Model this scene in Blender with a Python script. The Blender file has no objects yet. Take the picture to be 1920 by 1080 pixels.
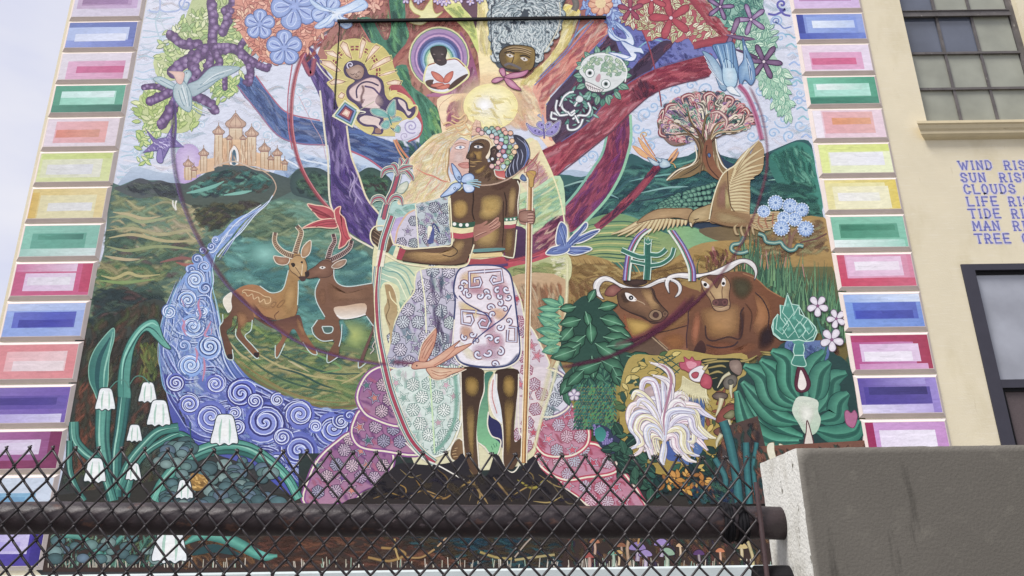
import bpy, math, random
import numpy as np
from mathutils import Matrix, Vector
from mathutils.geometry import tessellate_polygon

# ---------------------------------------------------------------- camera, sky, sun, exposure
S = bpy.context.scene
F_PX, DIST, EYE = 1450.0, 11.0, 1.6
TH, PH = math.atan(F_PX / 4015.0), math.radians(-0.81)
ROT = Matrix.Rotation(math.pi / 2 + TH, 3, 'X') @ Matrix.Rotation(PH, 3, 'Z')
RN = np.array([list(r) for r in ROT])
cam_d = bpy.data.cameras.new('camera')
cam_d.lens, cam_d.sensor_width = F_PX * 36 / 1920, 36
cam_d.clip_start, cam_d.clip_end = 0.05, 2000
cam = bpy.data.objects.new('camera', cam_d)
cam.matrix_world = Matrix.Translation((0, -DIST, EYE)) @ ROT.to_4x4()
S.collection.objects.link(cam)
S.camera = cam

world = bpy.data.worlds.new('World')
S.world = world
world.use_nodes = True
nt = world.node_tree
nt.nodes.clear()
SUN_EL, SUN_AZ = math.radians(57), math.radians(232)     # azimuth clockwise from +Y
sky = nt.nodes.new('ShaderNodeTexSky')
sky.sky_type = 'NISHITA'
sky.sun_disc = False
sky.sun_elevation, sky.sun_rotation = SUN_EL, SUN_AZ
tc = nt.nodes.new('ShaderNodeTexCoord')
mp = nt.nodes.new('ShaderNodeMapping')
mp.inputs['Scale'].default_value = (1, 1, 2.2)
no = nt.nodes.new('ShaderNodeTexNoise')
no.inputs['Scale'].default_value = 2.1
no.inputs['Detail'].default_value = 5
no.inputs['Roughness'].default_value = 0.5
cr_ = nt.nodes.new('ShaderNodeValToRGB')
cr_.color_ramp.elements[0].position, cr_.color_ramp.elements[0].color = 0.38, (5.0, 5.15, 6.3, 1)
cr_.color_ramp.elements[1].position, cr_.color_ramp.elements[1].color = 0.56, (6.2, 6.15, 6.6, 1)
mx = nt.nodes.new('ShaderNodeMix')
mx.data_type = 'RGBA'
mx.inputs['Factor'].default_value = 0.93
bg = nt.nodes.new('ShaderNodeBackground')
bg.inputs['Strength'].default_value = 0.075
wo = nt.nodes.new('ShaderNodeOutputWorld')
L = nt.links.new
L(tc.outputs['Generated'], mp.inputs['Vector'])
L(mp.outputs['Vector'], no.inputs['Vector'])
L(no.outputs['Fac'], cr_.inputs['Fac'])
L(sky.outputs['Color'], mx.inputs['A'])
L(cr_.outputs['Color'], mx.inputs['B'])
L(mx.outputs['Result'], bg.inputs['Color'])
L(bg.outputs['Background'], wo.inputs['Surface'])

sun_d = bpy.data.lights.new('sun', 'SUN')
sun_d.energy, sun_d.angle, sun_d.color = 2.2, math.radians(18), (1.0, 0.965, 0.93)
sun = bpy.data.objects.new('sun', sun_d)
sdir = Vector((math.sin(SUN_AZ) * math.cos(SUN_EL), math.cos(SUN_AZ) * math.cos(SUN_EL), math.sin(SUN_EL)))
sun.rotation_euler = sdir.to_track_quat('Z', 'Y').to_euler()
S.collection.objects.link(sun)
vs = S.view_settings
vs.view_transform, vs.look, vs.exposure, vs.gamma, vs.use_curve_mapping = 'Standard', 'None', 0.93, 1.0, False

# ---------------------------------------------------------------- helpers
R_ = random.Random(7)

def lin(h):
    if not isinstance(h, str):
        return tuple(h)
    v = [int(h[i:i + 2], 16) / 255 for i in (0, 2, 4)]
    return tuple(c / 12.92 if c <= .04045 else ((c + .055) / 1.055) ** 2.4 for c in v)

def wall_xz(px, Y=0.0):
    """drawing coordinates (1920 x 1080 sheet) of the wall painting -> metres on the plane y=Y"""
    px = np.asarray(px, float)
    d = np.stack([(px[:, 0] - 960) / F_PX, -(px[:, 1] - 540) / F_PX, -np.ones(len(px))], 1) @ RN.T
    t = (Y + DIST) / d[:, 1]
    return np.stack([d[:, 0] * t, EYE + d[:, 2] * t], 1)

def at(x, y, Y=0.0):
    a = wall_xz([(x, y)], Y)[0]
    return float(a[0]), float(a[1])

def link(o, parent=None):
    S.collection.objects.link(o)
    if parent:
        o.parent = parent
    return o

def tag(o, label=None, cat=None, group=None, kind=None):
    for k, v in (('label', label), ('category', cat), ('group', group), ('kind', kind)):
        if v:
            o[k] = v
    return o

def empty(name, loc=(0, 0, 0)):
    o = bpy.data.objects.new(name, None)
    o.location = loc
    o.empty_display_size = .2
    return link(o)

def mesh_obj(name, verts, faces, mat, parent=None, smooth=False, cols=None):
    me = bpy.data.meshes.new(name)
    me.from_pydata(verts, [], faces)
    if cols is not None:
        a = me.color_attributes.new('Col', 'FLOAT_COLOR', 'POINT')
        a.data.foreach_set('color', np.asarray(cols, dtype=np.float32).ravel())
    if smooth:
        me.shade_smooth()
    me.materials.append(mat)
    me.update()
    return link(bpy.data.objects.new(name, me), parent)

class MB:
    """collects boxes, tubes and profiles into one mesh"""
    def __init__(s):
        s.v, s.f = [], []
    def add(s, v, f):
        n = len(s.v)
        s.v += [tuple(p) for p in v]
        s.f += [tuple(i + n for i in q) for q in f]
        return s
    def box(s, x0, x1, y0, y1, z0, z1):
        return s.add([(x0, y0, z0), (x1, y0, z0), (x1, y1, z0), (x0, y1, z0), (x0, y0, z1), (x1, y0, z1), (x1, y1, z1), (x0, y1, z1)],
                     [(3, 2, 1, 0), (4, 5, 6, 7), (0, 1, 5, 4), (1, 2, 6, 5), (2, 3, 7, 6), (3, 0, 4, 7)])
    def cham(s, x0, x1, z0, z1, yb, yf, c):
        """raised panel on a wall facing -y, chamfered all round"""
        return s.add([(x0, yb, z0), (x1, yb, z0), (x1, yb, z1), (x0, yb, z1), (x0 + c, yf, z0 + c), (x1 - c, yf, z0 + c), (x1 - c, yf, z1 - c), (x0 + c, yf, z1 - c)],
                     [(4, 5, 6, 7), (0, 1, 5, 4), (1, 2, 6, 5), (2, 3, 7, 6), (3, 0, 4, 7)])
    def tube(s, pts, r, n=8, cap=True):
        pts = [Vector(p) for p in pts]
        rs = r if isinstance(r, (list, tuple)) else [r] * len(pts)
        v = []
        u = None
        for i, p in enumerate(pts):
            d = (pts[min(i + 1, len(pts) - 1)] - pts[max(i - 1, 0)]).normalized()
            if u is None:
                u = d.orthogonal().normalized()
            u = (u - d * u.dot(d)).normalized()
            w = d.cross(u)
            for k in range(n):
                a = 2 * math.pi * k / n
                v.append(p + (u * math.cos(a) + w * math.sin(a)) * rs[i])
        f = []
        for i in range(len(pts) - 1):
            for k in range(n):
                f.append((i * n + k, i * n + (k + 1) % n, (i + 1) * n + (k + 1) % n, (i + 1) * n + k))
        if cap:
            f.append(tuple(range(n))[::-1])
            f.append(tuple((len(pts) - 1) * n + k for k in range(n)))
        return s.add(v, f)
    def extr(s, prof, x0, x1):
        """profile [(y,z)..] swept along x"""
        n = len(prof)
        v = [(x0, y, z) for y, z in prof] + [(x1, y, z) for y, z in prof]
        f = [(i, (i + 1) % n, n + (i + 1) % n, n + i) for i in range(n)]
        return s.add(v, f + [tuple(range(n))[::-1], tuple(range(n, 2 * n))])
    def build(s, name, mat, parent=None, smooth=False):
        return mesh_obj(name, s.v, s.f, mat, parent, smooth)

# ---------------------------------------------------------------- materials
def new_mat(name):
    m = bpy.data.materials.new(name)
    m.use_nodes = True
    b = m.node_tree.nodes['Principled BSDF']
    return m, m.node_tree, b

def rough_mat(name, col, rough=.8, var=.12, scale=3.0, bump=.15, bscale=60, spec=.3, metal=0, stains=None, stretch=(1, 1, 1), edge=None):
    m, t, b = new_mat(name)
    N, K = t.nodes.new, t.links.new
    g = N('ShaderNodeNewGeometry')
    mpn = N('ShaderNodeMapping')
    mpn.inputs['Scale'].default_value = stretch
    K(g.outputs['Position'], mpn.inputs['Vector'])
    n1 = N('ShaderNodeTexNoise')
    n1.inputs['Scale'].default_value = scale
    n1.inputs['Detail'].default_value = 6
    n1.inputs['Roughness'].default_value = .6
    K(mpn.outputs['Vector'], n1.inputs['Vector'])
    r = N('ShaderNodeValToRGB')
    c = lin(col)
    r.color_ramp.elements[0].position, r.color_ramp.elements[1].position = .3, .7
    r.color_ramp.elements[0].color = (*[x * (1 - var) for x in c], 1)
    r.color_ramp.elements[1].color = (*[min(1, x * (1 + var)) for x in c], 1)
    K(n1.outputs['Fac'], r.inputs['Fac'])
    out = r.outputs['Color']
    for st in stains or []:
        scol, ssc, lo, hi, sstr = st
        mp2 = N('ShaderNodeMapping')
        mp2.inputs['Scale'].default_value = sstr
        K(g.outputs['Position'], mp2.inputs['Vector'])
        n2 = N('ShaderNodeTexNoise')
        n2.inputs['Scale'].default_value = ssc
        n2.inputs['Detail'].default_value = 8
        n2.inputs['Roughness'].default_value = .65
        K(mp2.outputs['Vector'], n2.inputs['Vector'])
        rr = N('ShaderNodeMapRange')
        rr.inputs['From Min'].default_value, rr.inputs['From Max'].default_value = lo, hi
        K(n2.outputs['Fac'], rr.inputs['Value'])
        mm = N('ShaderNodeMix')
        mm.data_type = 'RGBA'
        mm.inputs['B'].default_value = (*lin(scol), 1)
        K(rr.outputs['Result'], mm.inputs['Factor'])
        K(out, mm.inputs['A'])
        out = mm.outputs['Result']
    if edge:
        rr = N('ShaderNodeMapRange')
        rr.inputs['From Min'].default_value, rr.inputs['From Max'].default_value = .53, .6
        K(g.outputs['Pointiness'], rr.inputs['Value'])
        mm = N('ShaderNodeMix')
        mm.data_type = 'RGBA'
        mm.inputs['B'].default_value = (*lin(edge), 1)
        K(rr.outputs['Result'], mm.inputs['Factor'])
        K(out, mm.inputs['A'])
        out = mm.outputs['Result']
    K(out, b.inputs['Base Color'])
    b.inputs['Roughness'].default_value = rough
    b.inputs['Specular IOR Level'].default_value = spec
    b.inputs['Metallic'].default_value = metal
    if bump:
        n3 = N('ShaderNodeTexNoise')
        n3.inputs['Scale'].default_value = bscale
        n3.inputs['Detail'].default_value = 4
        K(g.outputs['Position'], n3.inputs['Vector'])
        bp = N('ShaderNodeBump')
        bp.inputs['Strength'].default_value = bump
        bp.inputs['Distance'].default_value = .01
        K(n3.outputs['Fac'], bp.inputs['Height'])
        K(bp.outputs['Normal'], b.inputs['Normal'])
    return m

def paint_mat(name, alpha=False):
    m, t, b = new_mat(name)
    N, K = t.nodes.new, t.links.new
    at_ = N('ShaderNodeAttribute')
    at_.attribute_name = 'Col'
    g = N('ShaderNodeNewGeometry')
    mpn = N('ShaderNodeMapping')
    mpn.inputs['Scale'].default_value = (3, 1, 8)
    K(g.outputs['Position'], mpn.inputs['Vector'])
    n1 = N('ShaderNodeTexNoise')
    n1.inputs['Scale'].default_value = 2.2
    n1.inputs['Detail'].default_value = 7
    n1.inputs['Roughness'].default_value = .68
    n1.inputs['Distortion'].default_value = .6
    K(mpn.outputs['Vector'], n1.inputs['Vector'])
    r = N('ShaderNodeMapRange')
    r.inputs['From Min'].default_value, r.inputs['From Max'].default_value = .25, .75
    r.inputs['To Min'].default_value, r.inputs['To Max'].default_value = .84, 1.14
    K(n1.outputs['Fac'], r.inputs['Value'])
    vm = N('ShaderNodeVectorMath')
    vm.operation = 'SCALE'
    K(at_.outputs['Color'], vm.inputs[0])
    K(r.outputs['Result'], vm.inputs['Scale'])
    n4 = N('ShaderNodeTexNoise')
    n4.inputs['Scale'].default_value = 1.1
    n4.inputs['Detail'].default_value = 3
    K(g.outputs['Position'], n4.inputs['Vector'])
    hs = N('ShaderNodeHueSaturation')
    r4 = N('ShaderNodeMapRange')
    r4.inputs['To Min'].default_value, r4.inputs['To Max'].default_value = .78, 1.04
    K(n4.outputs['Fac'], r4.inputs['Value'])
    K(r4.outputs['Result'], hs.inputs['Saturation'])
    K(vm.outputs['Vector'], hs.inputs['Color'])
    K(hs.outputs['Color'], b.inputs['Base Color'])
    b.inputs['Roughness'].default_value = .62
    b.inputs['Specular IOR Level'].default_value = .22
    n3 = N('ShaderNodeTexNoise')
    n3.inputs['Scale'].default_value = 28
    n3.inputs['Detail'].default_value = 5
    K(g.outputs['Position'], n3.inputs['Vector'])
    bp = N('ShaderNodeBump')
    bp.inputs['Strength'].default_value = .22
    bp.inputs['Distance'].default_value = .012
    K(n3.outputs['Fac'], bp.inputs['Height'])
    K(bp.outputs['Normal'], b.inputs['Normal'])
    if alpha:
        K(at_.outputs['Alpha'], b.inputs['Alpha'])
    return m

M = dict(
    paint=paint_mat('mural_paint'), glaze=paint_mat('mural_glaze', True),
    cream=rough_mat('cream_stucco', 'ddd3b8', var=.05, scale=1.3, bump=.2, bscale=40, stains=[('c9bd9a', 1.1, .52, .78, (1, 1, .5)), ('e4dcc8', 9, .52, .8, (.4, 1, 4)), ('b9ac8a', 7, .64, .8, (2.2, 1, .3))]),
    trim=rough_mat('cream_trim', 'd8caa8', var=.06, scale=4, bump=.12, bscale=30, stains=[('9a8a70', 6, .62, .85, (1, 1, 3))]),
    quoin=rough_mat('quoin_paint', 'dccfc8', var=.06, scale=3, bump=.15, bscale=40),
    steel=rough_mat('sash_steel', '64605f', rough=.6, var=.2, scale=6, bump=.1, stains=[('9a958f', 14, .62, .7, (1, 1, .4)), ('3c3634', 9, .6, .75, (1, 1, 1))]),
    frame=rough_mat('dark_frame', '3d3c46', rough=.5, var=.08, scale=4, bump=.05),
    doorp=rough_mat('brown_panel', '5b5152', rough=.7, var=.12, scale=60, bump=.2, bscale=200),
    black=rough_mat('black_parts_and_shade', '141317', var=.1),  # black for dark fittings and joints, also for strips that stand in for shade
    rail=rough_mat('rail_paint', '33282b', rough=.5, var=.25, scale=5, bump=.3, bscale=45, spec=.5, stains=[('6b4a3c', 16, .6, .7, (.5, 1, 1)), ('85777a', 30, .64, .72, (.4, 1, 1)), ('1b1517', 5, .55, .75, (.5, 1, 1))]),
    wire=rough_mat('wire_coating', '2b2527', rough=.45, var=.25, scale=30, bump=.05, spec=.5, stains=[('65544c', 45, .64, .74, (1, 1, 1))]),
    rust=rough_mat('rusty_bar', '3a2a2c', rough=.7, var=.25, scale=20, bump=.3, bscale=80),
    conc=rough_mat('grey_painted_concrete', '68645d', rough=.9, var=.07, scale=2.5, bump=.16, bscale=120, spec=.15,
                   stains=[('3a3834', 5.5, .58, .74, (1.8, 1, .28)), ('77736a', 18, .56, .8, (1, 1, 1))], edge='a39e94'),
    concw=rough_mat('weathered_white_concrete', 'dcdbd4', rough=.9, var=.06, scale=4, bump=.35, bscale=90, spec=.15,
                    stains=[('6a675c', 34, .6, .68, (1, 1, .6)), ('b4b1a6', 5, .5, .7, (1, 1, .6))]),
    ledge=rough_mat('pale_ledge', 'b9c2c2', rough=.8, var=.08, scale=5, bump=.2),
    ground=rough_mat('street_concrete', '6e6c68', rough=.95, var=.12, scale=1.5, bump=.4, bscale=40),
    roof=rough_mat('roof', '77736c', rough=.95),
)
def glass_mat(name, col, rough, refl):
    m, t, b = new_mat(name)
    N, K = t.nodes.new, t.links.new
    g = N('ShaderNodeNewGeometry')
    n1 = N('ShaderNodeTexNoise')
    n1.inputs['Scale'].default_value = 1.7
    n1.inputs['Detail'].default_value = 5
    K(g.outputs['Position'], n1.inputs['Vector'])
    r = N('ShaderNodeValToRGB')
    c = lin(col)
    r.color_ramp.elements[0].position, r.color_ramp.elements[1].position = .35, .7
    r.color_ramp.elements[0].color = (*[x * .82 for x in c], 1)
    r.color_ramp.elements[1].color = (*[x * 1.1 for x in c], 1)
    K(n1.outputs['Fac'], r.inputs['Fac'])
    K(r.outputs['Color'], b.inputs['Base Color'])
    b.inputs['Roughness'].default_value = rough
    b.inputs['Specular IOR Level'].default_value = refl
    return m
M['pane_wired'] = glass_mat('frosted_pane', '9b9d90', .35, .4)
M['pane_clear'] = glass_mat('clear_pane', '5c6270', .04, .8)
M['pane_low'] = glass_mat('pale_blind_glass', 'a0a3ac', .08, .7)

def q(v):
    return tuple(v)

# ---------------------------------------------------------------- ground
g = mesh_obj('ground', [(-400, -400, 0), (400, -400, 0), (400, 400, 0), (-400, 400, 0)], [(0, 1, 2, 3)], M['ground'])
tag(g, kind='structure')

# ---------------------------------------------------------------- building
WX0, WX1, WZ = -7.66, 13.5, 13.2
W1 = (6.82, 8.83, 8.275, 12.0)      # upper steel window opening x0 x1 z0 z1
W2 = (6.835, 9.5, 0.9, 5.85)        # lower dark framed opening
bld = tag(empty('building', (0, 0, 0)), 'cream stucco building whose left half carries the big mural, bordered by coloured quoin blocks', 'building')
w = MB()
w.box(WX0, W1[0], 0, .35, 0, WZ)
w.box(W1[1] if False else 9.5, WX1, 0, .35, 0, WZ)
w.box(6.82, W1[1], 0, .35, W1[3], WZ)
w.box(W1[1], 9.5, 0, .35, W1[2], WZ)
w.box(6.82, 9.5, 0, .35, W2[3], W1[2])
w.box(6.82, W2[0], 0, .35, 0, W2[3])
w.box(W2[0], 9.5, 0, .35, 0, W2[2])
w.box(WX0, WX0 + .35, .35, 9, 0, WZ)
w.box(WX1 - .35, WX1, .35, 9, 0, WZ)
w.box(WX0 + .35, WX1 - .35, 8.65, 9, 0, WZ)
w.build('wall', M['cream'], bld)
MB().box(WX0 - .12, WX1 + .12, -.12, 9.1, WZ, WZ + .25).build('roof', M['roof'], bld)
MB().extr([(0.0, 1.36), (-.10, 1.36), (-.10, 1.56), (-.04, 1.585), (0.0, 1.585)], WX0, 6.1).build('base_ledge', M['ledge'], bld)

# upper window: steel sash with frosted panes, recessed
def rect_frame(mb, x0, x1, z0, z1, t, y0, y1):
    mb.box(x0, x0 + t, y0, y1, z0, z1)
    mb.box(x1 - t, x1, y0, y1, z0, z1)
    mb.box(x0 + t, x1 - t, y0, y1, z0, z0 + t)
    mb.box(x0 + t, x1 - t, y0, y1, z1 - t, z1)
    return mb
yw = .10
WR = 8.83
fr = MB()
rect_frame(fr, 6.74, WR, 8.22, 12.0, .10, yw, yw + .08)
win = fr.build('window', M['steel'], bld)
tag(win, 'upper steel sash window of small frosted panes above the moulded sill')
def xz(px, py):
    return at(px, py, yw)
xs = [6.84, xz(1805.5, 236)[0], xz(1875, 236)[0], 8.73]
zr = [8.32] + [xz(1800, v)[1] for v in (166.5, 99.5)] + [xz(1800, 26)[1]]
zr += [zr[-1] + .68, zr[-1] + 1.36]
mt = MB()
for x in xs[1:3]:
    mt.box(x - .022, x + .022, yw + .002, yw + .06, 8.32, 11.9)
mt.build('muntin', M['steel'], win)
for i, z in enumerate(zr[1:]):
    th = .05 if i == 2 else .022
    m2 = MB().box(6.84, 8.73, yw - (.012 if i != 2 else .03), yw + .05, z - th, z + th)
    if i == 2:
        m2.box(6.84, 8.73, yw - .045, yw - .03, z - .075, z - .048)
        m2.box(6.84, 8.73, yw - .045, yw - .03, z + .04, z + .055)
    m2.build('muntin', M['steel'], win)
zz = zr + [11.9]
for i in range(3):
    for j in range(len(zz) - 1):
        cl = (j == 2 and i < 2) or (j == 3 and i == 0)
        a = .03
        p = MB().box(xs[i] + .012, xs[i + 1] - .012, yw + .028, yw + .036, zz[j] + .012, zz[j + 1] - .012)
        o = p.build('pane', M['pane_clear' if cl else 'pane_wired'], win)
        if cl:
            o['label'] = 'darker clear pane'
        # little inward tilt differences between panes
        o.location = (0, R_.uniform(-.003, .003), 0)
# moulded sill under the upper window
sx0, sx1 = at(1722, 240)[0] - .11, 9.15
zt = 8.275
prof = [(0, zt), (-.17, zt), (-.17, zt - .045), (-.145, zt - .06), (-.145, zt - .075), (-.13, zt - .12), (-.105, zt - .15), (-.105, zt - .20), (-.06, zt - .235), (0, zt - .26)]
def mitred(prof, x0, x1):
    n = len(prof)
    v = [(x0 + .17 + y * 1.0, y, z) for y, z in prof] + [(x1 - .17 - y * 1.0, y, z) for y, z in prof]
    return MB().add(v, [(i, (i + 1) % n, n + (i + 1) % n, n + i) for i in range(n)] + [tuple(range(n))[::-1], tuple(range(n, 2 * n))])
sill = mitred(prof, sx0, sx1).build('sill', M['trim'], win)
# lower window / door
low = rect_frame(MB(), W2[0], W2[1], .9, 5.85, .19, -.02, .12)
low.v = [(x, y, (z if z < 5.6 else z + .0)) for x, y, z in low.v]
low = MB()
low.box(6.838, 7.03, -.02, .12, .9, 5.848)
low.box(9.3, 9.498, -.02, .12, .9, 5.848)
low.box(7.03, 9.3, -.02, .12, 5.75, 5.848)
zt2 = at(1880, 712, .0)[1]
low.box(7.03, 9.3, -.014, .12, zt2 - .12, zt2)
low.box(7.03, 9.3, -.02, .12, .9, 1.05)
lw = low.build('door_frame', M['frame'], bld)
lw['label'] = 'dark painted frame with pale glass above a brown panel'
MB().box(7.03, 9.3, .05, .06, zt2, 5.75).build('pane', M['pane_low'], lw)
MB().box(7.03, 9.3, .03, .12, 5.69, 5.749).build('head_shadow_strip', M['black'], lw)  # black strip painting in the recess shadow below the frame head
MB().box(7.09, 9.24, .045, .07, 1.05, zt2 - .16).build('door_panel', M['doorp'], lw)
rect_frame(MB(), 7.03, 9.3, 1.05, zt2 - .12, .05, .02, .09).build('inner_stop', M['black'], lw)
# ---------------------------------------------------------------- painting kit
# Paint is laid as flat coats on the wall: each stroke sits one coat (a few hundredths of a
# millimetre) proud of what it covers, found from a coarse map of how thick the paint already is.
CELL, GX0, GY0 = 4.0, -120, -330
GW, GH = 480, 370
GRID = np.zeros((GH, GW), np.int16)
COAT = 1.2e-5

def P(s):
    return np.array([[float(a) for a in p.split(',')] for p in s.split()])

def sm(pts, closed=False, n=5):
    """Catmull-Rom through the points"""
    p = np.asarray(pts, float)
    if len(p) < 3:
        return p
    if closed:
        q_ = np.vstack([p[-1], p, p[0], p[1]])
        m = len(p)
    else:
        q_ = np.vstack([2 * p[0] - p[1], p, 2 * p[-1] - p[-2]])
        m = len(p) - 1
    t = np.linspace(0, 1, n, endpoint=False)[:, None]
    out = []
    for i in range(m):
        a, b, c, d = q_[i], q_[i + 1], q_[i + 2], q_[i + 3]
        out.append(.5 * (2 * b + (c - a) * t + (2 * a - 5 * b + 4 * c - d) * t * t + (3 * b - a - 3 * c + d) * t ** 3))
    r = np.vstack(out)
    return r if closed else np.vstack([r, p[-1]])

def resample(p, step):
    d = np.r_[0, np.cumsum(np.hypot(*np.diff(p, axis=0).T))]
    n = max(2, int(d[-1] / step) + 1)
    s = np.linspace(0, d[-1], n)
    return np.stack([np.interp(s, d, p[:, 0]), np.interp(s, d, p[:, 1])], 1)

def inside(pts, poly):
    x, y = pts[:, 0], pts[:, 1]
    r = np.zeros(len(pts), bool)
    px, py = poly[:, 0], poly[:, 1]
    qx, qy = np.roll(px, 1), np.roll(py, 1)
    for i in range(len(poly)):
        if py[i] != qy[i]:
            c = (py[i] > y) != (qy[i] > y)
            r ^= c & (x < (qx[i] - px[i]) * (y - py[i]) / (qy[i] - py[i]) + px[i])
    return r

def open_batch(region, height, n):
    """n overlapping marks share 'height' coats over the region"""
    c = cells_poly(region)
    g_ = GRID.ravel()
    b = int(g_[c].max()) + 1 if len(c) else 1
    HOLD[0], HOLD[1] = float(b), height / max(1, n)
    return c, b + height + 1

def close_batch(t):
    HOLD[0] = None
    GRID.ravel()[t[0]] = int(t[1])

def cells_path(p, w):
    if HOLD[0] is not None:
        return ()
    p = resample(p, 3.0) if len(p) > 1 else p
    o = [0.0] if w <= 2 else np.arange(-w, w + .1, 3.0)
    c = set()
    X = ((p[:, 0] - GX0) / CELL)
    Y = ((p[:, 1] - GY0) / CELL)
    k = w / CELL + .6
    for x, y in zip(X, Y):
        for i in range(int(x - k), int(x + k) + 1):
            for j in range(int(y - k), int(y + k) + 1):
                if 0 <= i < GW and 0 <= j < GH:
                    c.add(j * GW + i)
    return np.fromiter(c, int, len(c))

def cells_poly(p):
    if HOLD[0] is not None:
        return ()
    x0, y0 = p.min(0)
    x1, y1 = p.max(0)
    i0, i1 = max(0, int((x0 - GX0) / CELL) - 1), min(GW - 1, int((x1 - GX0) / CELL) + 1)
    j0, j1 = max(0, int((y0 - GY0) / CELL) - 1), min(GH - 1, int((y1 - GY0) / CELL) + 1)
    if i1 < i0 or j1 < j0:
        return np.zeros(0, int)
    I, J = np.meshgrid(np.arange(i0, i1 + 1), np.arange(j0, j1 + 1))
    if I.size <= 25:
        return (J * GW + I).ravel()
    c = np.stack([I.ravel() * CELL + GX0 + CELL / 2, J.ravel() * CELL + GY0 + CELL / 2], 1)
    k = inside(c, p)
    a = (J * GW + I).ravel()[k]
    return np.union1d(a, cells_path(np.vstack([p, p[:1]]), 1))

HOLD = [None, 0.0]
def coat(cells):
    if HOLD[0] is not None:
        HOLD[0] += HOLD[1]
        return HOLD[0]
    if not len(cells):
        return 1
    g_ = GRID.ravel()
    l = int(g_[cells].max()) + 1
    g_[cells] = l
    return l

def mixc(a, b, t):
    return tuple(x + (y - x) * t for x, y in zip(a, b))

def jit(c, s=.1, rnd=None):
    c = lin(c)
    k = 1 + (rnd or R_).uniform(-s, s)
    return tuple(min(1, max(0, x * k)) for x in c)

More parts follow.
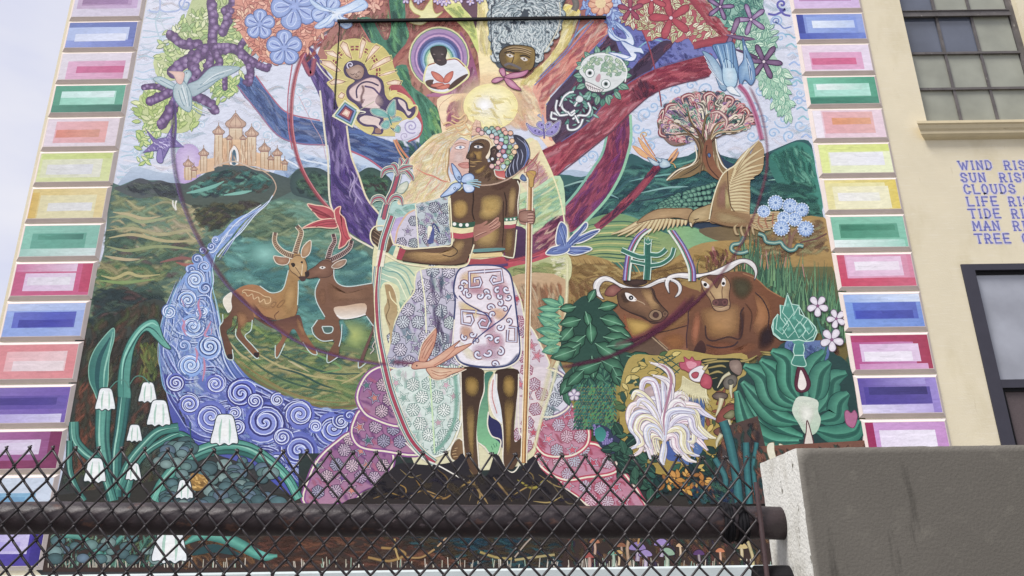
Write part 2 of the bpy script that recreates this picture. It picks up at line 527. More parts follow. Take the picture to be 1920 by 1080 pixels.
class Fig:
    """one painted figure of the mural"""
    def __init__(s, name, label=None, a=False):
        s.name, s.label, s.alpha = name, label, a
        s.p, s.l, s.c, s.f, s.n = [], [], [], [], 0
    def _add(s, pts, cols, faces, lvl):
        s.p.append(np.asarray(pts, float))
        s.l.append(np.full(len(pts), lvl, float))
        c = np.ones((len(pts), 4))
        cc = np.asarray(cols, float)
        c[:, :cc.shape[-1]] = cc
        s.c.append(c)
        s.f += [tuple(i + s.n for i in q_) for q_ in faces]
        s.n += len(pts)
    # filled shape; c2+g = affine gradient from point g[0:2] to g[2:4]
    def fill(s, pts, c, c2=None, g=None, smooth=True, n=4):
        p = P(pts) if isinstance(pts, str) else np.asarray(pts, float)
        if smooth:
            p = sm(p, True, n)
        c = lin(c)
        if c2 is None:
            col = [c] * len(p)
        else:
            c2 = lin(c2)
            x0, y0, x1, y1 = g or (0, p[:, 1].min(), 0, p[:, 1].max())
            dx, dy = x1 - x0, y1 - y0
            t = np.clip(((p[:, 0] - x0) * dx + (p[:, 1] - y0) * dy) / (dx * dx + dy * dy), 0, 1)[:, None]
            col = np.array(c) + (np.array(c2) - np.array(c)) * t
        tri = tessellate_polygon([[Vector((a, b, 0)) for a, b in p]])
        s._add(p, col, tri, coat(cells_poly(p)))
        return s
    # star-shaped shape shaded from rim to centre
    def blob(s, pts, ce, cc, ctr=None, smooth=True, n=4, rings=(1, .72, .4, 0), ease=1.0, soft=None):
        p = P(pts) if isinstance(pts, str) else np.asarray(pts, float)
        if smooth:
            p = sm(p, True, n)
        o = np.array(ctr if ctr is not None else p.mean(0), float)
        ce, cc = np.array(lin(ce)), np.array(lin(cc))
        m = len(p)
        V, C, Fc = [], [], []
        for t in rings[:-1]:
            V.append(o + (p - o) * t)
            C.append(np.tile(cc + (ce - cc) * t ** ease, (m, 1)))
            if soft is not None:
                C[-1] = np.hstack([C[-1], np.full((m, 1), soft * (1 - t ** 2))])
        V.append(o[None])
        C.append(cc[None] if soft is None else np.append(cc, soft)[None])
        for r in range(len(rings) - 2):
            for i in range(m):
                j = (i + 1) % m
                Fc.append((r * m + i, r * m + j, (r + 1) * m + j, (r + 1) * m + i))
        k, r = len(rings) - 1, len(rings) - 2
        for i in range(m):
            Fc.append((r * m + i, r * m + (i + 1) % m, k * m))
        s._add(np.vstack(V), np.vstack(C), Fc, coat(cells_poly(p)))
        return s
    # brush stroke; c / ce = centre and edge colour, c2 = centre colour at the far end
    def st(s, pts, w, c, ce=None, c2=None, w2=None, taper=0, smooth=True, n=5, closed=False, ce2=None, soft=None):
        p = P(pts) if isinstance(pts, str) else np.asarray(pts, float)
        if closed:
            p = sm(p, True, n) if smooth else p
            p = np.vstack([p, p[:1]])
        elif smooth:
            p = sm(p, False, n)
        if len(p) < 2:
            return s
        m = len(p)
        t = np.linspace(0, 1, m)
        d = np.gradient(p, axis=0)
        if closed:
            d[0] = d[-1] = p[1] - p[-2]
        d /= np.maximum(1e-6, np.hypot(d[:, 0], d[:, 1]))[:, None]
        nn = np.stack([-d[:, 1], d[:, 0]], 1)
        W = np.full(m, w / 2.0) if w2 is None else (w + (w2 - w) * t) / 2.0
        if taper == 1:
            W = W * np.sqrt(np.maximum(.03, 1 - t))
        elif taper == 2:
            W = W * np.maximum(.12, np.sin(np.pi * np.clip(t, .02, .98))) ** .6
        elif taper == 3:
            W = W * np.maximum(.05, 1 - t)
        W = W[:, None]
        c = np.array(lin(c))
        cm = np.tile(c, (m, 1)) if c2 is None else c + (np.array(lin(c2)) - c) * t[:, None]
        lvl = coat(cells_path(p, float(W.max())))
        if soft is not None:
            z = np.zeros((m, 1))
            en = np.ones(m)
            en[0] = en[-1] = .15
            V = np.vstack([p - nn * W * 1.25, p, p + nn * W * 1.25])
            C = np.vstack([np.hstack([cm, z]), np.hstack([cm, (en * soft)[:, None]]), np.hstack([cm, z])])
            Fc = [(k * m + i, k * m + i + 1, (k + 1) * m + i + 1, (k + 1) * m + i) for k in (0, 1) for i in range(m - 1)]
        elif ce is None:
            V = np.vstack([p - nn * W, p + nn * W])
            C = np.vstack([cm, cm])
            Fc = [(i, i + 1, m + i + 1, m + i) for i in range(m - 1)]
        else:
            e = np.array(lin(ce))
            em = np.tile(e, (m, 1)) if ce2 is None else e + (np.array(lin(ce2)) - e) * t[:, None]
            V = np.vstack([p - nn * W, p, p + nn * W])
            C = np.vstack([em, cm, em])
            Fc = [(k * m + i, k * m + i + 1, (k + 1) * m + i + 1, (k + 1) * m + i) for k in (0, 1) for i in range(m - 1)]
        s._add(V, C, Fc, lvl)
        return s
    def ol(s, pts, w, c, **k):
        return s.st(pts, w, c, closed=True, **k)
    def fo(s, pts, c, oc, ow, **k):      # filled shape with an outline
        s.fill(pts, c, **k)
        return s.ol(pts, ow, oc, smooth=k.get('smooth', True))
    def bo(s, pts, ce, cc, oc, ow, flat=False, **k):
        if flat:
            return s.fill(pts, ce, cc).ol(pts, ow, oc)
        s.blob(pts, ce, cc, **k)
        return s.ol(pts, ow, oc)
    def dot(s, x, y, r, c, cc=None, n=9, asp=1.0):
        a = np.arange(n) * 2 * math.pi / n
        p = np.stack([x + r * np.cos(a), y + r * asp * np.sin(a)], 1)
        if cc is None:
            return s.fill(p, c, smooth=False)
        return s.blob(p, c, cc, smooth=False, rings=(1, .5, 0))
    def spiral(s, x, y, r, turns, w, c, a0=0.0, dirn=1, tail=None, ce=None, w2=None):
        k = int(14 * turns) + 6
        t = np.linspace(0, 1, k)
        a = a0 + dirn * 2 * math.pi * turns * t
        rr = r * (1 - t) + .3
        p = np.stack([x + rr * np.cos(a), y + rr * np.sin(a) * .95], 1)
        if tail is not None:
            p = np.vstack([sm(np.vstack([tail, p[:1]]), False, 4)[:-1], p])
        return s.st(p, w, c, smooth=False, ce=ce, w2=w2)
    def leaf(s, x, y, a, l, w, c, oc=None, vein=None, ow=1.3, cc=None, bend=.0):
        d = np.array([math.cos(a), math.sin(a)])
        n_ = np.array([-d[1], d[0]])
        o = np.array([x, y])
        ts = [(0, 0), (.25, .42), (.55, .5), (.8, .28), (1, 0), (.8, -.28), (.55, -.5), (.25, -.42)]
        p = np.array([o + d * l * t + n_ * (w * u + bend * l * t * t) for t, u in ts])
        if cc:
            s.blob(p, c, cc, smooth=False, rings=(1, .5, 0))
        else:
            s.fill(p, c, smooth=False)
        if oc:
            s.ol(p, ow, oc, smooth=False)
        if vein:
            s.st([o, o + d * l * .85 + n_ * bend * l * .7], ow, vein, smooth=False)
        return s
    def flower(s, x, y, r, n, c, cc, oc, a0=0, w=.55, ow=1.4, ctr='e8c060', cr=.16):
        for i in range(n):
            a = a0 + i * 2 * math.pi / n
            d = np.array([math.cos(a), math.sin(a)])
            nn = np.array([-d[1], d[0]])
            o = np.array([x, y])
            ts = [(.12, .1), (.45, w * .45), (.8, w * .5), (1, w * .2), (1, -w * .2), (.8, -w * .5), (.45, -w * .45), (.12, -.1)]
            p = np.array([o + (d * t + nn * u) * r for t, u in ts])
            s.blob(p, c, cc, n=2, rings=(1, .5, 0))
            s.ol(p, ow, oc, n=2)
        s.dot(x, y, r * cr, ctr)
        return s
    # many loose brush marks inside a region
    def streaks(s, region, n, ln, w, pal, ang=0.0, wav=.15, seed=1, angf=None, aa=.15, taper=2, cj=.12, clip=True, soft=None):
        if soft is None and s.alpha:
            soft = .8
            w = w * 1.35
        reg = P(region) if isinstance(region, str) else np.asarray(region, float)
        rnd = random.Random(seed)
        x0, y0 = reg.min(0)
        x1, y1 = reg.max(0)
        k = 0
        tries = 0
        own = HOLD[0] is None
        if own:
            bt = open_batch(reg, 16, n)
        while k < n and tries < n * 12:
            tries += 1
            x, y = rnd.uniform(x0, x1), rnd.uniform(y0, y1)
            if not inside(np.array([[x, y]]), reg)[0]:
                continue
            k += 1
            a = (angf(x, y) if angf else ang) + rnd.uniform(-aa, aa)
            l = ln * rnd.uniform(.5, 1.3)
            t = np.linspace(-.5, .5, 7)
            ph = rnd.uniform(0, 6.28)
            off = l * wav * np.sin(t * 5 + ph) * .5
            p = np.stack([x + math.cos(a) * t * l - math.sin(a) * off, y + math.sin(a) * t * l + math.cos(a) * off], 1)
            if clip:
                ok = inside(p, reg)
                if not ok.all():
                    lo, hi = 3, 3
                    if not ok[3]:
                        continue
                    while lo > 0 and ok[lo - 1]:
                        lo -= 1
                    while hi < 6 and ok[hi + 1]:
                        hi += 1
                    p = p[lo:hi + 1]
                    if len(p) < 2:
                        continue
            s.st(p, w * rnd.uniform(.6, 1.4), jit(rnd.choice(pal), cj, rnd), smooth=False, taper=taper, soft=soft)
        if own:
            close_batch(bt)
        return s
    def leaves(s, region, n, l, w, pal, oc=None, vein=None, seed=1, ang=None, ow=1.2, aa=3.2, cc=None):
        reg = P(region) if isinstance(region, str) else np.asarray(region, float)
        rnd = random.Random(seed)
        x0, y0 = reg.min(0)
        x1, y1 = reg.max(0)
        pts = []
        for _ in range(n * 8):
            if len(pts) >= n:
                break
            x, y = rnd.uniform(x0, x1), rnd.uniform(y0, y1)
            if inside(np.array([[x, y]]), reg)[0]:
                pts.append((x, y))
        own = HOLD[0] is None
        if own:
            bt = open_batch(reg.mean(0) + (reg - reg.mean(0)) * 1.12, 40, len(pts) * (1 + (oc is not None) + (vein is not None)))
        for x, y in pts:
            a = (ang if ang is not None else 0) + rnd.uniform(-aa, aa)
            k = rnd.uniform(.75, 1.25)
            s.leaf(x, y, a, l * k, w * k, jit(rnd.choice(pal), .08, rnd), oc, vein, ow, cc)
        if own:
            close_batch(bt)
        return s
    def build(s, parent):
        if not s.n:
            return None
        p = np.vstack(s.p)
        l = np.concatenate(s.l)
        Y = -(0.0004 + l * COAT)
        xz_ = wall_xz(p)
        v = np.stack([xz_[:, 0], Y, xz_[:, 1]], 1)
        me = bpy.data.meshes.new(s.name)
        nf = np.array([len(f) for f in s.f])
        me.from_pydata(v.tolist(), [], s.f)
        # face the street
        nrm = np.zeros(len(me.polygons) * 3, np.float32)
        me.polygons.foreach_get('normal', nrm)
        flip = nrm.reshape(-1, 3)[:, 1] > 0
        if flip.any():
            f2 = [f[::-1] if k else f for f, k in zip(s.f, flip)]
            me.clear_geometry()
            me.from_pydata(v.tolist(), [], f2)
        c = np.clip(np.vstack(s.c), 0, 1)
        a = me.color_attributes.new('Col', 'FLOAT_COLOR', 'POINT')
        a.data.foreach_set('color', c.astype(np.float32).ravel())
        me.materials.append(M['glaze' if s.alpha else 'paint'])
        me.update()
        o = link(bpy.data.objects.new(s.name, me), parent)
        if s.label:
            o['label'] = s.label
        return o

# ---------------------------------------------------------------- quoin blocks up both sides of the mural
# per block: face colours (left, right), then painted bars (u0,v0,u1,v1 from the top left, colour left, colour right)
QL = [
 ('cdc6d8', 'c9c0d4', [(.05, -.0, .95, .68, 'b9a0c0', 'bda2c8'), (.12, 0, .86, .55, 'a583ab', 'ae8fb8'), (.12, .3, .8, .5, '8f6c98', '9a78a6')]),
 ('5f74b5', '5a6cb2', [(.0, .2, .9, .74, 'a3b5df', 'b6c4e6'), (.0, .72, .97, 1, '8495d2', '6575c0'), (.12, .46, .87, .76, 'ccd5ec', 'd8deef')]),
 ('d9d3dc', 'd9d0dc', [(.1, .3, .93, 1, 'd8a9c6', 'cf92b4'), (.24, .5, .93, .76, 'c4608f', 'c25a88')]),
 ('4f9a80', '5ba88e', [(.1, .22, .88, .72, '8ccfb8', 'a5dac9'), (.1, .22, .86, .46, 'c2e4dd', 'd4e9e8'), (.0, .74, 1, 1, '458c76', '356f62')]),
 ('dfd2dc', 'd9cdd6', [(.12, .1, .85, .88, 'dfaab2', 'dc9f9c'), (.14, .4, .75, .68, 'd4806f', 'd0907c')]),
 ('d3dba0', 'cfd898', [(.02, .0, .98, .2, 'c9d78a', 'c2d07a'), (.04, .22, .87, .86, 'd6dab6', 'dbdcca'), (.12, .4, .75, .75, 'd9dad8', 'd6d8dd')]),
 ('d9c27a', 'dccb94', [(.0, .12, .1, 1, 'd3b052', 'd3b45c'), (.12, .22, .88, 1, 'dad2a4', 'dcd6ac'), (.24, .48, .84, .76, 'd7d8d4', 'd9dadb')]),
 ('86c3b0', '7fb9a8', [(.12, .25, .84, .74, '64a795', '5fa491'), (.2, .28, .8, .46, '569c88', '3f7d6f'), (.0, .76, 1, 1, '9ccabd', 'd0dedd')]),
 ('c15480', 'c75a86', [(.0, 0, .8, .25, 'c56d98', 'ddc4da'), (.14, .3, .8, .86, 'd9bedb', 'dcccdf'), (.18, .42, .74, .68, 'dcd4e2', 'dfdde4'), (.87, .0, 1, .9, 'b94468', 'b93c62')]),
 ('8ba5df', '93aae0', [(.0, .0, 1, .22, 'b5c4e6', 'a6b9e4'), (.1, .26, .9, .74, '5866c4', '4650b5'), (.18, .5, .88, .72, '3b409f', '3c3fae')]),
 ('d98a90', 'd9858a', [(.12, .2, .88, .78, 'e2b0b4', 'e5c6c9'), (.22, .48, .86, .78, 'e6d3d8', 'e4d4d6')]),
 ('7f69b8', '6f55ad', [(.0, .24, .98, .62, '5d4aa0', '6350a8'), (.1, .3, .86, .5, '45378a', '4c3f92'), (.0, .76, .95, 1, 'a798d4', 'cfcae8')]),
 ('a86aa2', '8f4a80', [(.0, .22, .76, .62, 'c9a9d2', 'd6c9e0'), (.0, .3, .7, .5, 'd2c2dd', 'd9d0e4'), (.86, 0, 1, 1, '7c2f5b', '7c2f5b'), (0, .78, 1, 1, '8f3d68', '7c2f5b')]),
 ('c6d3e2', 'c9d5e4', [(.0, .4, .82, .9, '6fa5c8', '7fb1d0'), (.2, .5, .7, .75, '5c92ba', '6aa0c4')]),
 ('4b3aa5', '3f2f98', [(.0, .22, .84, .7, 'a79ada', 'c8c1e8'), (.1, .4, .75, .62, '8d80cf', 'b3a9e0'), (.88, 0, 1, 1, '34268a', '2f2280')]),
]
QR = [
 ('d9bfe4', 'd3b8e0', [(.08, .1, .88, .7, 'c48fc0', 'b87cb6'), (.14, .2, .84, .55, '9c5594', 'a56aa6')]),
 ('7f95d8', '8ea3de', [(.0, .0, .1, .9, '35439a', '3f4fa5'), (.0, .76, 1, 1, '4457b4', '6d84cf'), (.14, .1, .9, .74, '93abe2', '8098dc'), (.22, .26, .86, .56, 'e2ebf6', 'bccdee')]),
 ('e9d5e4', 'e8dcec', [(.1, .28, .88, .95, 'dd9fc2', 'dfa6c8'), (.12, .5, .78, .76, 'd05a88', 'd4648e')]),
 ('79c6a8', '4ea183', [(.0, .76, 1, 1, '3c806c', '4b927a'), (.08, .24, .9, .72, 'a2dcca', 'b0e4d4'), (.12, .26, .86, .48, 'eef6f4', 'a8dccb')]),
 ('efe8f0', 'e9d3da', [(.12, .0, 1, 1, 'e8c9d4', 'ead2dc'), (.14, .06, .86, .84, 'e3aab0', 'e4b0ac'), (.26, .28, .82, .52, 'dd9468', 'e0a078')]),
 ('e2ec9a', 'dfea92', [(.1, .0, 1, .22, 'e2ea98', 'dbe680'), (.12, .26, 1, 1, 'e6ecc4', 'ecf2c8'), (.14, .28, .9, .74, 'ebecea', 'ebecf2')]),
 ('e8dd95', 'e2cc5e', [(.0, .1, .84, 1, 'e9e09e', 'ece5a8'), (.1, .22, .88, .98, 'efeabf', 'f0ecc6'), (.16, .44, .74, .72, 'eeedea', 'eeeede')]),
 ('7cc3a6', '84c8ae', [(.1, .24, .9, .7, '4b9579', '5aa58a'), (.12, .28, .86, .46, '3a7f66', '4b9579'), (.0, .76, .96, 1, 'e8f5f2', '9fd6c4')]),
 ('cc4767', 'd87f9f', [(.1, .0, .94, .8, 'e0a8c8', 'd98aa8'), (.12, .06, .86, .68, 'e6bcd8', 'e8c8e0'), (.22, .22, .82, .5, 'efeaf2', 'efe2ee'), (.0, .74, 1, 1, 'cb4060', 'cf4f72')]),
 ('7ea0e0', '6c8ed8', [(.0, .0, 1, .24, '9db8ea', 'd6e2f2'), (.1, .26, .94, .76, '5a74cc', '4a5fc0'), (.12, .5, .88, .74, '4453b8', '3a46a8')]),
 ('b33d70', 'a8284f', [(.0, .2, .8, 1, 'b8508c', 'c57fb5'), (.06, .84, .94, 1, 'cf8ec0', 'dba8d0'), (.1, .26, .86, .78, 'ddc0e0', 'e4cce6'), (.14, .48, .76, .76, 'f0eaf4', 'f0e8f4')]),
 ('5b48a3', '9a86d2', [(.1, .0, .86, .2, '6652ac', 'a294d8'), (.06, .26, .9, .74, '4b3c9c', '56479f'), (.12, .26, .86, .48, '3f3884', '3a3272'), (.0, .76, .9, 1, 'dfdaf0', 'b9aae2')]),
 ('cfa0d4', 'c894cc', [(.0, .0, .1, 1, 'a0285c', 'a0285c'), (.16, .22, .86, .7, 'eae0f2', 'f0eaf6')]),
 ('8fb4d8', '9cc0e0', [(.1, .25, .9, .75, '5c92ba', '6aa0c4')]),
 ('4b3aa5', '3f2f98', [(.1, .25, .9, .75, 'a79ada', 'c8c1e8')]),
]
def quoin(x0, x1, z0, z1, spec, seed):
    c, yf = .052, -.042
    o = MB().cham(x0, x1, z0 + .006, z1 - .006, .001, yf, c).build('quoin_block', M['quoin'], bld)
    rnd = random.Random(seed)
    fx0, fx1, fz0, fz1 = x0 + c + .006, x1 - c - .006, z0 + c + .012, z1 - c - .012
    V, Fc, C = [], [], []
    lv = [0]
    def rect(u0, v0, u1, v1, ca, cb, wob=.006):
        ca, cb = lin(ca), lin(cb)
        lv[0] += 1
        y = yf - .0003 - lv[0] * COAT * 1.5
        n = 5
        X0, X1 = fx0 + (fx1 - fx0) * u0, fx0 + (fx1 - fx0) * u1
        Z0, Z1 = fz1 - (fz1 - fz0) * v1, fz1 - (fz1 - fz0) * v0
        b = len(V)
        for k in range(n):
            t = k / (n - 1)
            x = X0 + (X1 - X0) * t
            for z in (Z0, Z1):
                V.append((x + rnd.uniform(-.3, .3) * wob, y, min(fz1, max(fz0, z + rnd.uniform(-.5, .5) * wob))))
                C.append((*mixc(ca, cb, t), 1))
        for k in range(n - 1):
            Fc.append((b + 2 * k, b + 2 * k + 2, b + 2 * k + 3, b + 2 * k + 1))
    a, b_, bars = spec
    rect(0, 0, 1, 1, a, b_)
    def brush(u0, v0, u1, v1, ca, cb, n):
        for _ in range(n):
            v = rnd.uniform(v0 + .01, v1 - .05)
            ua = rnd.uniform(u0, u0 + (u1 - u0) * .6)
            ub = min(u1, ua + rnd.uniform(.2, .6) * (u1 - u0))
            t = (ua - u0) / (u1 - u0 + 1e-6)
            base = mixc(lin(ca), lin(cb), t)
            k = rnd.uniform(.86, 1.14)
            cc = tuple(min(1, x * k) for x in base)
            rect(ua, v, ub, v + rnd.uniform(.015, .05), cc, mixc(base, lin(cb), .5), .002)
    brush(0, 0, 1, 1, a, b_, 7)
    for (u0, v0, u1, v1, ca, cb) in bars:
        rect(max(0, u0), max(0, v0), u1, v1, ca, cb)
        brush(max(0, u0), max(0, v0), u1, v1, ca, cb, 5)
    mesh_obj('painted_bars', V, Fc, M['paint'], o, cols=C)
    return o
for k in range(-2, 15):
    zb = 10.60 - .640 * k
    quoin(-7.615, -6.335, zb, zb + .640, QL[k % 13] if k < 0 else QL[k], 100 + k)
    zb = 10.555 - .6393 * k
    quoin(4.903, 6.147, zb, zb + .6393, QR[k % 13] if k < 0 else QR[k], 200 + k)
# ---------------------------------------------------------------- the mural
mural = tag(empty('mural', (0, -.001, 0)), 'large colourful painted mural of an embracing couple under a branching tree between the quoin columns', 'mural')
# ---- sky, hills and land of the mural
MUR = P('301,-140 79.5,1072 1657,1072 1457,-140')
f = Fig('painted_sky', 'pale painted sky with curling cloud lines', True)
f.fill(MUR, 'd9dcea', 'c9d3e4', (0, 0, 0, 420), smooth=False)
skyL = P('310,-130 262,60 214,345 330,345 560,330 620,300 640,130 460,-130')
skyR = P('1080,200 1100,330 1250,300 1540,320 1480,-120 1380,-120 1260,100')
f.streaks(skyL, 260, 46, 5, ['e4e4ee', 'cfdbe8', 'dfe3ec', 'c3d6e2', 'e6e0e6'], 0.1, .3, 3)
f.streaks(skyR, 200, 40, 5, ['ebe9f1', 'dfe3f0', 'd3dcec', 'e9ebf3', 'c9dbe8'], 0.1, .3, 4)
f.streaks('620,70 820,60 820,260 640,260', 40, 40, 6, ['e6dfe0', 'd8d8e2'], 1.2, .1, 5)
rs = random.Random(5)
for k in range(26):      # wavy lines at the left border
    y = 20 + k * 12.5
    x = 275 - .18 * y
    f.st([(x + 4, y), (x + 18, y + rs.uniform(-4, 4)), (x + 34, y + rs.uniform(-4, 4)), (x + 50 + rs.uniform(-10, 10), y)], 2.2, jit(['b3cbdf', 'a8c8d8', 'c4d3e2'][k % 3], .05))
f.st('279,18 284,22 296,22 300,14 300,-10', 3, 'a3b4da').st('300,18 310,22 330,21 342,12 348,-4', 3, 'a3b4da').st('343,-4 336,6 342,18 352,16 354,6 348,4', 3, '8fa3cf')
f.st('300,20 292,40 296,62 303,80', 2.5, 'b3cbd8').st('300,24 304,46 314,58 330,60', 2, 'c0d0d8')
def curl(f, x, y, r, d, w, c, c2=None, turns=1.4, a0=0.0, tl=None):
    f.spiral(x, y, r, turns, w, c, a0, d, tail=tl)
    if c2:
        f.spiral(x, y, r * .8, turns * .8, w * .6, c2, a0 + .2, d)
for x, y, r, d, a in [(505, 195, 14, 1, 2), (525, 215, 12, -1, 1), (372, 190, 12, 1, 3), (352, 215, 11, -1, 0), (378, 235, 10, 1, 2), (340, 255, 12, 1, 1), (255, 285, 11, -1, 2), (270, 300, 12, 1, 0),
                      (575, 195, 15, 1, 2), (590, 215, 13, -1, 4), (562, 170, 10, 1, 1), (560, 205, 10, -1, 0), (480, 235, 12, -1, 2), (300, 330, 12, 1, 2), (540, 250, 12, 1, 3), (500, 255, 14, -1, 2), (545, 180, 9, 1, 0)]:
    curl(f, x, y, r, d, 2.2, 'b9cfe0', 'e6eaf2', a0=a)
for x, y, r, d, a in [(1325, 168, 16, 1, 2), (1296, 160, 11, -1, 0), (1210, 215, 15, 1, 2), (1225, 200, 12, -1, 3), (1195, 240, 12, 1, 0), (1182, 262, 10, -1, 2), (1215, 250, 12, 1, 1), (1360, 160, 13, -1, 3), (1268, 170, 10, 1, 3), (1240, 185, 9, -1, 0),
                      (1460, 160, 17, 1, 3), (1490, 155, 13, -1, 0), (1497, 190, 13, 1, 2), (1452, 190, 11, -1, 1), (1425, 170, 11, 1, 0), (1412, 200, 12, -1, 2), (1432, 225, 15, 1, 1), (1470, 225, 18, -1, 3), (1500, 235, 13, 1, 0), (1450, 250, 11, -1, 0), (1395, 150, 12, 1, 4), (1480, 255, 12, 1, 2),
                      (1095, 300, 10, 1, 2), (1110, 292, 12, -1, 1), (1458, 40, 14, 1, 2), (1464, 70, 10, -1, 0), (1410, 255, 12, 1, 0), (1180, 290, 10, 1, 0), (1500, 175, 9, 1, 0), (1220, 275, 11, 1, 3)]:
    curl(f, x, y, r, d, 2.6, '9dbbdc', 'c9dcf0', a0=a)
f.spiral(1466, 8, 11, 1.3, 4, '5a58ae', 1, 1, tail=P('1440,26 1452,28 1460,25 1470,20')).st('1462,18 1470,27 1482,30', 4, '5a58ae')
f.spiral(1456, 40, 7, 1.2, 2.5, '6f86c4', 3, 1, tail=P('1484,50 1470,53 1462,46'))
for k in range(12):
    y = 68 + k * 17
    x = 1490 + .165 * (y - 27)
    f.st([(x - 26, y + rs.uniform(-4, 4)), (x - 16, y - 3), (x - 8, y + 3), (x - 2, y)], 3, jit(['7fb2c8', '8fc4d0', 'b9cfe6', '9fb8e0'][k % 4], .05))
f.build(mural)

f = Fig('painted_mountains', 'distant pale blue painted mountains', True)
f.fill('218,350 235,328 255,312 275,317 300,322 325,328 340,345 350,360 215,360', '9db0c8', 'b8c8da', (0, 350, 0, 310))
f.st('222,330 250,312 270,314 300,322 326,324', 2.5, 'cfd9e6').st('232,300 262,305 300,312 330,316', 3, 'e2e0e8')
f.fill('520,350 528,300 520,278 552,283 580,290 600,296 625,300 720,310 730,360', '94aed0', 'c3d3e6', (0, 340, 0, 280))
f.fill('660,300 680,290 710,300 730,318 735,345 660,345', 'a4bcd8', 'c8d6e6', (0, 340, 0, 290))
f.streaks('528,300 552,287 600,298 690,310 690,335 530,335', 60, 30, 5, ['a9c0dc', '8fabd0', 'c5d4e8', 'b4c8e0'], .2, .3, 6)
f.st('524,296 545,304 570,320 585,334', 3, 'dfe6f0').st('540,285 570,300 600,306 640,318', 3, 'd6e0ec')
f.fill('1040,330 1070,318 1110,322 1150,305 1180,300 1200,340 1040,350', '9fb6cc', 'b9cadc', (0, 340, 0, 300))
f.build(mural)

f = Fig('painted_left_hills', 'dark green painted hills and striped fields left of the couple', True)
f.fill('205,352 225,348 245,340 262,334 280,338 300,338 312,342 330,344 352,342 380,328 402,314 435,306 470,312 500,320 535,334 548,326 560,316 590,314 610,322 640,335 670,325 690,314 710,320 735,345 745,400 745,705 640,750 140,860 195,470', '4f6c68', '68806a', (0, 330, 0, 620), n=3)
landL = P('206,362 250,348 330,372 420,378 520,398 640,400 705,440 720,640 660,700 560,690 430,640 340,600 240,560 155,640 195,470')
f.streaks(landL, 800, 62, 8, ['6f8f7a', '63857a', '8fa27c', 'a3ad80', '7fa088', '567470', '73866c'], 0.02, .25, 11)
f.streaks('210,372 400,384 380,470 360,500 190,520 200,420', 170, 60, 7, ['b9b48a', 'c4b98f', 'a0aa80', '90a888', '749480', 'c0b496'], 0.08, .3, 12)
f.streaks('195,430 350,440 380,470 300,560 180,600 170,560', 200, 60, 7, ['567468', '64846e', '8a9e74', '6f6462', '4a685f', '728464'], -.02, .3, 13)
f.streaks('175,490 330,500 300,530 170,540', 60, 60, 7, ['8f9a68', 'a8a076', '6b8f60', '4f7a5a'], .05, .35, 14)
f.streaks('170,540 322,545 300,590 260,620 150,640', 120, 60, 9, ['3a5250', '36484c', '4b5f56', '5e4a4a', '2f4448'], .0, .25, 15)
# ochre furrows
for s_, c in [('212,398 240,402 270,410 300,406', 'b7ab84'), ('205,408 235,406 262,416 296,412 330,404', '9aa47a'), ('200,432 250,428 300,440 350,432 372,436', 'a8a27a'), ('205,446 250,440 310,452 370,452', 'b3a87c'), ('200,462 240,470 300,462 375,470', '8f9a6c'),
              ('196,480 215,484 240,487 262,486', 'b9a984'), ('190,517 215,522 240,512 262,518 300,515', 'b5ac74'), ('188,526 230,530 290,524', '7f9a5c'), ('300,492 340,484 370,488', '8a5a55'), ('330,492 352,497 380,492', '9a5a50')]:
    f.st(s_, 6, c, taper=2)
# hill tops
f.fill('214,352 236,346 262,334 285,341 300,338 320,343 345,345 362,360 340,378 300,368 260,372 230,362', '4a4f58', '56605f', (0, 335, 0, 375))
f.streaks('225,352 262,338 330,346 350,360 330,372 240,362', 60, 36, 5, ['3f454f', '5c6a66', '4a5560', '6a746c'], .35, .3, 16)
f.fill('336,352 380,330 402,314 435,307 470,314 505,322 560,345 520,372 470,385 420,392 372,388 345,378', '45565a', '4d5a50', (0, 310, 0, 390))
f.streaks('350,352 402,322 470,318 520,336 500,360 420,366 360,372', 130, 34, 6, ['3b6b68', '4a8a82', '5a655c', '33424c', '6fae9c', '5d5550'], -.1, .3, 17)
f.streaks('352,385 480,375 500,392 440,410 400,440 372,430', 110, 34, 6, ['46504a', '5a5a44', '3d4844', '6a6a4e', '504a4a'], -.1, .3, 18)
f.st('350,362 372,358 400,350 420,340', 7, '6fae9f', taper=2).st('420,366 450,362 472,358', 6, '7ab8a8', taper=2)
f.blob('545,334 560,318 590,314 612,322 638,345 632,375 610,380 575,372 548,362', '33484c', '4f7466')
f.blob('662,345 672,325 692,314 712,320 735,340 738,372 715,378 690,372 668,360', '2f4a48', '4f7a62')
f.streaks('550,340 590,320 630,340 625,372 560,365', 60, 26, 6, ['3e5a54', '5b8068', '2f4046', '496a5c'], .4, .3, 19)
f.streaks('670,340 692,320 730,340 725,372 680,362', 50, 24, 5, ['3e5e50', '5b8a64', '35504a', '4a3f44'], .5, .3, 20)
f.streaks('500,372 620,385 640,420 660,470 540,460 500,440 470,430', 220, 60, 9, ['7fae98', '6fa08c', '8fb8a0', '5f8f80', 'a0bf9f', '7a9a7c'], .05, .2, 21)
f.streaks('460,390 520,385 560,400 560,440 480,450 430,440', 90, 50, 7, ['7f9a78', '95a880', '68866c', '4f6f60'], .02, .2, 22)
f.streaks('600,372 740,378 745,430 700,460 640,420', 70, 34, 6, ['8fbfb0', 'a8cfc0', '6fa898', '5c9488'], .1, .2, 23)
f.streaks('430,440 540,460 690,470 710,500 700,640 560,650 440,560 410,500', 330, 60, 12, ['5f9f9a', '4f8a8a', '70b0a8', '82bfb2', '477c7e', '68a69c'], .08, .2, 24)
f.blob('470,452 520,448 540,470 525,500 480,505 455,480', '5aa097', '8fccc0', rings=(1, .8, .6, .3, 0), soft=.9)
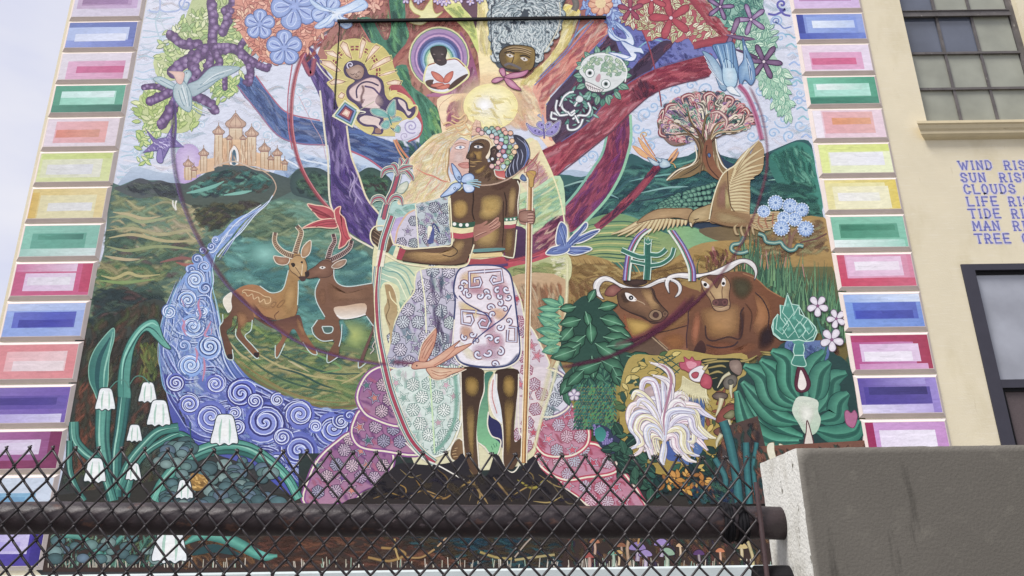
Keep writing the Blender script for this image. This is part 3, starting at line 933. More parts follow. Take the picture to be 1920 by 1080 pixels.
f.streaks('400,560 450,600 520,620 660,640 700,600 700,660 600,690 480,660 410,610', 200, 44, 8, ['7f9a58', '5a7f58', '8fa85c', '456a58', 'a0a868'], .1, .3, 25)
f.blob('640,590 690,600 700,640 670,670 640,650 650,620', '5f8f68', 'b7c468', soft=.9)
# small white bird
f.st('324,376 325,386 331,394', 3, 'd8d8cf').st('331,376 329,384 330,392', 3, 'e3e2d8')
f.build(mural)

f = Fig('painted_dark_bank', 'brown and olive painted bank between the river and the meadow', True)
f.fill('140,640 200,600 290,560 330,600 340,700 400,760 470,800 500,860 590,940 600,1080 80,1080 100,960 130,820', '3d4440', '38383a', (0, 600, 0, 1000), n=3)
f.streaks('160,600 290,556 330,600 340,700 300,960 110,960 130,820', 300, 44, 10, ['4a5448', '3f4f48', '4a3f38', '5a4c40', '36403c', '55603f'], 1.9, .3, 26)
f.streaks('145,640 270,580 320,640 340,730 300,850 150,850', 240, 50, 8, ['4a4f48', '55483f', '3a3f3c', '6b4a3f', '5a5f48', '46423e'], 2.0, .2, 27)
f.streaks('150,720 185,700 180,830 140,900 120,900', 80, 40, 7, ['6f4a3c', '85503e', '5c4438', '4a4a40'], 1.9, .2, 28)
f.streaks('260,640 300,640 305,720 262,720', 50, 24, 5, ['6a7a44', '7a8a48', '56683f', '8f8a4c'], 1.5, .2, 29)
f.streaks('262,800 350,790 360,870 300,900 262,870', 60, 30, 7, ['4a5a50', '5f6a60', '3f4a4a'], 2.3, .2, 30)
# curved meadow bowl
f.fill('395,560 430,620 470,650 560,640 700,660 710,690 690,740 660,768 600,764 520,735 450,690 405,630', '5f7650', '8a8a56', (0, 640, 0, 765), n=4)
def bowl(x, y):
    return math.atan2((x - 590) * .35, 120) * 1.0 + (.55 if x < 560 else 0) * (560 - x) / 160
f.streaks('400,570 430,620 480,645 600,650 700,668 705,690 685,740 655,764 600,760 520,730 450,688 410,630', 420, 56, 7, ['7f9a66', '98a868', '5c8064', 'acb074', '4a6f60', 'b8b078', '6a8c5a'], 0, .18, 31, angf=bowl)
for s_, c in [('440,670 480,700 540,735 600,752 655,755', '8a7a4a'), ('452,660 500,696 560,722 640,738', '3d5c4a'), ('470,655 520,684 580,704 660,716', 'b0a670'), ('500,650 560,680 620,700 690,700', '35564c'), ('560,655 600,668 640,690 600,700', '6f9a5e'),
              ('520,690 560,700 600,720 630,730', '2f5048'), ('540,676 556,684 580,698', 'b9b084'), ('640,720 670,706 690,690', 'b0a872'), ('430,640 450,664 470,676', 'b3a878')]:
    f.st(s_, 4, c, taper=2)
f.st('404,628 425,665 470,705 520,735 575,757 625,764 668,760', 7, '7a6242', ce='5f7a4a')
f.st('398,640 420,680 465,718 515,748 575,770 640,775 672,768', 4, '4a4a7a')
f.build(mural)

# ---- the river
f = Fig('painted_river', 'blue painted river of spiral waves flowing from the castle', True)
riv = P('512,362 500,380 478,394 440,412 418,436 402,448 394,470 376,486 358,500 340,525 326,548 316,580 305,600 300,640 300,680 310,730 330,745 345,770 352,800 400,840 480,850 560,880 590,905 610,870 640,830 690,800 662,770 600,765 540,745 480,718 450,690 430,660 414,600 398,560 400,500 404,480 430,450 445,430 470,404 492,390')
f.fill(riv, '7d9fd8', '4450a6', (0, 520, 0, 800), n=3)
f.fill('300,640 312,700 330,745 350,800 420,845 480,850 560,880 590,910 560,940 480,880 400,850 350,830 320,780', '3c489c', '4450a8', (0, 640, 0, 900))
def flow(x, y):
    if y < 500:
        return 2.4
    if y < 720:
        return 1.5 + (330 - x) * .003
    return .55 if x > 450 else .9
f.streaks(riv, 420, 34, 5, ['b7cdf0', '8fb0e0', 'a7c2ea', '86a3da', 'c6d6f2'], 0, .3, 33, angf=flow)
f.streaks('330,745 480,720 600,768 690,800 610,870 570,900 480,850 400,840 352,800', 420, 34, 5, ['7f8cdc', '5f6cc4', '93a2e6', '4654a8', 'b4c0f0', '6c7ad0'], .5, .4, 34)
DK = ['3f5a96', '35508c', '4a67a4']
DK2 = ['31327c', '3a3f8c', '2c2f74']
spir = [(370, 486, 8), (384, 500, 9), (359, 505, 7), (366, 525, 15), (380, 470, 5), (405, 450, 6), (396, 462, 5), (352, 563, 15), (318, 585, 11), (362, 612, 18), (393, 650, 18), (358, 685, 17), (330, 718, 14), (404, 720, 15), (345, 648, 9), (380, 585, 10), (385, 540, 9),
        (355, 758, 16), (452, 738, 22), (396, 782, 24), (497, 792, 30), (562, 777, 22), (560, 845, 28), (625, 803, 24), (478, 752, 12), (615, 860, 14), (640, 790, 12), (440, 775, 10), (530, 820, 14), (520, 868, 16), (445, 800, 12), (592, 800, 10), (520, 750, 10), (430, 830, 12), (655, 780, 9), (590, 885, 12)]
# long current lines
lines = ['478,398 450,414 430,432 418,452 400,470', '492,388 470,408 452,430 436,452 418,480', '505,376 480,398 460,420', '404,476 396,500 398,530 392,560 400,590', '345,530 335,560 325,590 322,620 312,660',
         '338,520 328,545 318,570 308,610 304,660 312,700', '400,560 406,590 412,620 422,655 440,690 460,715', '395,575 402,610 410,640 420,680 440,712 470,735', '330,600 340,620 338,650 330,680', '345,590 380,580 398,590', '335,635 360,645 380,640 395,625', '410,690 425,710 440,720',
         '318,700 332,740 350,752 380,745 404,752', '312,690 322,735 345,775 360,800', '420,700 440,715 480,724 520,745 560,762 610,772 665,778', '424,712 450,728 480,735 510,750 545,768 590,775 640,778', '470,740 500,748 530,760 540,790 535,820 500,835',
         '530,765 548,790 545,820 580,830 600,815', '540,755 560,752 600,782 640,770', '345,800 380,820 420,822 440,812', '420,815 450,832 480,840 520,836', '480,842 520,850 550,880 580,892', '470,835 510,842 540,862', '575,770 600,785 590,815 612,835 640,826', '600,845 640,822 680,800', '595,858 640,832 670,812',
         '488,850 505,866 535,882 556,900', '360,560 385,556 396,570', '340,575 350,590 372,592', '312,600 326,622 345,630 372,636', '310,640 330,660 340,690 360,706', '308,655 322,685 345,712 372,712', '372,700 385,690 405,690 416,700', '380,660 402,672 416,690',
         '396,775 420,765 440,760', '400,760 430,752 450,765 455,790', '410,812 440,795 468,800', '560,815 590,835 585,865', '550,875 570,880 592,872']
for i, s_ in enumerate(lines):
    p = P(s_)
    low_ = p[:, 1].mean() > 690
    f.st(p, 2.4, (DK2 if low_ else DK)[i % 3], taper=2)
    f.st(p + np.array([2.6, -2.2]), 1.7, 'cfdcf6' if not low_ else 'c3ccf2', taper=2)
    f.st(p + np.array([-5, 5.5]), 1.8, (DK2 if low_ else DK)[(i + 1) % 3], taper=2)
    f.st(p + np.array([-7.5, 7.5]), 1.3, 'b4c4ee', taper=2)
for i, (x, y, r) in enumerate(spir):
    low_ = y > 700
    c = (DK2 if low_ else DK)[i % 3]
    d = 1 if i % 2 else -1
    base = '93a2e4' if low_ else 'b4cdef'
    r *= 1.28
    f.dot(x, y, r * 1.02, jit('5260bc' if low_ else '7ba0dc', .1), base, n=14)
    f.spiral(x, y, r, 3.0 if r > 14 else 1.9, 3.6 if r > 12 else 2.4, c, i * 1.3, d)
    f.spiral(x, y, r * 1.22, 1.3, 1.8, c, i * 1.3 + 1, d).spiral(x, y, r * 1.1, 1.2, 1.6, 'cdd8f6', i * 1.3 + 1.3, d)
    if r > 12:
        f.spiral(x, y, r * .93, 2.8, 1.6, 'dce4fa' if low_ else 'e0eefc', i * 1.3 + .35, d)
f.streaks('560,870 590,905 580,935 555,935 530,880 470,850 500,845', 70, 26, 2.4, ['8f9ae0', '2f3a80', 'b9c6f0', '4a5ab0'], .9, .1, 35)
f.streaks('315,560 400,560 410,640 300,650', 60, 24, 2, ['4f6cab', 'c9dcf4', '6f90cc'], 1.5, .5, 36)
# red stains in the water
for s_ in ['375,560 372,572 376,590 373,600', '342,598 346,608 344,618 350,630', '396,602 390,615 384,628 392,632', '366,652 370,664 368,680', '382,670 384,690 380,715', '340,560 346,575', '348,600 343,615 350,622', '398,615 396,628']:
    f.st(s_, 5, 'c87a86', taper=2, ce='a894c8')
# outline
f.st('340,525 326,548 316,580 304,605 300,640 300,680 308,728 330,745', 2.2, '6fa0c4')
f.st('404,480 398,510 400,545 408,575 420,640 430,665', 1.8, '8fc4cf')
f.st('490,384 450,412 426,438 404,470 394,474', 1.6, 'dbe6f2')
f.st('512,366 500,384 478,404 452,436 430,455 408,482', 2, 'cfe0f0')
f.build(mural)

# ---- castle
f = Fig('painted_castle', 'peach painted castle with onion domes on the left hill')
f.blob('330,290 350,270 372,280 380,320 360,340 336,340', 'b79fd0', 'd6c6e4', soft=.8)
W_ = 'd9b98f'
def tower(x, y0, y1, w, dome=True, c='dccaac'):
    f.fill([(x - w, y1), (x - w, y0), (x + w, y0), (x + w, y1)], c, 'cdb090', (x, y0, x, y1), smooth=False)
    f.st([(x - w, y0), (x - w, y1)], 1.3, 'a37f60', smooth=False).st([(x + w, y0), (x + w, y1)], 1.3, 'a37f60', smooth=False).st([(x, y0 + 3), (x, y1)], 1.2, 'b8926e', smooth=False)
    f.st([(x - w - 1.5, y0), (x + w + 1.5, y0)], 2, 'a8766a', smooth=False)
    if dome:
        h = w * 1.55
        d_ = np.array([(x - w * 1.1, y0 - 1), (x - w * 1.6, y0 - h * .5), (x - w * .75, y0 - h * .95), (x, y0 - h * 1.5), (x + w * .75, y0 - h * .95), (x + w * 1.6, y0 - h * .5), (x + w * 1.1, y0 - 1)])
        f.bo(d_, 'b4917f', 'dcc0a4', '8a7264', 1.1)
        for k in (-.6, 0, .6):
            f.st([(x + k * w * 1.2, y0 - 2), (x + k * w * 1.5, y0 - h * .45), (x, y0 - h * 1.3)], .9, '9a6f60')
        f.st([(x, y0 - h * 1.4), (x, y0 - h * 1.4 - 7)], 1.2, '9f8068', smooth=False)
f.fill('400,308 402,262 425,258 462,258 480,265 482,312', 'dcbc94', 'cfa27a', (0, 258, 0, 312), smooth=False)
f.fill('345,334 345,315 372,312 374,300 402,296 402,320', 'd9b48c', smooth=False).fill('480,285 530,302 538,320 500,318 480,312', 'd9b48c', smooth=False)
for a in [(410, 252, 312, 7), (472, 256, 310, 8), (442, 240, 262, 12), (382, 292, 322, 6), (353, 312, 338, 6), (496, 284, 316, 7), (520, 292, 318, 6), (364, 320, 334, 4), (508, 300, 318, 4), (430, 262, 306, 4), (456, 262, 306, 4), (534, 308, 320, 4)]:
    tower(*a)
f.fill('431,308 431,286 436,277 439,273 443,277 447,286 447,308', 'ece8e4', n=2).fill('435,308 435,288 439,280 443,288 443,308', '4d7488', n=2).st('439,282 439,308', 1.4, '2f3f50')
f.st('430,312 430,286 438,272 448,286 448,312', 1.3, '8a6f60')
f.streaks('402,262 480,262 482,308 402,308', 40, 16, 1.4, ['b48a68', 'e8d0ac', 'c4926c'], 1.57, .02, 41)
f.st('400,315 420,306 440,303 460,310 480,318 505,322', 2.5, 'c9b4a0').st('480,314 500,325 512,336 518,352 512,368', 2, 'c0a58c')
f.build(mural)

# ---- right side land
f = Fig('painted_right_hills', 'teal and green painted hills right of the couple', True)
f.fill('1040,345 1060,328 1090,332 1130,318 1165,300 1185,288 1220,305 1250,298 1290,292 1320,275 1350,290 1400,300 1440,285 1475,270 1500,262 1522,272 1530,340 1545,410 1590,560 1580,640 1500,700 1060,700 1040,500', '2f5c60', '3d6f66', (0, 290, 0, 420), n=3)
RH_ = P('1045,350 1100,334 1165,306 1250,306 1320,290 1420,300 1500,268 1528,300 1545,408 1440,400 1300,400 1200,420 1100,410 1050,400')
def rang(x, y):
    return -.25 + (x - 1250) * .0006
f.streaks(RH_, 520, 56, 7, ['3a7272', '2f5f66', '47887e', '2a4f5a', '3b6a70', '5a9a8c', '274a56'], 0, .25, 43, angf=rang)
for s_, c in [('1050,352 1090,340 1120,338', '8fb8b0'), ('1060,372 1100,350 1140,350', '1f4048'), ('1180,340 1230,330 1300,322', '6fa8a0'), ('1200,362 1250,352 1290,350', '86b4b0'), ('1175,380 1230,372 1280,360', '24424c'), ('1250,312 1290,304 1320,292', '5f9a88'),
              ('1440,338 1470,336 1500,340 1520,336', '8fc4b0'), ('1450,300 1470,310 1480,330', '5fa890'), ('1480,280 1500,300 1515,330', '7ab8a0'), ('1440,362 1480,350 1530,352', '5a9a88'), ('1110,372 1140,365 1160,372', '7aa8a8')]:
    f.st(s_, 3.2, c, taper=2)
f.fill('1345,283 1360,300 1400,320 1372,330 1350,310', '2a3f58').fill('1440,300 1470,275 1500,266 1522,280 1530,320 1540,400 1470,360', '2f7468', '3f8a7a', (1440, 0, 1540, 0))
f.streaks('1440,290 1500,268 1524,290 1535,360 1480,350', 90, 40, 5, ['4a9a86', '2f6a62', '6fb49c', '3a7f70'], 1.1, .2, 44)
f.streaks('1440,345 1530,340 1545,405 1440,400', 80, 46, 7, ['2f5f5c', '3f786c', '28504f', '4a8a78'], .1, .2, 45)
# terraced green hill
f.fill('1090,430 1110,410 1150,400 1190,408 1230,430 1280,450 1300,470 1240,500 1150,500 1080,490', '6f9a68', '9aa868', (0, 400, 0, 500))
f.fill('1250,430 1290,425 1340,440 1380,452 1300,470 1270,450', '8fb87c', '5fa07c', (1250, 0, 1380, 0))
for k in range(15):
    y = 415 + k * 6
    f.st([(1085 + k * .5, y + 12), (1130, y + 3 + k * .4), (1180, y + 1 + k), (1225 + k * 3, y + 14)], 2.6, ['3f6a54', 'b7b870', '5f8f5e', 'c9c47c', '35604c'][k % 5], taper=2)
f.fill('1100,485 1150,492 1230,490 1250,520 1140,520', '3a6a58', '4a7f70', (0, 480, 0, 520))
f.fill('1265,420 1330,412 1400,408 1425,430 1380,450 1340,438 1300,425', '2c3c50').fill('1310,430 1400,425 1440,440 1460,455 1360,455', '6a5a44', '8a7448', (1310, 0, 1460, 0))
f.build(mural)

f = Fig('painted_brown_fields', 'ochre and brown painted plough fields behind the cattle', True)
f.fill('1062,480 1100,478 1140,488 1165,505 1200,510 1240,500 1300,462 1345,452 1400,450 1440,440 1460,415 1546,408 1560,470 1585,560 1560,620 1400,700 1060,700', 'ab8a4c', '8f7440', (0, 450, 0, 640), n=3)
for k in range(14):
    x = 1066 + k * 9
    f.st([(x, 482 + k * .8), (x + 10, 500), (x + 26, 512 + k), (x + 50, 516 + k)], 1.8, ['6a4f2c', 'c9ac68', '7f6236'][k % 3], taper=2)
f.streaks('1066,490 1140,495 1200,512 1300,480 1300,530 1130,560 1066,540', 170, 44, 6, ['b89a58', '9a7a44', 'c4a868', '8a6a3c'], .25, .2, 46)
f.streaks('1300,470 1380,452 1440,455 1440,500 1300,510', 80, 40, 6, ['b2964e', 'a0803f', '8a6c3a', 'c2a45c'], .3, .2, 47)
f.streaks('1400,450 1470,420 1545,412 1560,470 1500,480 1440,500', 130, 40, 7, ['9a7f58', '8a6a48', 'b08f5c', 'a8a070', '7a5a44'], -.25, .2, 48)
f.st('1500,455 1530,448 1550,438', 3, '6a4540').st('1180,535 1210,515 1260,505 1300,498', 2.2, '6a4f2c').st('1070,545 1110,520 1150,520', 2, '7a5a34')
f.streaks('1062,520 1110,530 1130,600 1080,640 1062,600', 60, 30, 5, ['a07f4a', 'b08a58', '8a6238'], 1.0, .2, 49)
f.fill('1330,645 1440,660 1570,620 1600,700 1605,850 1300,880 1120,900 1070,700 1150,640', '6f6236', '4a4a34', (0, 650, 0, 860), n=3)
f.streaks('1070,700 1180,660 1330,660 1420,690 1420,860 1120,880', 260, 30, 7, ['b9a24a', '2f4a3c', 'c9ae58', '3f5a3c', '8a7a40', '24403c', 'a88f44'], 1.0, .3, 50)
f.streaks('1410,640 1600,640 1610,850 1420,860', 200, 40, 9, ['2f5a50', '24484a', '3a6a5c', '6a4a38', '1f3f44'], 1.3, .2, 51)
f.build(mural)

f = Fig('painted_ground_strip', 'dark painted soil, rocks and grass along the foot of the mural', True)
f.fill('560,850 1500,850 1500,1000 560,1000', '2c3a38', '2c2c2e', smooth=False)
f.fill('100,930 300,900 560,930 700,940 1100,950 1240,930 1660,900 1657,1072 80,1072', '33322e', '3c2c28', (0, 930, 0, 1070), smooth=False)
f.streaks('480,1000 700,1000 900,1010 900,1060 480,1065', 260, 40, 6, ['5a3a30', '6a4236', '4a3228', '7a4e38', '55443a'], .05, .15, 52)
f.streaks('340,1000 480,1010 480,1066 340,1066', 100, 30, 5, ['6a4a34', '4a3a2c', '7f5a38'], .5, .3, 53)
f.streaks('90,1000 340,1000 330,1066 85,1066', 200, 26, 4, ['3f6a5c', '2a4f4a', '5a8f7c', '6a7f5a', '1f3a3a', '7fae9a'], -1.1, .3, 54)
f.streaks('680,1000 1060,1003 1060,1066 900,1066', 180, 40, 6, ['24485a', '2f5a62', '1f3a44', '3f3a34', '4a3f2c'], .1, .15, 55)
f.streaks('1060,1004 1650,1004 1655,1066 1060,1066', 260, 24, 6, ['4a3a38', '2f4a40', '5a4a34', '6a3f3a', '38304a', '7a5a3c'], 1.2, .2, 56)
rs = random.Random(9)
for k in range(190):
    x = rs.uniform(90, 1650)
    f.st([(x, 1064), (x + rs.uniform(-2, 2), 1064 - rs.uniform(6, 20))], 1.4, jit(rs.choice(['b9b4a0', 'c9c0b0', '8fae9a', 'a89a8a', 'd6cfc0']), .1), smooth=False)
f.build(mural)
# ---- tree of life: backdrop foliage, branches
f = Fig('painted_rust_foliage', 'rust red painted leaves between the upper branches', True)
f.fill('596,110 615,60 640,20 700,-70 1000,-70 1130,-60 1150,20 1130,60 1060,130 960,200 840,240 760,240 720,130 650,110', 'a3615c', 'b27a66', (0, 0, 0, 200))
f.streaks('600,105 640,0 1120,0 1120,60 1000,190 840,240 770,240 720,120', 700, 15, 5, ['b07868', '8f5450', '7f6a50', 'b88468', '94604e', 'a06a5c'], 1.9, .15, 60)
f.streaks('600,100 640,30 820,20 860,60 830,90 760,80 740,120 640,100', 260, 16, 4, ['b8786a', '9a5a54', '8a7a5a', 'c48a74', '7f6a50', '94504e'], 1.9, .15, 61)
f.leaves('700,36 735,36 730,70 715,60', 30, 11, 5, ['b88a74', '9a7a62'], '7f4a48', seed=62)
f.streaks('765,40 800,30 850,20 890,60 850,60 790,60', 90, 14, 4, ['b4685a', 'a85a50', 'c07a68'], 2.1, .15, 63)
f.build(mural)
f = Fig('painted_blue_foliage', 'blue violet painted leaves behind the right branches', True)
f.fill('1060,130 1110,60 1150,-60 1240,-60 1330,70 1345,110 1240,140 1170,200 1100,190', '5a5ea6', '6f78bc', (1060, 0, 1340, 0))
f.streaks('1080,120 1120,50 1160,20 1240,60 1330,90 1320,115 1230,130 1160,180 1100,170', 340, 12, 4, ['6c74ba', '4f529a', '7f86c8', '5a62ac', '45488c'], .8, .3, 64)
f.st('1065,85 1085,60 1110,38', 3, '7fa8cc').st('1185,100 1220,75 1255,82', 2.5, '7fb4c8')
f.build(mural)

def bark(f, reg, pal, n, ln, w, angf, seed):
    f.streaks(reg, n, ln, w, pal, 0, .12, seed, angf=angf, aa=.12)
f = Fig('painted_green_branch', 'green painted branches of the big tree', True)
gb = '668,34 700,36 722,72 731,50 730,-70 757,-70 760,36 766,70 742,112 735,126 762,122 772,160 800,182 828,215 842,262 838,300 790,300 786,240 770,200 748,150 722,118 700,88 684,62'
f.fill(gb, '3f7a62', '4a8a70', (0, 40, 0, 260), n=3)
bark(f, sm(P(gb), True, 3), ['4f9478', '35685a', '2f5a54', '5fa486', '3f7f66', '6fb47c'], 170, 40, 7, lambda x, y: 1.15 if y > 60 else 1.5, 65)
f.st('668,34 684,62 700,88 722,118', 2, 'c0605a').st('700,36 722,74 732,52 728,0', 2.2, '8a3f48').st('762,40 768,72 742,112', 2, '9a4a4c')
f.streaks('805,200 830,215 832,260 812,258', 14, 24, 4, ['8fc47a', '6fae6c', 'a0cc84'], 1.2, .1, 66)
f.build(mural)
f = Fig('painted_rust_branch', 'rust painted branch crossing behind the rainbow figure', True)
f.st('733,128 752,102 790,62 830,32 880,10 940,-30', 13, 'ad6456', ce='8f4a48').streaks('735,125 752,96 800,48 850,22 860,32 800,68 762,108', 40, 20, 3, ['c07a66', '9a4f4c', 'd08a70'], -.8, .1, 67)
f.fill('862,60 884,100 897,150 897,172 880,178 850,186 825,182 800,178 872,150', '8f4a70', 'b06a90', (0, 100, 0, 185)).streaks('875,90 897,150 890,176 830,184 880,140', 40, 24, 5, ['a8608a', 'c08aa8', '7f3f62', 'd0a0b8'], 1.9, .1, 68)
f.build(mural)
f = Fig('painted_yellow_branch', 'pale yellow painted branches and glow at the middle of the tree', True)
f.fill('820,186 850,176 896,170 898,120 890,80 872,40 832,14 850,-30 890,-70 925,-70 925,100 960,140 985,148 1000,150 1030,180 1050,230 1050,300 990,240 900,236 838,262 825,220', 'f6eaae', 'f2d2b0', (0, 60, 0, 260), n=3)
f.fill('832,12 864,8 884,36 893,55 897,100 878,64 850,34', 'dcdf88', 'cfd87c', (832, 0, 890, 0)).streaks('836,14 862,10 892,56 894,80 860,36', 30, 24, 4, ['c4d07c', 'e6e89c', 'b0c478'], .9, .1, 69)
f.streaks('893,-20 922,-20 924,110 896,110', 40, 40, 6, ['f0e8a8', 'e4d888', 'efe4b8', 'e8d898'], 1.55, .05, 70)
f.fill('864,6 893,-10 893,52 884,32', '6a4a5a')
ya = '1056,14 1066,8 1088,22 1078,50 1064,84 1040,112 1012,142 988,168 972,160 1000,136 1030,106 1048,78 1054,48'
f.fill(ya, 'e9dc96', 'efe2b4', (0, 10, 0, 160)).streaks(sm(P(ya), True, 3), 60, 34, 6, ['f0e6a0', 'e0cf78', 'f2ebc0', 'e6d890'], -1.0, .05, 71)
f.st('1088,26 1084,48 1068,86 1044,112 1012,144', 2, '6f7ab0').st('1058,20 1070,12 1086,22', 5, 'e8d468').st('1074,-10 1080,8 1076,20', 12, '7f7a72', ce='5f5a58')
f.streaks('840,186 895,176 1010,150 1046,230 1040,260 960,240 880,235 835,250', 130, 40, 10, ['fbeecb', 'f2c8a8', 'f8dcc0', 'f0d4b4', 'f6e4ac', 'ecb89c'], .9, .1, 72)
f.streaks('838,190 870,186 860,230 835,250', 30, 30, 6, ['b85a80', 'c48a94', 'a8507a', 'd8a0a0'], 2.0, .1, 73)
f.build(mural)
f = Fig('painted_pink_branch', 'salmon and red painted branch right of the elder', True)
pb = '1113,34 1126,34 1148,50 1146,62 1108,95 1062,148 1022,196 1040,250 1030,262 1008,190 1000,162 1040,122 1062,98'
f.fill(pb, 'cf6f6a', 'e0a08a', (1146, 40, 1000, 180), n=3)
bark(f, sm(P(pb), True, 3), ['d87f70', 'c25a62', 'e8b09c', 'dc9080', 'b8606c', 'e2c0b0'], 120, 36, 5, lambda x, y: -.83, 74)
f.st('1113,40 1062,100 1002,160', 2, '6f78b0').st('1148,56 1108,97 1062,150 1024,197', 2, '5a6aa8')
f.build(mural)
f = Fig('painted_dark_branch', 'dark plum painted branch holding the skull figure', True)
db = '1130,82 1148,64 1170,120 1183,130 1200,112 1240,78 1262,82 1236,110 1215,135 1180,160 1150,188 1100,232 1060,272 1036,262 1024,200 1062,152'
f.fill(db, '45344e', '54405a', (1130, 80, 1040, 260), n=3)
bark(f, sm(P(db), True, 3), ['5a4460', '3a2c44', '684a62', '4a3852', '7a4a62'], 110, 30, 5, lambda x, y: -.8, 75)
f.build(mural)
f = Fig('painted_purple_branch', 'plum red painted branches sweeping down to the right of the couple', True)
p2 = '1178,212 1180,262 1172,296 1160,330 1135,370 1100,410 1068,436 1056,396 1085,360 1112,320 1132,285 1142,240 1148,222'
f.fill(p2, '8a3a58', '9a4468', (0, 210, 0, 430), n=3)
bark(f, sm(P(p2), True, 3), ['a84a6a', '7a3058', 'b85068', '8a4080', '983a5a', '6f3068'], 190, 40, 5, lambda x, y: 1.75 if y < 290 else 2.2, 76)
f.st('1182,215 1183,262 1174,300 1162,332 1138,372 1102,412 1075,438', 5, '8fc8a4').st('1140,240 1130,286 1110,318 1082,358 1053,392', 4.5, '7fb8a0')
f.st('1236,308 1205,348 1170,385 1138,412 1118,428', 13, 'a03450', ce='7f2c48', w2=15).streaks('1236,304 1240,314 1210,350 1170,392 1122,430 1116,420 1165,378', 40, 30, 4, ['b84a5c', '8a2c48', '5a3050'], 2.3, .08, 77)
f.build(mural)
f = Fig('painted_red_branch', 'crimson painted branch arching to the right', True)
rb_ = '1335,102 1310,106 1232,128 1188,150 1142,184 1100,232 1052,266 1006,292 1030,338 1062,312 1102,282 1150,242 1190,202 1238,168 1330,142'
f.fill(rb_, 'a03a50', 'ae4458', (1330, 0, 1030, 0), n=3)
bark(f, sm(P(rb_), True, 3), ['b84e62', '942f4a', 'c45a68', '8a2c48', 'a83e52', 'cf8490'], 260, 40, 5, lambda x, y: -.25 if x > 1230 else -.72, 78)
f.st('1332,102 1310,106 1232,128 1188,150 1142,184 1100,232 1052,266', 2, '5a5a8c').st('1330,143 1238,169 1190,204 1150,244 1102,284 1064,314 1034,338', 2.2, '6a3a50')
f.streaks('1195,145 1230,160 1225,180 1175,200 1180,170', 40, 24, 6, ['5a3048', '6f344c', '8a3a50'], 1.2, .1, 79)
f.build(mural)
f = Fig('painted_blue_branch', 'blue painted branch arching down from the left', True)
bb = '452,142 480,144 508,182 540,214 600,228 655,236 700,254 745,270 800,285 835,272 800,300 740,318 716,316 690,300 655,282 612,271 560,268 520,252 482,208 444,162'
f.fill(bb, '4a6aa8', '3f5f9c', (450, 0, 740, 0), n=3)
bark(f, sm(P(bb), True, 3), ['5a7ab4', '3a5590', '6f8cc0', '4a68a4', '334a84', '7f8ab0'], 230, 44, 5, lambda x, y: .9 if x < 540 else .25, 80)
f.st('480,142 508,180 540,212 600,226', 2.4, 'b0607a').st('444,160 482,208 520,253 560,269 612,272', 2.4, '9a6a8c').st('655,282 690,298 718,318', 3, 'b85a74')
f.streaks('735,262 830,262 820,300 760,330', 60, 30, 6, ['35685a', '3f7a62', '4a6a98', '2f5a54'], .8, .2, 81)
f.st('742,262 752,280 768,300', 4, 'c87a50').st('738,262 748,284 760,302', 3, 'd89a6a')
f.build(mural)
f = Fig('painted_purple_trunk', 'violet painted trunk outlined in cream on the left', True)
tb = '562,92 588,92 616,140 641,172 650,236 657,290 672,330 686,372 712,405 728,418 722,462 700,462 672,446 652,432 636,412 622,388 619,300 612,250 602,190 580,140'
f.fill(tb, '4f3f7c', '5a3f88', (0, 100, 0, 460), n=3)
def ta(x, y):
    return 1.1 if y < 180 else (1.45 if y < 330 else .95)
bark(f, sm(P(tb), True, 3), ['6a4f98', '47367a', '7f68ac', '5a4190', '3d3070', '9a86c0'], 260, 44, 5, ta, 82)
f.streaks('640,300 665,310 690,360 680,400 650,380', 10, 50, 2.4, ['c9b8e0', 'b8a4d8'], 1.5, .3, 83)
f.st('578,92 602,130 620,150', 2.5, 'd8d4c4').st('600,170 609,250 615,300 619,380 638,416 655,440 700,466', 3.4, 'e2dcc4').st('650,236 658,290 673,330 688,372 714,405', 3.4, 'e4d8b4').st('560,180 585,230 603,262 612,300', 1, 'c9a0a8')
f.st('560,92 582,140 590,110', 10, 'a84a58', ce='6a3a62').streaks('560,80 600,60 620,52 600,90 575,120', 40, 20, 5, ['c05a50', 'b04a50', '5a4048', '9a4448'], -.8, .1, 84)
f.build(mural)

# ---- translucent circles
f = Fig('painted_red_circle', 'thin red painted circle sweeping down to the left of the trunk', True)
C_ = '622,34 590,66 566,106 552,150 546,200 548,252 562,308 588,356 622,398 632,410'
f.st(C_, 8, 'a33c4c', soft=.95).st(P(C_) + np.array([3, 0]), 2, 'c87a80')
f.st('548,120 540,180 541,240 548,280', 2, 'b85a70').st('1190,30 1214,80 1228,130 1236,170 1240,200', 2.5, '8f3c4c')
f.st('640,38 637,140 628,230', 2.2, '4a3a48', soft=.8)
f.build(mural)

# ---- upper left foliage and flowers
f = Fig('painted_lime_leaves', 'lime green painted leaves at the upper left', True)
lr = '335,30 372,-60 470,-60 480,40 498,100 470,150 436,186 412,186 402,160 380,200 366,240 340,256 320,300 270,312 258,270 262,200 290,150 305,90'
f.fill('345,40 390,-60 470,-60 470,60 450,110 400,130 340,120 320,90', 'b9c690', n=3).fill('290,105 340,100 400,120 440,150 430,180 400,170 350,150 300,150', 'c4cf98', n=3).fill('262,180 330,160 380,200 360,240 330,250 275,240', 'c0cc90', n=3)
f.leaves('330,35 480,-10 470,110 440,170 400,185 390,130 300,140 300,90', 420, 15, 6.5, ['bccf86', 'a8c278', 'cfdc9a', 'd6dcae', '9ab87a', 'e0e4c0'], '7f9a62', seed=91, ow=1.1)
f.leaves('262,180 290,150 372,200 360,245 300,240 262,270', 150, 17, 7, ['b9cc7c', 'cbd88f', 'd9e0a8', 'a4bd6c'], '7f9a55', seed=92, ow=1.1)
f.leaves('262,245 300,240 290,300 262,305', 34, 15, 6, ['b9cc7c', 'cbd88f', 'd9e0a8'], '6f9a5c', seed=93, ow=1.1)
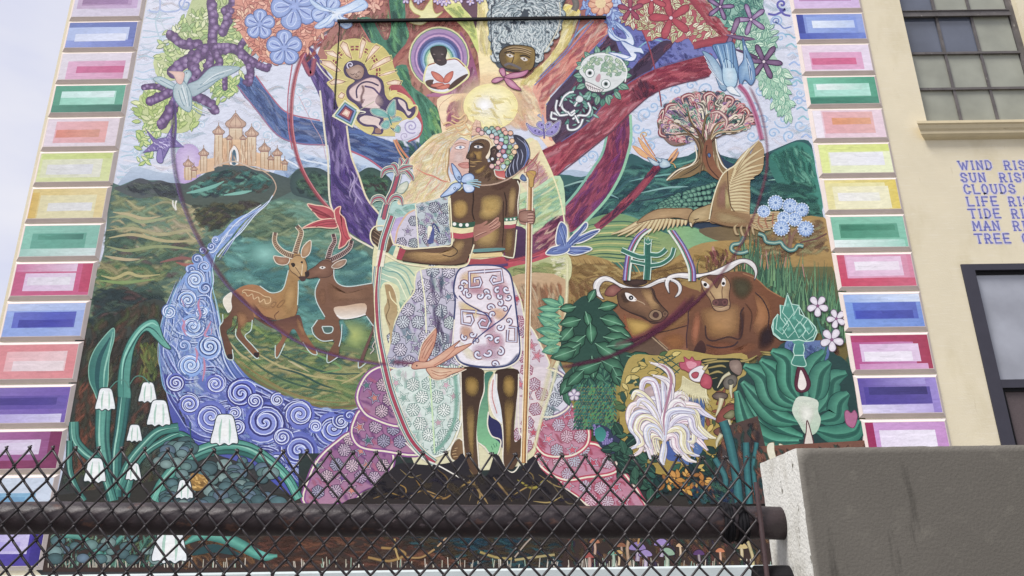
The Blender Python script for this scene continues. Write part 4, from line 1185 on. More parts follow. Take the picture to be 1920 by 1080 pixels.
f.leaves('400,150 440,150 428,186 404,180', 30, 16, 6, ['b9cc7c', 'cbd88f'], '6f9a5c', seed=94)
f.build(mural)
f = Fig('painted_purple_blossoms', 'knobbly purple painted blossom stems among the lime leaves')
def lumpy(pts, w, seed=1):
    w *= 1.15
    f.st(pts, w, '6f4f80', ce='4f3a62', taper=0).dot(*P(pts)[-1], w * .55, '543c66', '6f4f80').dot(*P(pts)[0], w * .5, '543c66', '6f4f80')
    r = random.Random(seed)
    for x, y in resample(sm(P(pts)), 9):
        f.dot(x + r.uniform(-w * .45, w * .45), y + r.uniform(-w * .45, w * .45), w * .36, '4f3a64', '7a5a8c')
    for x, y in resample(sm(P(pts)), 8):
        f.dot(x + r.uniform(-w * .3, w * .3), y + r.uniform(-w * .3, w * .3), w * .3, '6a4a80', 'a890b8')
for i, (s_, w) in enumerate([('396,5 400,40 398,80', 16), ('440,-5 430,30 418,60', 15), ('372,82 345,84 320,66', 15), ('402,92 380,100 345,118 325,135', 20), ('380,98 360,120 372,145 352,150', 17), ('400,90 440,92 465,112', 16), ('395,100 392,125 380,150', 14), ('465,112 470,135 466,155', 13), ('452,85 470,60 490,20', 11), ('470,112 490,125 500,128', 12), ('400,92 412,118 398,132', 13),
                         ('270,164 290,162 305,166', 10), ('322,172 300,182 282,190', 15), ('362,180 385,188 402,206', 15), ('330,190 318,210 304,232', 17), ('350,160 330,178', 14), ('422,145 422,165', 9), ('420,20 440,10 470,5', 12), ('444,-20 436,20', 12)]):
    lumpy(s_, w, i)
# violet star flower at the left edge
f.fo('272,240 292,262 312,258 325,232 322,256 345,276 318,276 303,306 298,282 268,286 288,268', '7a6aa8', '4f4488', 1.5, smooth=False)
f.streaks('275,245 292,262 312,258 322,240 320,258 335,272 315,276 300,300 296,280 275,284 288,268', 60, 8, 1.8, ['a99cd0', '5a4a94', 'c9c0e2'], .6, .2, 95)
f.fo('296,282 303,280 306,302 300,306 294,300', '8a7ab8', '4f4488', 1.3)
f.st('326,180 330,230 327,270', 4, '6a5a98')
f.build(mural)
f = Fig('painted_pelican', 'pale blue grey painted bird with open wings among the leaves')
f.bo('352,160 372,150 395,128 420,124 450,127 432,140 410,150 395,162 375,175 360,180', '9db4bc', 'bccdd2', '7f9aa6', 1.3)
f.bo('328,158 315,150 300,144 287,148 300,158 318,166 330,168', 'a3bcc4', 'c9d8da', '7f9aa6', 1.3)
f.bo('328,160 340,152 350,158 358,175 360,195 356,210 342,204 330,190 325,175', 'a6bcc2', 'ccd9da', '6f8f9c', 1.4)
f.bo('345,150 344,138 350,132 357,134 359,142 354,150 350,158', '9fb8c0', 'c4d4d8', '6f8f9c', 1.3).dot(350, 137, 1.2, '333344')
f.bo('345,136 330,134 316,134 326,142 332,155 340,158 345,148', 'd9b0a4', 'e6cabc', '9a8a90', 1.2)
for s_ in ['375,160 400,145 420,138', '370,168 395,155 412,146', '340,165 345,180 350,196', '335,170 340,188 346,200', '350,165 353,180 356,200', '300,150 315,158 326,164', '360,196 375,206 392,212', '358,200 372,212 384,216', '362,190 380,198 396,205']:
    f.st(s_, 1.6, '7a98a6')
for s_ in ['380,158 405,140 435,130', '342,160 348,182 352,200', '362,200 378,208 394,214']:
    f.st(s_, 1.4, 'dfe8ea')
f.build(mural)
f = Fig('painted_orange_leaves', 'orange pink painted leaves at the top left', True)
f.fill('440,20 470,-70 660,-70 650,20 625,50 600,66 575,92 545,118 500,118 480,100 455,70', 'cf8a76', 'd9967c', (0, 0, 0, 100), n=3)
f.leaves('440,20 480,-20 660,-20 640,30 600,70 560,110 500,118 460,75', 420, 15, 6, ['e0a088', 'cf806c', 'e8b098', 'd4907a', 'c47868', 'e6bc9c'], '9a5550', seed=96, ow=1.1)
f.leaves('630,-20 720,-20 715,12 670,32 640,30', 90, 14, 6, ['e8b8a0', 'e0a088', 'efccb0'], 'b8766a', seed=97, ow=1.1)
f.build(mural)
def bflower(x, y, r, n, a0, c='7f98d0', cc='a9bce4'):
    f = Fig('painted_blue_flower')
    f.flower(x, y, r, n, c, cc, '56689c', a0, w=.85, ow=1.8, ctr='8fa4d8')
    for i in range(n):
        a = a0 + i * 2 * math.pi / n
        d = np.array([math.cos(a), math.sin(a)])
        f.ol([np.array([x, y]) + d * r * t + np.array([-d[1], d[0]]) * r * u for t, u in ((.3, .08), (.6, .2), (.85, .1), (.85, -.1), (.6, -.2), (.3, -.08))], 1.5, 'c4d2f0')
        f.st([np.array([x, y]) + d * r * .25, np.array([x, y]) + d * r * .75], 2.2, '5a6fb4', smooth=False)
    f.build(mural)
bflower(553, 12, 44, 5, .55)
bflower(487, 46, 28, 5, 1.0)
bflower(533, 90, 33, 5, -1.57)
bflower(614, 22, 30, 5, .3, '8aa4d8', 'c4d4ee')
f = Fig('painted_dove', 'white blue painted butterfly shaped bird at the top left')
f.bo('580,-4 600,10 628,16 650,10 676,-2 690,10 680,20 655,24 640,30 655,38 660,48 648,54 636,46 628,36 618,46 600,54 590,50 610,34 622,24 600,20 584,8', 'b4cdea', 'e6eef6', '7f9ac8', 1.6, n=3)
for s_ in ['590,4 610,16 630,20', '640,28 660,20 682,8', '598,50 612,42 622,30', '634,30 644,44 654,48']:
    f.st(s_, 1.8, '8fb0dc')
f.build(mural)
f = Fig('painted_yellow_bird', 'pale yellow painted bird in front of the rust branch')
f.fill('770,0 778,14 792,20 800,10 810,-2 812,16 818,26 830,22 820,32 806,38 790,47 772,44 764,38 782,35 788,30 776,24 768,12', 'dcd890', 'efeab8').ol('770,0 778,14 792,20 800,10 810,-2 812,16 818,26 830,22 820,32 806,38 790,47 772,44 764,38 782,35 788,30 776,24 768,12', 1.4, 'b8a860')
f.build(mural)
f = Fig('painted_top_blossoms', 'lilac and peach painted blossoms along the top edge')
rs = random.Random(3)
for k in range(26):
    f.flower(730 + k * 7.5 + rs.uniform(-3, 3), rs.uniform(-26, 4), rs.uniform(6, 9), 5, ['c9b4d8', 'b4a0d0', 'd8c4dc', '9aa8d8'][k % 4], 'e2d6ea', '8a7aa8', rs.uniform(0, 3), ow=1)
f.flower(1126, 6, 24, 9, 'd89a7c', 'e8bfa0', 'a8685a', .2, w=.6, ctr='e8d0a0', cr=.45)
for k in range(9):
    f.dot(1126 + 8 * math.cos(k * .7), 6 + 8 * math.sin(k * .7), 2.2, 'c9a070', 'f0e0b8')
f.build(mural)
f = Fig('painted_pale_blue_leaves', 'pale blue painted leaves around the peach blossom')
f.leaves('1090,-10 1170,-10 1168,40 1150,48 1130,30 1100,20', 90, 15, 6, ['9ab4dc', '7f9acc', 'b4c8e6'], '5a6aa8', seed=98)
f.flower(1126, 6, 23, 9, 'd89a7c', 'e8bfa0', 'a8685a', .2, w=.6, ctr='e8d0a0', cr=.45)
f.build(mural)

# ---- upper right foliage
f = Fig('painted_cream_leaves', 'cream painted leaves outlined in red around a red star flower', True)
rr = '1168,-60 1300,-60 1330,0 1372,52 1350,82 1305,88 1290,72 1270,80 1240,70 1215,78 1205,58 1185,52 1168,40 1175,20'
f.fill(rr, 'a84858', 'b85560', (0, 0, 0, 80), n=3)
f.leaves('1172,-10 1320,-10 1350,40 1365,66 1320,80 1290,66 1250,72 1220,68 1200,50 1172,40', 300, 15, 7.5, ['cfd6a4', 'd9deb4', 'bfc894', 'e2e4c4'], '9a4450', '8f6a5c', seed=99, ow=1.2)
f.st('1290,-20 1320,20 1350,52 1385,76', 22, 'a83848', ce='8f3044').streaks('1296,-10 1316,-10 1395,72 1380,88 1340,60', 60, 20, 4, ['b84a58', '943040', 'c46a70', 'd08a90'], .8, .1, 100)
f.st('1300,86 1335,78 1372,72', 14, 'a83c4c', ce='8f3044')
f.build(mural)
def starf(x, y, r, n, c, oc, a0, w=.36, cc=None, ctr='e0d0d8'):
    Fig('painted_star_flower').flower(x, y, r, n, c, cc or c, oc, a0, w=w, ow=1.6, ctr=ctr, cr=.08).build(mural)
starf(1258, 34, 40, 5, 'a83c4e', '7f2c40', -1.85, cc='bc4a58')
starf(1222, 0, 28, 5, 'b04452', '7f2c40', .4, cc='c05560')
starf(1182, 18, 24, 5, '94385a', '6a2c48', .9, cc='a84a60')
f = Fig('painted_teal_leaves', 'teal and mint painted leaves at the upper right', True)
f.fill('1310,-60 1430,-60 1430,10 1444,44 1446,90 1462,120 1475,160 1485,230 1470,215 1445,180 1420,150 1400,110 1400,80 1375,60 1345,30', '7fb4a4', 'b4d4bc', (1320, 0, 1470, 180), n=3)
f.leaves('1320,-10 1430,-10 1432,30 1400,60 1370,50 1345,25', 150, 15, 7, ['5fa08c', '7fb8a0', '4a8a80', '94c4ac'], '3a6a68', '4a8078', seed=101, ow=1.2)
f.leaves('1370,50 1440,40 1446,90 1430,110 1400,100', 90, 17, 8, ['a8d0b4', 'b9dcc0', '94c4a8', 'c9e4cc'], '5a9080', '6fa48c', seed=102, ow=1.2)
f.leaves('1425,100 1465,120 1485,225 1470,225 1440,170 1420,140', 110, 17, 8, ['b4d8bc', 'c6e4c8', 'a4d0b0', 'd4e8d0'], '6fa890', '8fc0a4', seed=103, ow=1.2, ang=1.3, aa=1.0)
f.build(mural)
f = Fig('painted_plum_stems')
starf(1350, 13, 26, 5, '6f5080', '3f2c50', -1.3, .3, 'a88ab4')
starf(1408, 37, 30, 5, '8a6a98', '4a3460', -1.9, .3, 'b8a0c4')
starf(1432, 116, 34, 6, '6a4a70', '3a2848', .1, .3, '8f6f94')
starf(1372, 66, 34, 2, '7a5a80', '4a3458', -1.2, .3, 'a080a4')
f.st('1362,66 1390,72 1415,74', 9, '8a6a90', ce='4a3458', taper=2).st('1420,110 1400,100 1376,92', 8, '6a4a70', ce='3a2848', taper=1)
f.build(mural)
f = Fig('painted_blue_swallow', 'diving blue painted bird with spread wings at the upper right')
f.bo('1316,96 1330,118 1340,140 1350,165 1360,170 1362,155 1350,125 1335,105', '7fa4c0', 'b4ccdc', '3f5f88', 1.5)
f.bo('1336,86 1356,82 1374,80 1380,105 1384,130 1380,155 1366,163 1356,150 1352,125 1344,104', '5a86b4', '9ac0d8', '35557f', 1.5)
f.bo('1392,72 1402,95 1412,118 1416,145 1408,160 1396,150 1388,162 1384,130 1394,110', '5f8ab8', 'a0c0d8', '35557f', 1.5)
f.bo('1358,112 1372,118 1382,140 1380,160 1370,166 1358,158 1354,138', 'a4c8dc', 'cfe2ec', '45688f', 1.5)
for k in range(7):
    f.st([(1340 + k * 5.5, 86 - k * .6), (1348 + k * 4.4, 108), (1354 + k * 3.5, 128)], 1.6, ['35557f', 'b4d0e6', '4a78a8'][k % 3])
for k in range(6):
    f.st([(1318 + k * 2, 100 + k * 5), (1335 + k * 2, 128 + k * 4), (1352 + k, 160)], 1.3, ['45688f', 'dfeaf2'][k % 2])
    f.st([(1394 + k * 1.5, 78 + k * 8), (1400 + k * 2, 110 + k * 5), (1406 + k, 150)], 1.3, ['35557f', 'cfe0ee', '5f8ab8'][k % 3])
f.bo('1362,165 1372,162 1380,170 1388,180 1378,178 1368,174', 'd9e4ea', 'f0f2f2', '8fa8bc', 1.2)
f.build(mural)
def ZF(ox, oy, k):
    return lambda s_: P(s_) / k + np.array([ox, oy])
def shade(f, pts, c, a=.8, ctr=None):
    """soft airbrushed patch"""
    return f.blob(pts, c, c, ctr=ctr, rings=(1, .85, .65, .4, 0), soft=a)
Z1, Z3, Z4 = ZF(680, 220, 3.6), ZF(680, 480, 3.6), ZF(560, 680, 2.8235)
ZH = ZF(820, 220, 8.31)

def dots_hex(f, x, y, r, base, ink, oc, a0, ring=True):
    a = a0 + np.arange(6) * math.pi / 3
    p = np.stack([x + r * np.cos(a), y + r * np.sin(a)], 1)
    f.fill(p, base, smooth=False)
    bt = open_batch(p, 2, 34)
    f.ol(p, 1.5, oc, smooth=False)
    if ring:
        for rr, n, w in ((r * .3, 7, 1.5), (r * .58, 11, 1.8), (r * .8, 14, 1.6)):
            for i in range(n):
                b = i * 2 * math.pi / n + a0
                d = np.array([math.cos(b), math.sin(b)])
                f.st([np.array([x, y]) + d * (rr - w), np.array([x, y]) + d * (rr + w)], w, ink, smooth=False)
    close_batch(bt)
def star(f, x, y, r, c, oc, c2, a0):
    for k, (rr, cc) in enumerate(((r, oc), (r * .82, c2), (r * .6, oc), (r * .45, c))):
        p = []
        for i in range(10):
            a = a0 + i * math.pi / 5
            q_ = rr if i % 2 == 0 else rr * .45
            p.append((x + q_ * math.cos(a), y + q_ * math.sin(a)))
        f.fill(np.array(p), cc, smooth=False)
def lace(f, region, pal, seed, sp=27, pad=6):
    sp *= 1.12
    """star and rosette lace of the dress"""
    rnd = random.Random(seed)
    reg = sm(P(region) if isinstance(region, str) else region, True, 3)
    x0, y0 = reg.min(0)
    x1, y1 = reg.max(0)
    j = 0
    y = y0 + sp * .3
    while y < y1:
        x = x0 + (sp * .5 if j % 2 else 0)
        i = 0
        while x < x1 + sp:
            px, py = x + rnd.uniform(-3, 3), y + rnd.uniform(-3, 3)
            ring_ = np.array([(px + math.cos(a) * pad, py + math.sin(a) * pad) for a in (0, 1.57, 3.14, 4.71)])
            if inside(ring_, reg).all():
                if (i + j * 2) % 3 == 2:
                    star(f, px, py, sp * .5, jit(rnd.choice(pal[1]), .15, rnd), pal[3], rnd.choice(pal[0]), rnd.uniform(0, 1))
                else:
                    dots_hex(f, px, py, sp * .44, jit(rnd.choice(pal[0]), .06, rnd), pal[2], pal[3], rnd.uniform(0, 1))
            x += sp
            i += 1
        y += sp * .82
        j += 1
    return f
COOL = (['d9d4e0', 'cfd6dc', 'c9d6d2', 'ddd6e2'], ['7f9aa0', '8a7a9c', '6f8a98'], '4a4a62', '4f5068')
MAG = (['c4acc0', 'b498b8', 'd0b4c0', 'a4a0b8'], ['6f4a8a', '4f7a78', 'c47a6a'], '3f3850', '542f5c')
PALE = (['dfe8e0', 'e6ece4', 'd6e4dc'], ['8fb0a4', 'c9a4b0', '9ab8b0'], '6a8480', '7f9f94')
RED = (['ccbcc8', 'c0b8c8', 'b8c0cc', 'd4b4c0'], ['c04a60', 'b8405a', 'd87a88'], '8a4a60', '9a3a54')

# ---- background aura of the couple
f = Fig('painted_aura', 'pale yellow painted halo of light around the couple', True)
f.fill('760,400 850,340 930,300 985,262 1004,264 1022,300 1042,345 1056,400 1063,450 1065,520 1060,600 1046,680 1030,740 1008,810 985,872 800,880 762,830 730,760 712,690 700,600 698,500 702,460 712,400', 'e2dfae', 'ddd8b0', (0, 300, 0, 800), n=3)
f.fill('712,395 760,372 792,376 790,400 765,405 742,440 735,465 712,460', 'a8cfc4', 'c9d8dc', (0, 380, 0, 460)).streaks('720,400 790,380 785,405 735,440', 30, 26, 5, ['8fc4b4', 'b4d8cc', '9accc0'], .1, .1, 121)
f.fill('735,415 758,408 745,440 738,465 722,440', 'b9a4d4', 'cfc0e0', (0, 410, 0, 465))
# right side rays
f.fill('972,300 1002,262 1020,290 1040,335 1054,390 1040,400 1000,370 975,340', 'e6cfae', 'e8e4b0', (970, 0, 1050, 0)).streaks('985,300 1010,290 1035,335 1040,350 1000,370 985,350', 70, 34, 5, ['d89a9c', 'e8c4b0', 'c98a94', 'f0e0b4', 'd8b0b8'], -.8, .06, 122)
f.fill('968,370 1000,355 1050,330 1060,400 1050,440 1000,440 965,410', 'b8d8b0', 'c9dca8', (0, 340, 0, 430)).streaks('968,372 1048,335 1058,400 1045,430 970,430', 110, 36, 6, ['9accac', 'b8dca8', 'd4e0a8', '8fc4b0', 'c4d490', 'e4e8bc'], -.55, .06, 123)
f.fill('965,430 1000,440 1058,402 1063,450 1062,470 1000,486 950,500 945,470', '8a4a6a', '6a3058', (0, 400, 0, 500)).streaks('1000,440 1050,400 1062,440 1060,470 1000,470', 90, 34, 5, ['c8788a', '9a4a6c', '7a3058', 'e0c0a8', '5a2850', 'd8a49a'], -.65, .06, 124)
f.fill('950,430 985,430 990,478 955,488', '52305a', '432848', (0, 430, 0, 490))
f.st('1062,415 1066,455 1064,480', 8, 'e9e2b4', soft=.9)
f.fill('938,492 1000,486 1040,462 1064,470 1050,480 1000,492 950,505', 'b8384c').st('948,494 1000,480 1060,466', 5, 'c8485c')
f.fill('950,505 1000,492 1064,476 1065,530 1000,540 955,530', '8fa060', 'cfd09c', (960, 0, 1060, 0)).streaks('955,505 1060,480 1062,520 1000,535 955,528', 80, 40, 5, ['9aa864', '7f9458', 'b8b878', 'a8b070'], .15, .08, 125)
f.streaks('1030,485 1064,478 1065,520 1040,524', 30, 22, 4, ['ecebc4', 'e8e8b0', 'f0efd4'], 0, .05, 126)
f.fill('952,522 1060,524 1052,640 1030,700 1000,700 975,600', 'c4a47c', 'b0704c', (0, 520, 0, 700)).streaks('958,528 1056,528 1040,640 1020,690 985,640', 160, 50, 6, ['cfb08a', 'b8926a', 'a8704c', 'c4a078', 'd8c09a', '9a6a4a'], 1.35, .08, 127)
# left side curls
f.fill('708,505 740,490 790,500 786,530 775,560 770,590 745,570 725,540 712,540', '9cc4b0', 'd8dcb0', (720, 0, 790, 0))
for i, s_ in enumerate(['712,500 725,508 745,512 760,530 770,555 778,570', '710,510 728,518 745,524 756,545 765,565', '715,495 740,500 762,512 772,535 782,548', '712,522 732,530 742,548 752,560', '730,492 760,500 778,518 788,530', '722,500 735,505 756,516 770,536']):
    f.st(s_, 2.4, ['6fa098', 'eeeecc', '8fb8a8', 'e8ecd0', '7fae9c', 'dfe8c8'][i], taper=2)
f.fill('716,535 735,530 750,550 742,620 738,700 718,640 712,580', 'dcdcac', 'e4e0bc', (0, 530, 0, 700))
f.streaks('742,560 780,560 772,600 755,620', 30, 24, 4, ['7fb0a0', 'a8ccb0', 'c4d8b0'], 1.1, .2, 128)
f.build(mural)

f = Fig('painted_sun', 'glowing pale yellow painted sun above the couple', True)
f.blob([(918 + 78 * math.cos(a), 196 + 62 * math.sin(a)) for a in np.arange(0, 6.28, .4)], 'ecc4a0', 'f8eebc', soft=.95, rings=(1, .85, .65, .4, 0))
f.blob([(920 + 51 * math.cos(a), 200 + 43 * math.sin(a)) for a in np.arange(0, 6.28, .4)], 'f0e49c', 'fbf6d8', rings=(1, .8, .6, .3, 0))
f.blob([(908 + 26 * math.cos(a), 198 + 24 * math.sin(a)) for a in np.arange(0, 6.28, .5)], 'fcf8e4', 'ffffff', soft=1, rings=(1, .8, .5, .2, 0))
f.streaks([(925 + 50 * math.cos(a), 205 + 38 * math.sin(a)) for a in np.arange(0, 6.28, .4)], 24, 24, 4, ['f4eaa8', 'ecdc94', 'f8f2d0'], .6, .3, 129)
f.st([(865 + 2 * math.cos(a), 0) for a in ()] or '868,180 866,205 880,226 905,240', 1.5, 'd8b088').st('852,176 824,200 830,232 858,250', 1.2, 'd09a84', soft=.7)
f.build(mural)

# ---- dress of the woman
f = Fig('painted_dress', 'lace patterned painted dress of stars and rosettes spreading into lobes', True)
lobes = [('733,688 700,694 680,715 670,745 680,770 700,785 750,800 820,790 830,700', MAG, 1), ('680,768 664,790 660,815 676,838 720,846 790,850 800,790 720,784', MAG, 2),
         ('662,812 630,830 600,858 582,890 572,945 650,945 680,925 712,910 733,880 735,850 700,842', MAG, 3),
         ('1020,692 1050,700 1066,720 1070,752 1060,770 1030,782 985,770 985,700', COOL, 4), ('1062,762 1085,770 1102,800 1102,830 1085,848 1060,856 1020,852 1000,820 1010,780', RED, 5),
         ('1098,832 1130,840 1150,858 1158,880 1140,890 1100,895 1060,900 1020,880 1008,850', RED, 6), ('1155,880 1180,900 1200,930 1206,955 1120,955 1080,930 1050,905 1100,892', RED, 7)]
for reg, pal, sd in (lobes[2], lobes[1], lobes[0], lobes[6], lobes[5], lobes[4], lobes[3]):
    ec = '8a4a90' if pal is MAG else ('b83c58' if pal is RED else '8f7a98')
    f.fill(reg, pal[0][1], pal[0][0])
    if pal is not COOL:
        f.fill(reg, '8a5088' if pal is MAG else 'b8607c', 'b0809c' if pal is MAG else 'c494a8')
    f.ol(reg, 9, ec)
    f.streaks(reg, 26, 22, 7, [ec, pal[1][0], 'c46a8a'], .8, .2, sd + 300, soft=.6)
    lace(f, reg, pal, sd, 27)
    f.ol(reg, 3.2, 'ece2cc')
body = '790,505 860,503 858,560 855,640 858,690 733,690 730,650 738,610 755,575 776,548 778,525'
f.fill(body, 'c9c4d2', 'b4b4c8', (0, 500, 0, 690)).streaks(body, 60, 26, 8, ['a894c0', '7f9aa8', '9a7a9c', 'b4ccc4'], 1.4, .2, 311, soft=.6)
lace(f, body, COOL, 11, 27)
f.streaks('805,505 832,505 836,660 815,670', 26, 40, 6, ['6a5a84', '4f6a80', '5a4a70'], 1.5, .1, 312, soft=.5)
f.ol(body, 3, 'e4e2b8')
top = Z1('358,585 440,560 580,530 600,860 560,870 380,890')
f.fill(top, 'bcc8cc', smooth=False).streaks(top, 40, 18, 6, ['a894c0', '7fa8a8', 'b48a98', '9ac0b4'], .9, .2, 313, soft=.7)
lace(f, top, COOL, 12, 22)
f.st(Z1('440,840 460,810 470,760 478,720 500,740 520,780'), 3, '3f4a78').fill(Z1('440,850 455,810 470,740 485,760 480,830 475,850'), '4a5590').fill(Z1('440,740 470,745 455,790 440,820'), 'ece8d0')
bulge = Z1('355,625 300,660 260,710 225,770 215,850 260,870 372,888')
f.fill(bulge, 'cdc8d8', smooth=False)
lace(f, bulge, COOL, 13, 21)
f.st(Z1('352,625 300,655 262,708 235,765 220,850'), 3, 'd8b08c').st(Z1('356,585 365,700 378,888'), 2.5, 'e6e4c8').st(Z1('358,585 440,560 580,530'), 2, 'e6e4c8').st(Z1('580,540 588,700 600,862 540,876 380,892 220,858'), 2.6, 'e8e4bc')
side = '958,530 975,560 985,600 1000,620 1015,650 1028,690 960,690 965,640'
f.fill(side, 'd4c8d0')
lace(f, side, RED, 14, 24, 4)
f.ol(side, 2.6, 'e8e4c0')
f.st('733,678 780,683 860,690', 11, '7a3a5c', soft=.75)
mid_ = '738,692 862,692 862,760 858,800 840,840 815,856 790,856 765,830 748,780 738,730'
f.fill(mid_, 'd8e4dc', 'cfe0d8', (738, 0, 860, 0)).streaks(mid_, 60, 30, 7, ['c9e0d4', 'e4ece4', 'b4d4c8', 'e6dce0'], 1.5, .15, 314)
lace(f, mid_, PALE, 15, 27)
f.st('852,694 856,740 852,790 832,830 812,848', 9, '7fb8a4', soft=.8).st('862,694 866,760 862,800 842,842 812,858 790,860', 3, 'eef0e4')
rgt = '962,692 1028,692 1030,730 1010,800 990,850 964,845 968,760'
f.fill(rgt, 'dcd0d4', 'e0d4d0', (0, 690, 0, 850))
lace(f, rgt, RED, 16, 26)
f.st('1064,480 1062,560 1054,640 1036,720 1014,790 1000,850 994,868', 7, 'efecc0', soft=.9).st('1050,560 1046,640 1030,700 1012,770', 12, 'e8e6b0', soft=.5)
f.st(Z3('390,85 420,300 430,520'), 2.6, 'ecebc8').st(Z4('695,60 710,300 720,480'), 2.8, 'c9e4b4')
f.st('1022,300 1042,345 1056,400 1064,470', 3, 'e9e4b4')
f.build(mural)

# ---- the woman
f = Fig('painted_woman', 'pale blonde painted woman whose profile merges with the man', True)
hair = Z1('560,95 620,50 690,40 740,70 730,150 720,160 700,150 660,135 620,170 590,215 575,300 570,380 590,440 560,520 470,560 350,580 240,590 250,540 300,470 330,420 340,350 300,310 330,260 400,190 470,130')
f.fill(hair, 'f2e6b8', 'f0d8b8', (0, 250, 0, 380), n=3)
def ha(x, y):
    return math.atan2(y - 225, x - 905) if y < 300 else 2.35
f.streaks(sm(hair, True, 3), 230, 40, 5, ['f8f0c8', 'ecdca4', 'f2d8b8', 'f8f2dc', 'eccaa8', 'f4e6b0', 'faf4d4'], 0, .2, 131, angf=ha)
for s_ in ['700,70 560,110 440,180 350,290 380,330', '690,90 580,130 480,190 400,290 430,350', '680,110 600,150 520,210 470,300 480,360', '670,120 590,180 555,260 540,340 550,400', '650,80 520,130 400,220 330,290', '700,60 640,60 580,90 500,130', '640,130 560,200 520,290 500,370 520,420', '600,160 565,240 560,340 575,420']:
    f.st(Z1(s_), 1.6, 'ccae74', taper=2)
f.st(Z1('360,345 420,380 480,400 540,430 590,440'), 3, 'd0785c', taper=2).st(Z1('480,400 450,440 420,480'), 2, 'd8907c', taper=2).st(Z1('540,430 490,480 450,520'), 2, 'd8907c', taper=2)
f.fill(Z1('625,170 660,150 700,158 722,165 712,220 705,270 720,300 720,380 660,400 600,380 585,320 590,240'), 'dcb8ac', 'd6ac9c', (0, 262, 0, 330))
shade(f, Z1('620,230 680,240 690,300 640,320 605,290'), 'ead0c8', .8)
f.st(Z1('620,185 660,172 700,180'), 2, 'b0806c').st(Z1('585,210 580,300 572,370 590,430'), 2.4, 'a8804c')
f.fill(Z1('622,208 645,192 680,192 692,206 665,218 640,218'), 'ece8ea', n=3).dot(*Z1('660,204')[0], 2.6, '7f98b4', '4a6a90').ol(Z1('622,208 645,192 680,192 692,206 665,218 640,218'), 1.2, '9a6a60')
f.bo(Z1('645,320 665,310 690,306 716,308 718,340 690,345 665,338'), 'c4786c', 'd89488', 'a0584c', 1).st(Z1('648,320 690,322 716,322'), 1, '9a4f48')
f.st(Z1('700,240 698,270 690,292'), 1.6, 'bf9484')
for s_ in ['540,50 580,35 640,60 700,20 690,-20 650,10 600,-10', '560,80 610,60 650,90 700,60', '600,20 640,40 680,20', '690,40 720,90 740,60', '640,100 680,120 720,110 730,140']:
    f.st(Z1(s_), 3, 'e8c890', ce='dcb084').st(Z1(s_) + 1.5, 1, 'c09a6c')
f.st('690,60 700,90', .1, 'ffffff')
f.build(mural)

# ---- the man
f = Fig('painted_man', 'dark skinned painted man with beaded headdress, armbands and a patterned skirt', True)
DB, MB_, GL_, OLV = '3f2c24', '6a4a34', 'a8863f', '8a6c38'
# hair and head dress
f.fill(ZH('1180,290 1260,280 1360,340 1430,450 1450,600 1400,740 1330,820 1200,900 1060,960 1040,880 1120,740 1200,600 1240,450'), '2c2c3c', '3f4256', (940, 0, 995, 0))
for s_ in ['1240,320 1360,420 1400,560 1370,720 1300,820', '1230,500 1260,600 1240,720 1260,850', '1150,720 1120,820 1150,920', '1200,650 1180,760 1200,880', '1300,500 1330,600 1300,740', '1080,820 1070,900 1090,940', '1350,360 1420,500 1430,640']:
    f.st(ZH(s_), 1.8, 'a4a8c0', taper=2)
f.st(ZH('1360,400 1410,520 1400,640 1350,760'), 3.6, '5a74b0', taper=2)
f.fill(Z1('690,460 700,400 715,380 730,360 900,350 960,410 1060,420 1055,460 1050,520 1055,600 1045,700 950,920 750,920 600,700 590,560 620,530'), DB, '5a3f2f', (0, 330, 0, 480))
body_ = Z1('590,540 640,500 740,480 800,440 830,380 900,400 1000,410 1050,450 1060,520 1050,600 1045,690 1030,760 1020,940 960,950 945,900 750,910 715,940 700,985 620,1000 400,990 250,965 230,950 240,890 420,880 560,865 605,855 620,820 600,790 595,700')
f.fill(body_, '5c4130', '6a4c36', (0, 350, 0, 500), n=3)
shade(f, Z1('605,590 640,555 690,560 715,600 705,660 660,690 615,670'), 'c8a25a', 1)
shade(f, Z1('790,620 800,540 870,520 930,530 950,580 930,650 880,690 820,700 780,670'), 'c9a760', 1)
shade(f, Z1('760,740 830,720 900,720 930,780 900,870 820,890 760,860'), 'bc9a5c', .95)
shade(f, Z1('1000,470 1035,480 1035,560 1020,660 985,670 980,560'), 'b49258', .95)
shade(f, Z1('970,760 1015,760 1010,880 985,920 960,900'), '9a7a44', .8)
shade(f, Z1('260,930 350,905 480,915 600,900 680,850 690,900 650,960 520,985 350,975'), 'be9860', 1)
shade(f, Z1('620,840 680,830 690,870 640,910 610,900'), 'b89458', .8)
shade(f, Z1('820,560 880,545 920,580 900,640 830,640'), 'c8a85c', .7)
shade(f, Z1('630,590 680,590 685,640 640,650'), 'c4a058', .7)
shade(f, Z1('400,930 520,930 600,910 560,950 420,960'), 'c09c64', .6)
shade(f, Z1('860,470 960,430 1010,440 960,480 900,500'), '5f4034', .7)
f.st(Z1('744,480 748,560 740,640 755,700'), 3, '2f1f1c', soft=.9).st(Z1('955,500 970,580 965,680'), 2.6, '35241f', soft=.9).st(Z1('950,560 948,650 950,760 940,880'), 2, '2f1f1c', soft=.9)
f.st(Z1('590,860 640,905 600,940 540,930'), 1.8, '3a2820').st(Z1('590,545 592,700 610,850'), 2, '2a1c1a')
f.st(Z1('745,700 745,830 735,900 700,980'), 2, '2a1c1a').st(Z1('290,890 420,890 560,872 600,858'), 2, '3a2820').st(Z1('270,970 420,990 600,1000 690,985'), 2, '2a1c1a')
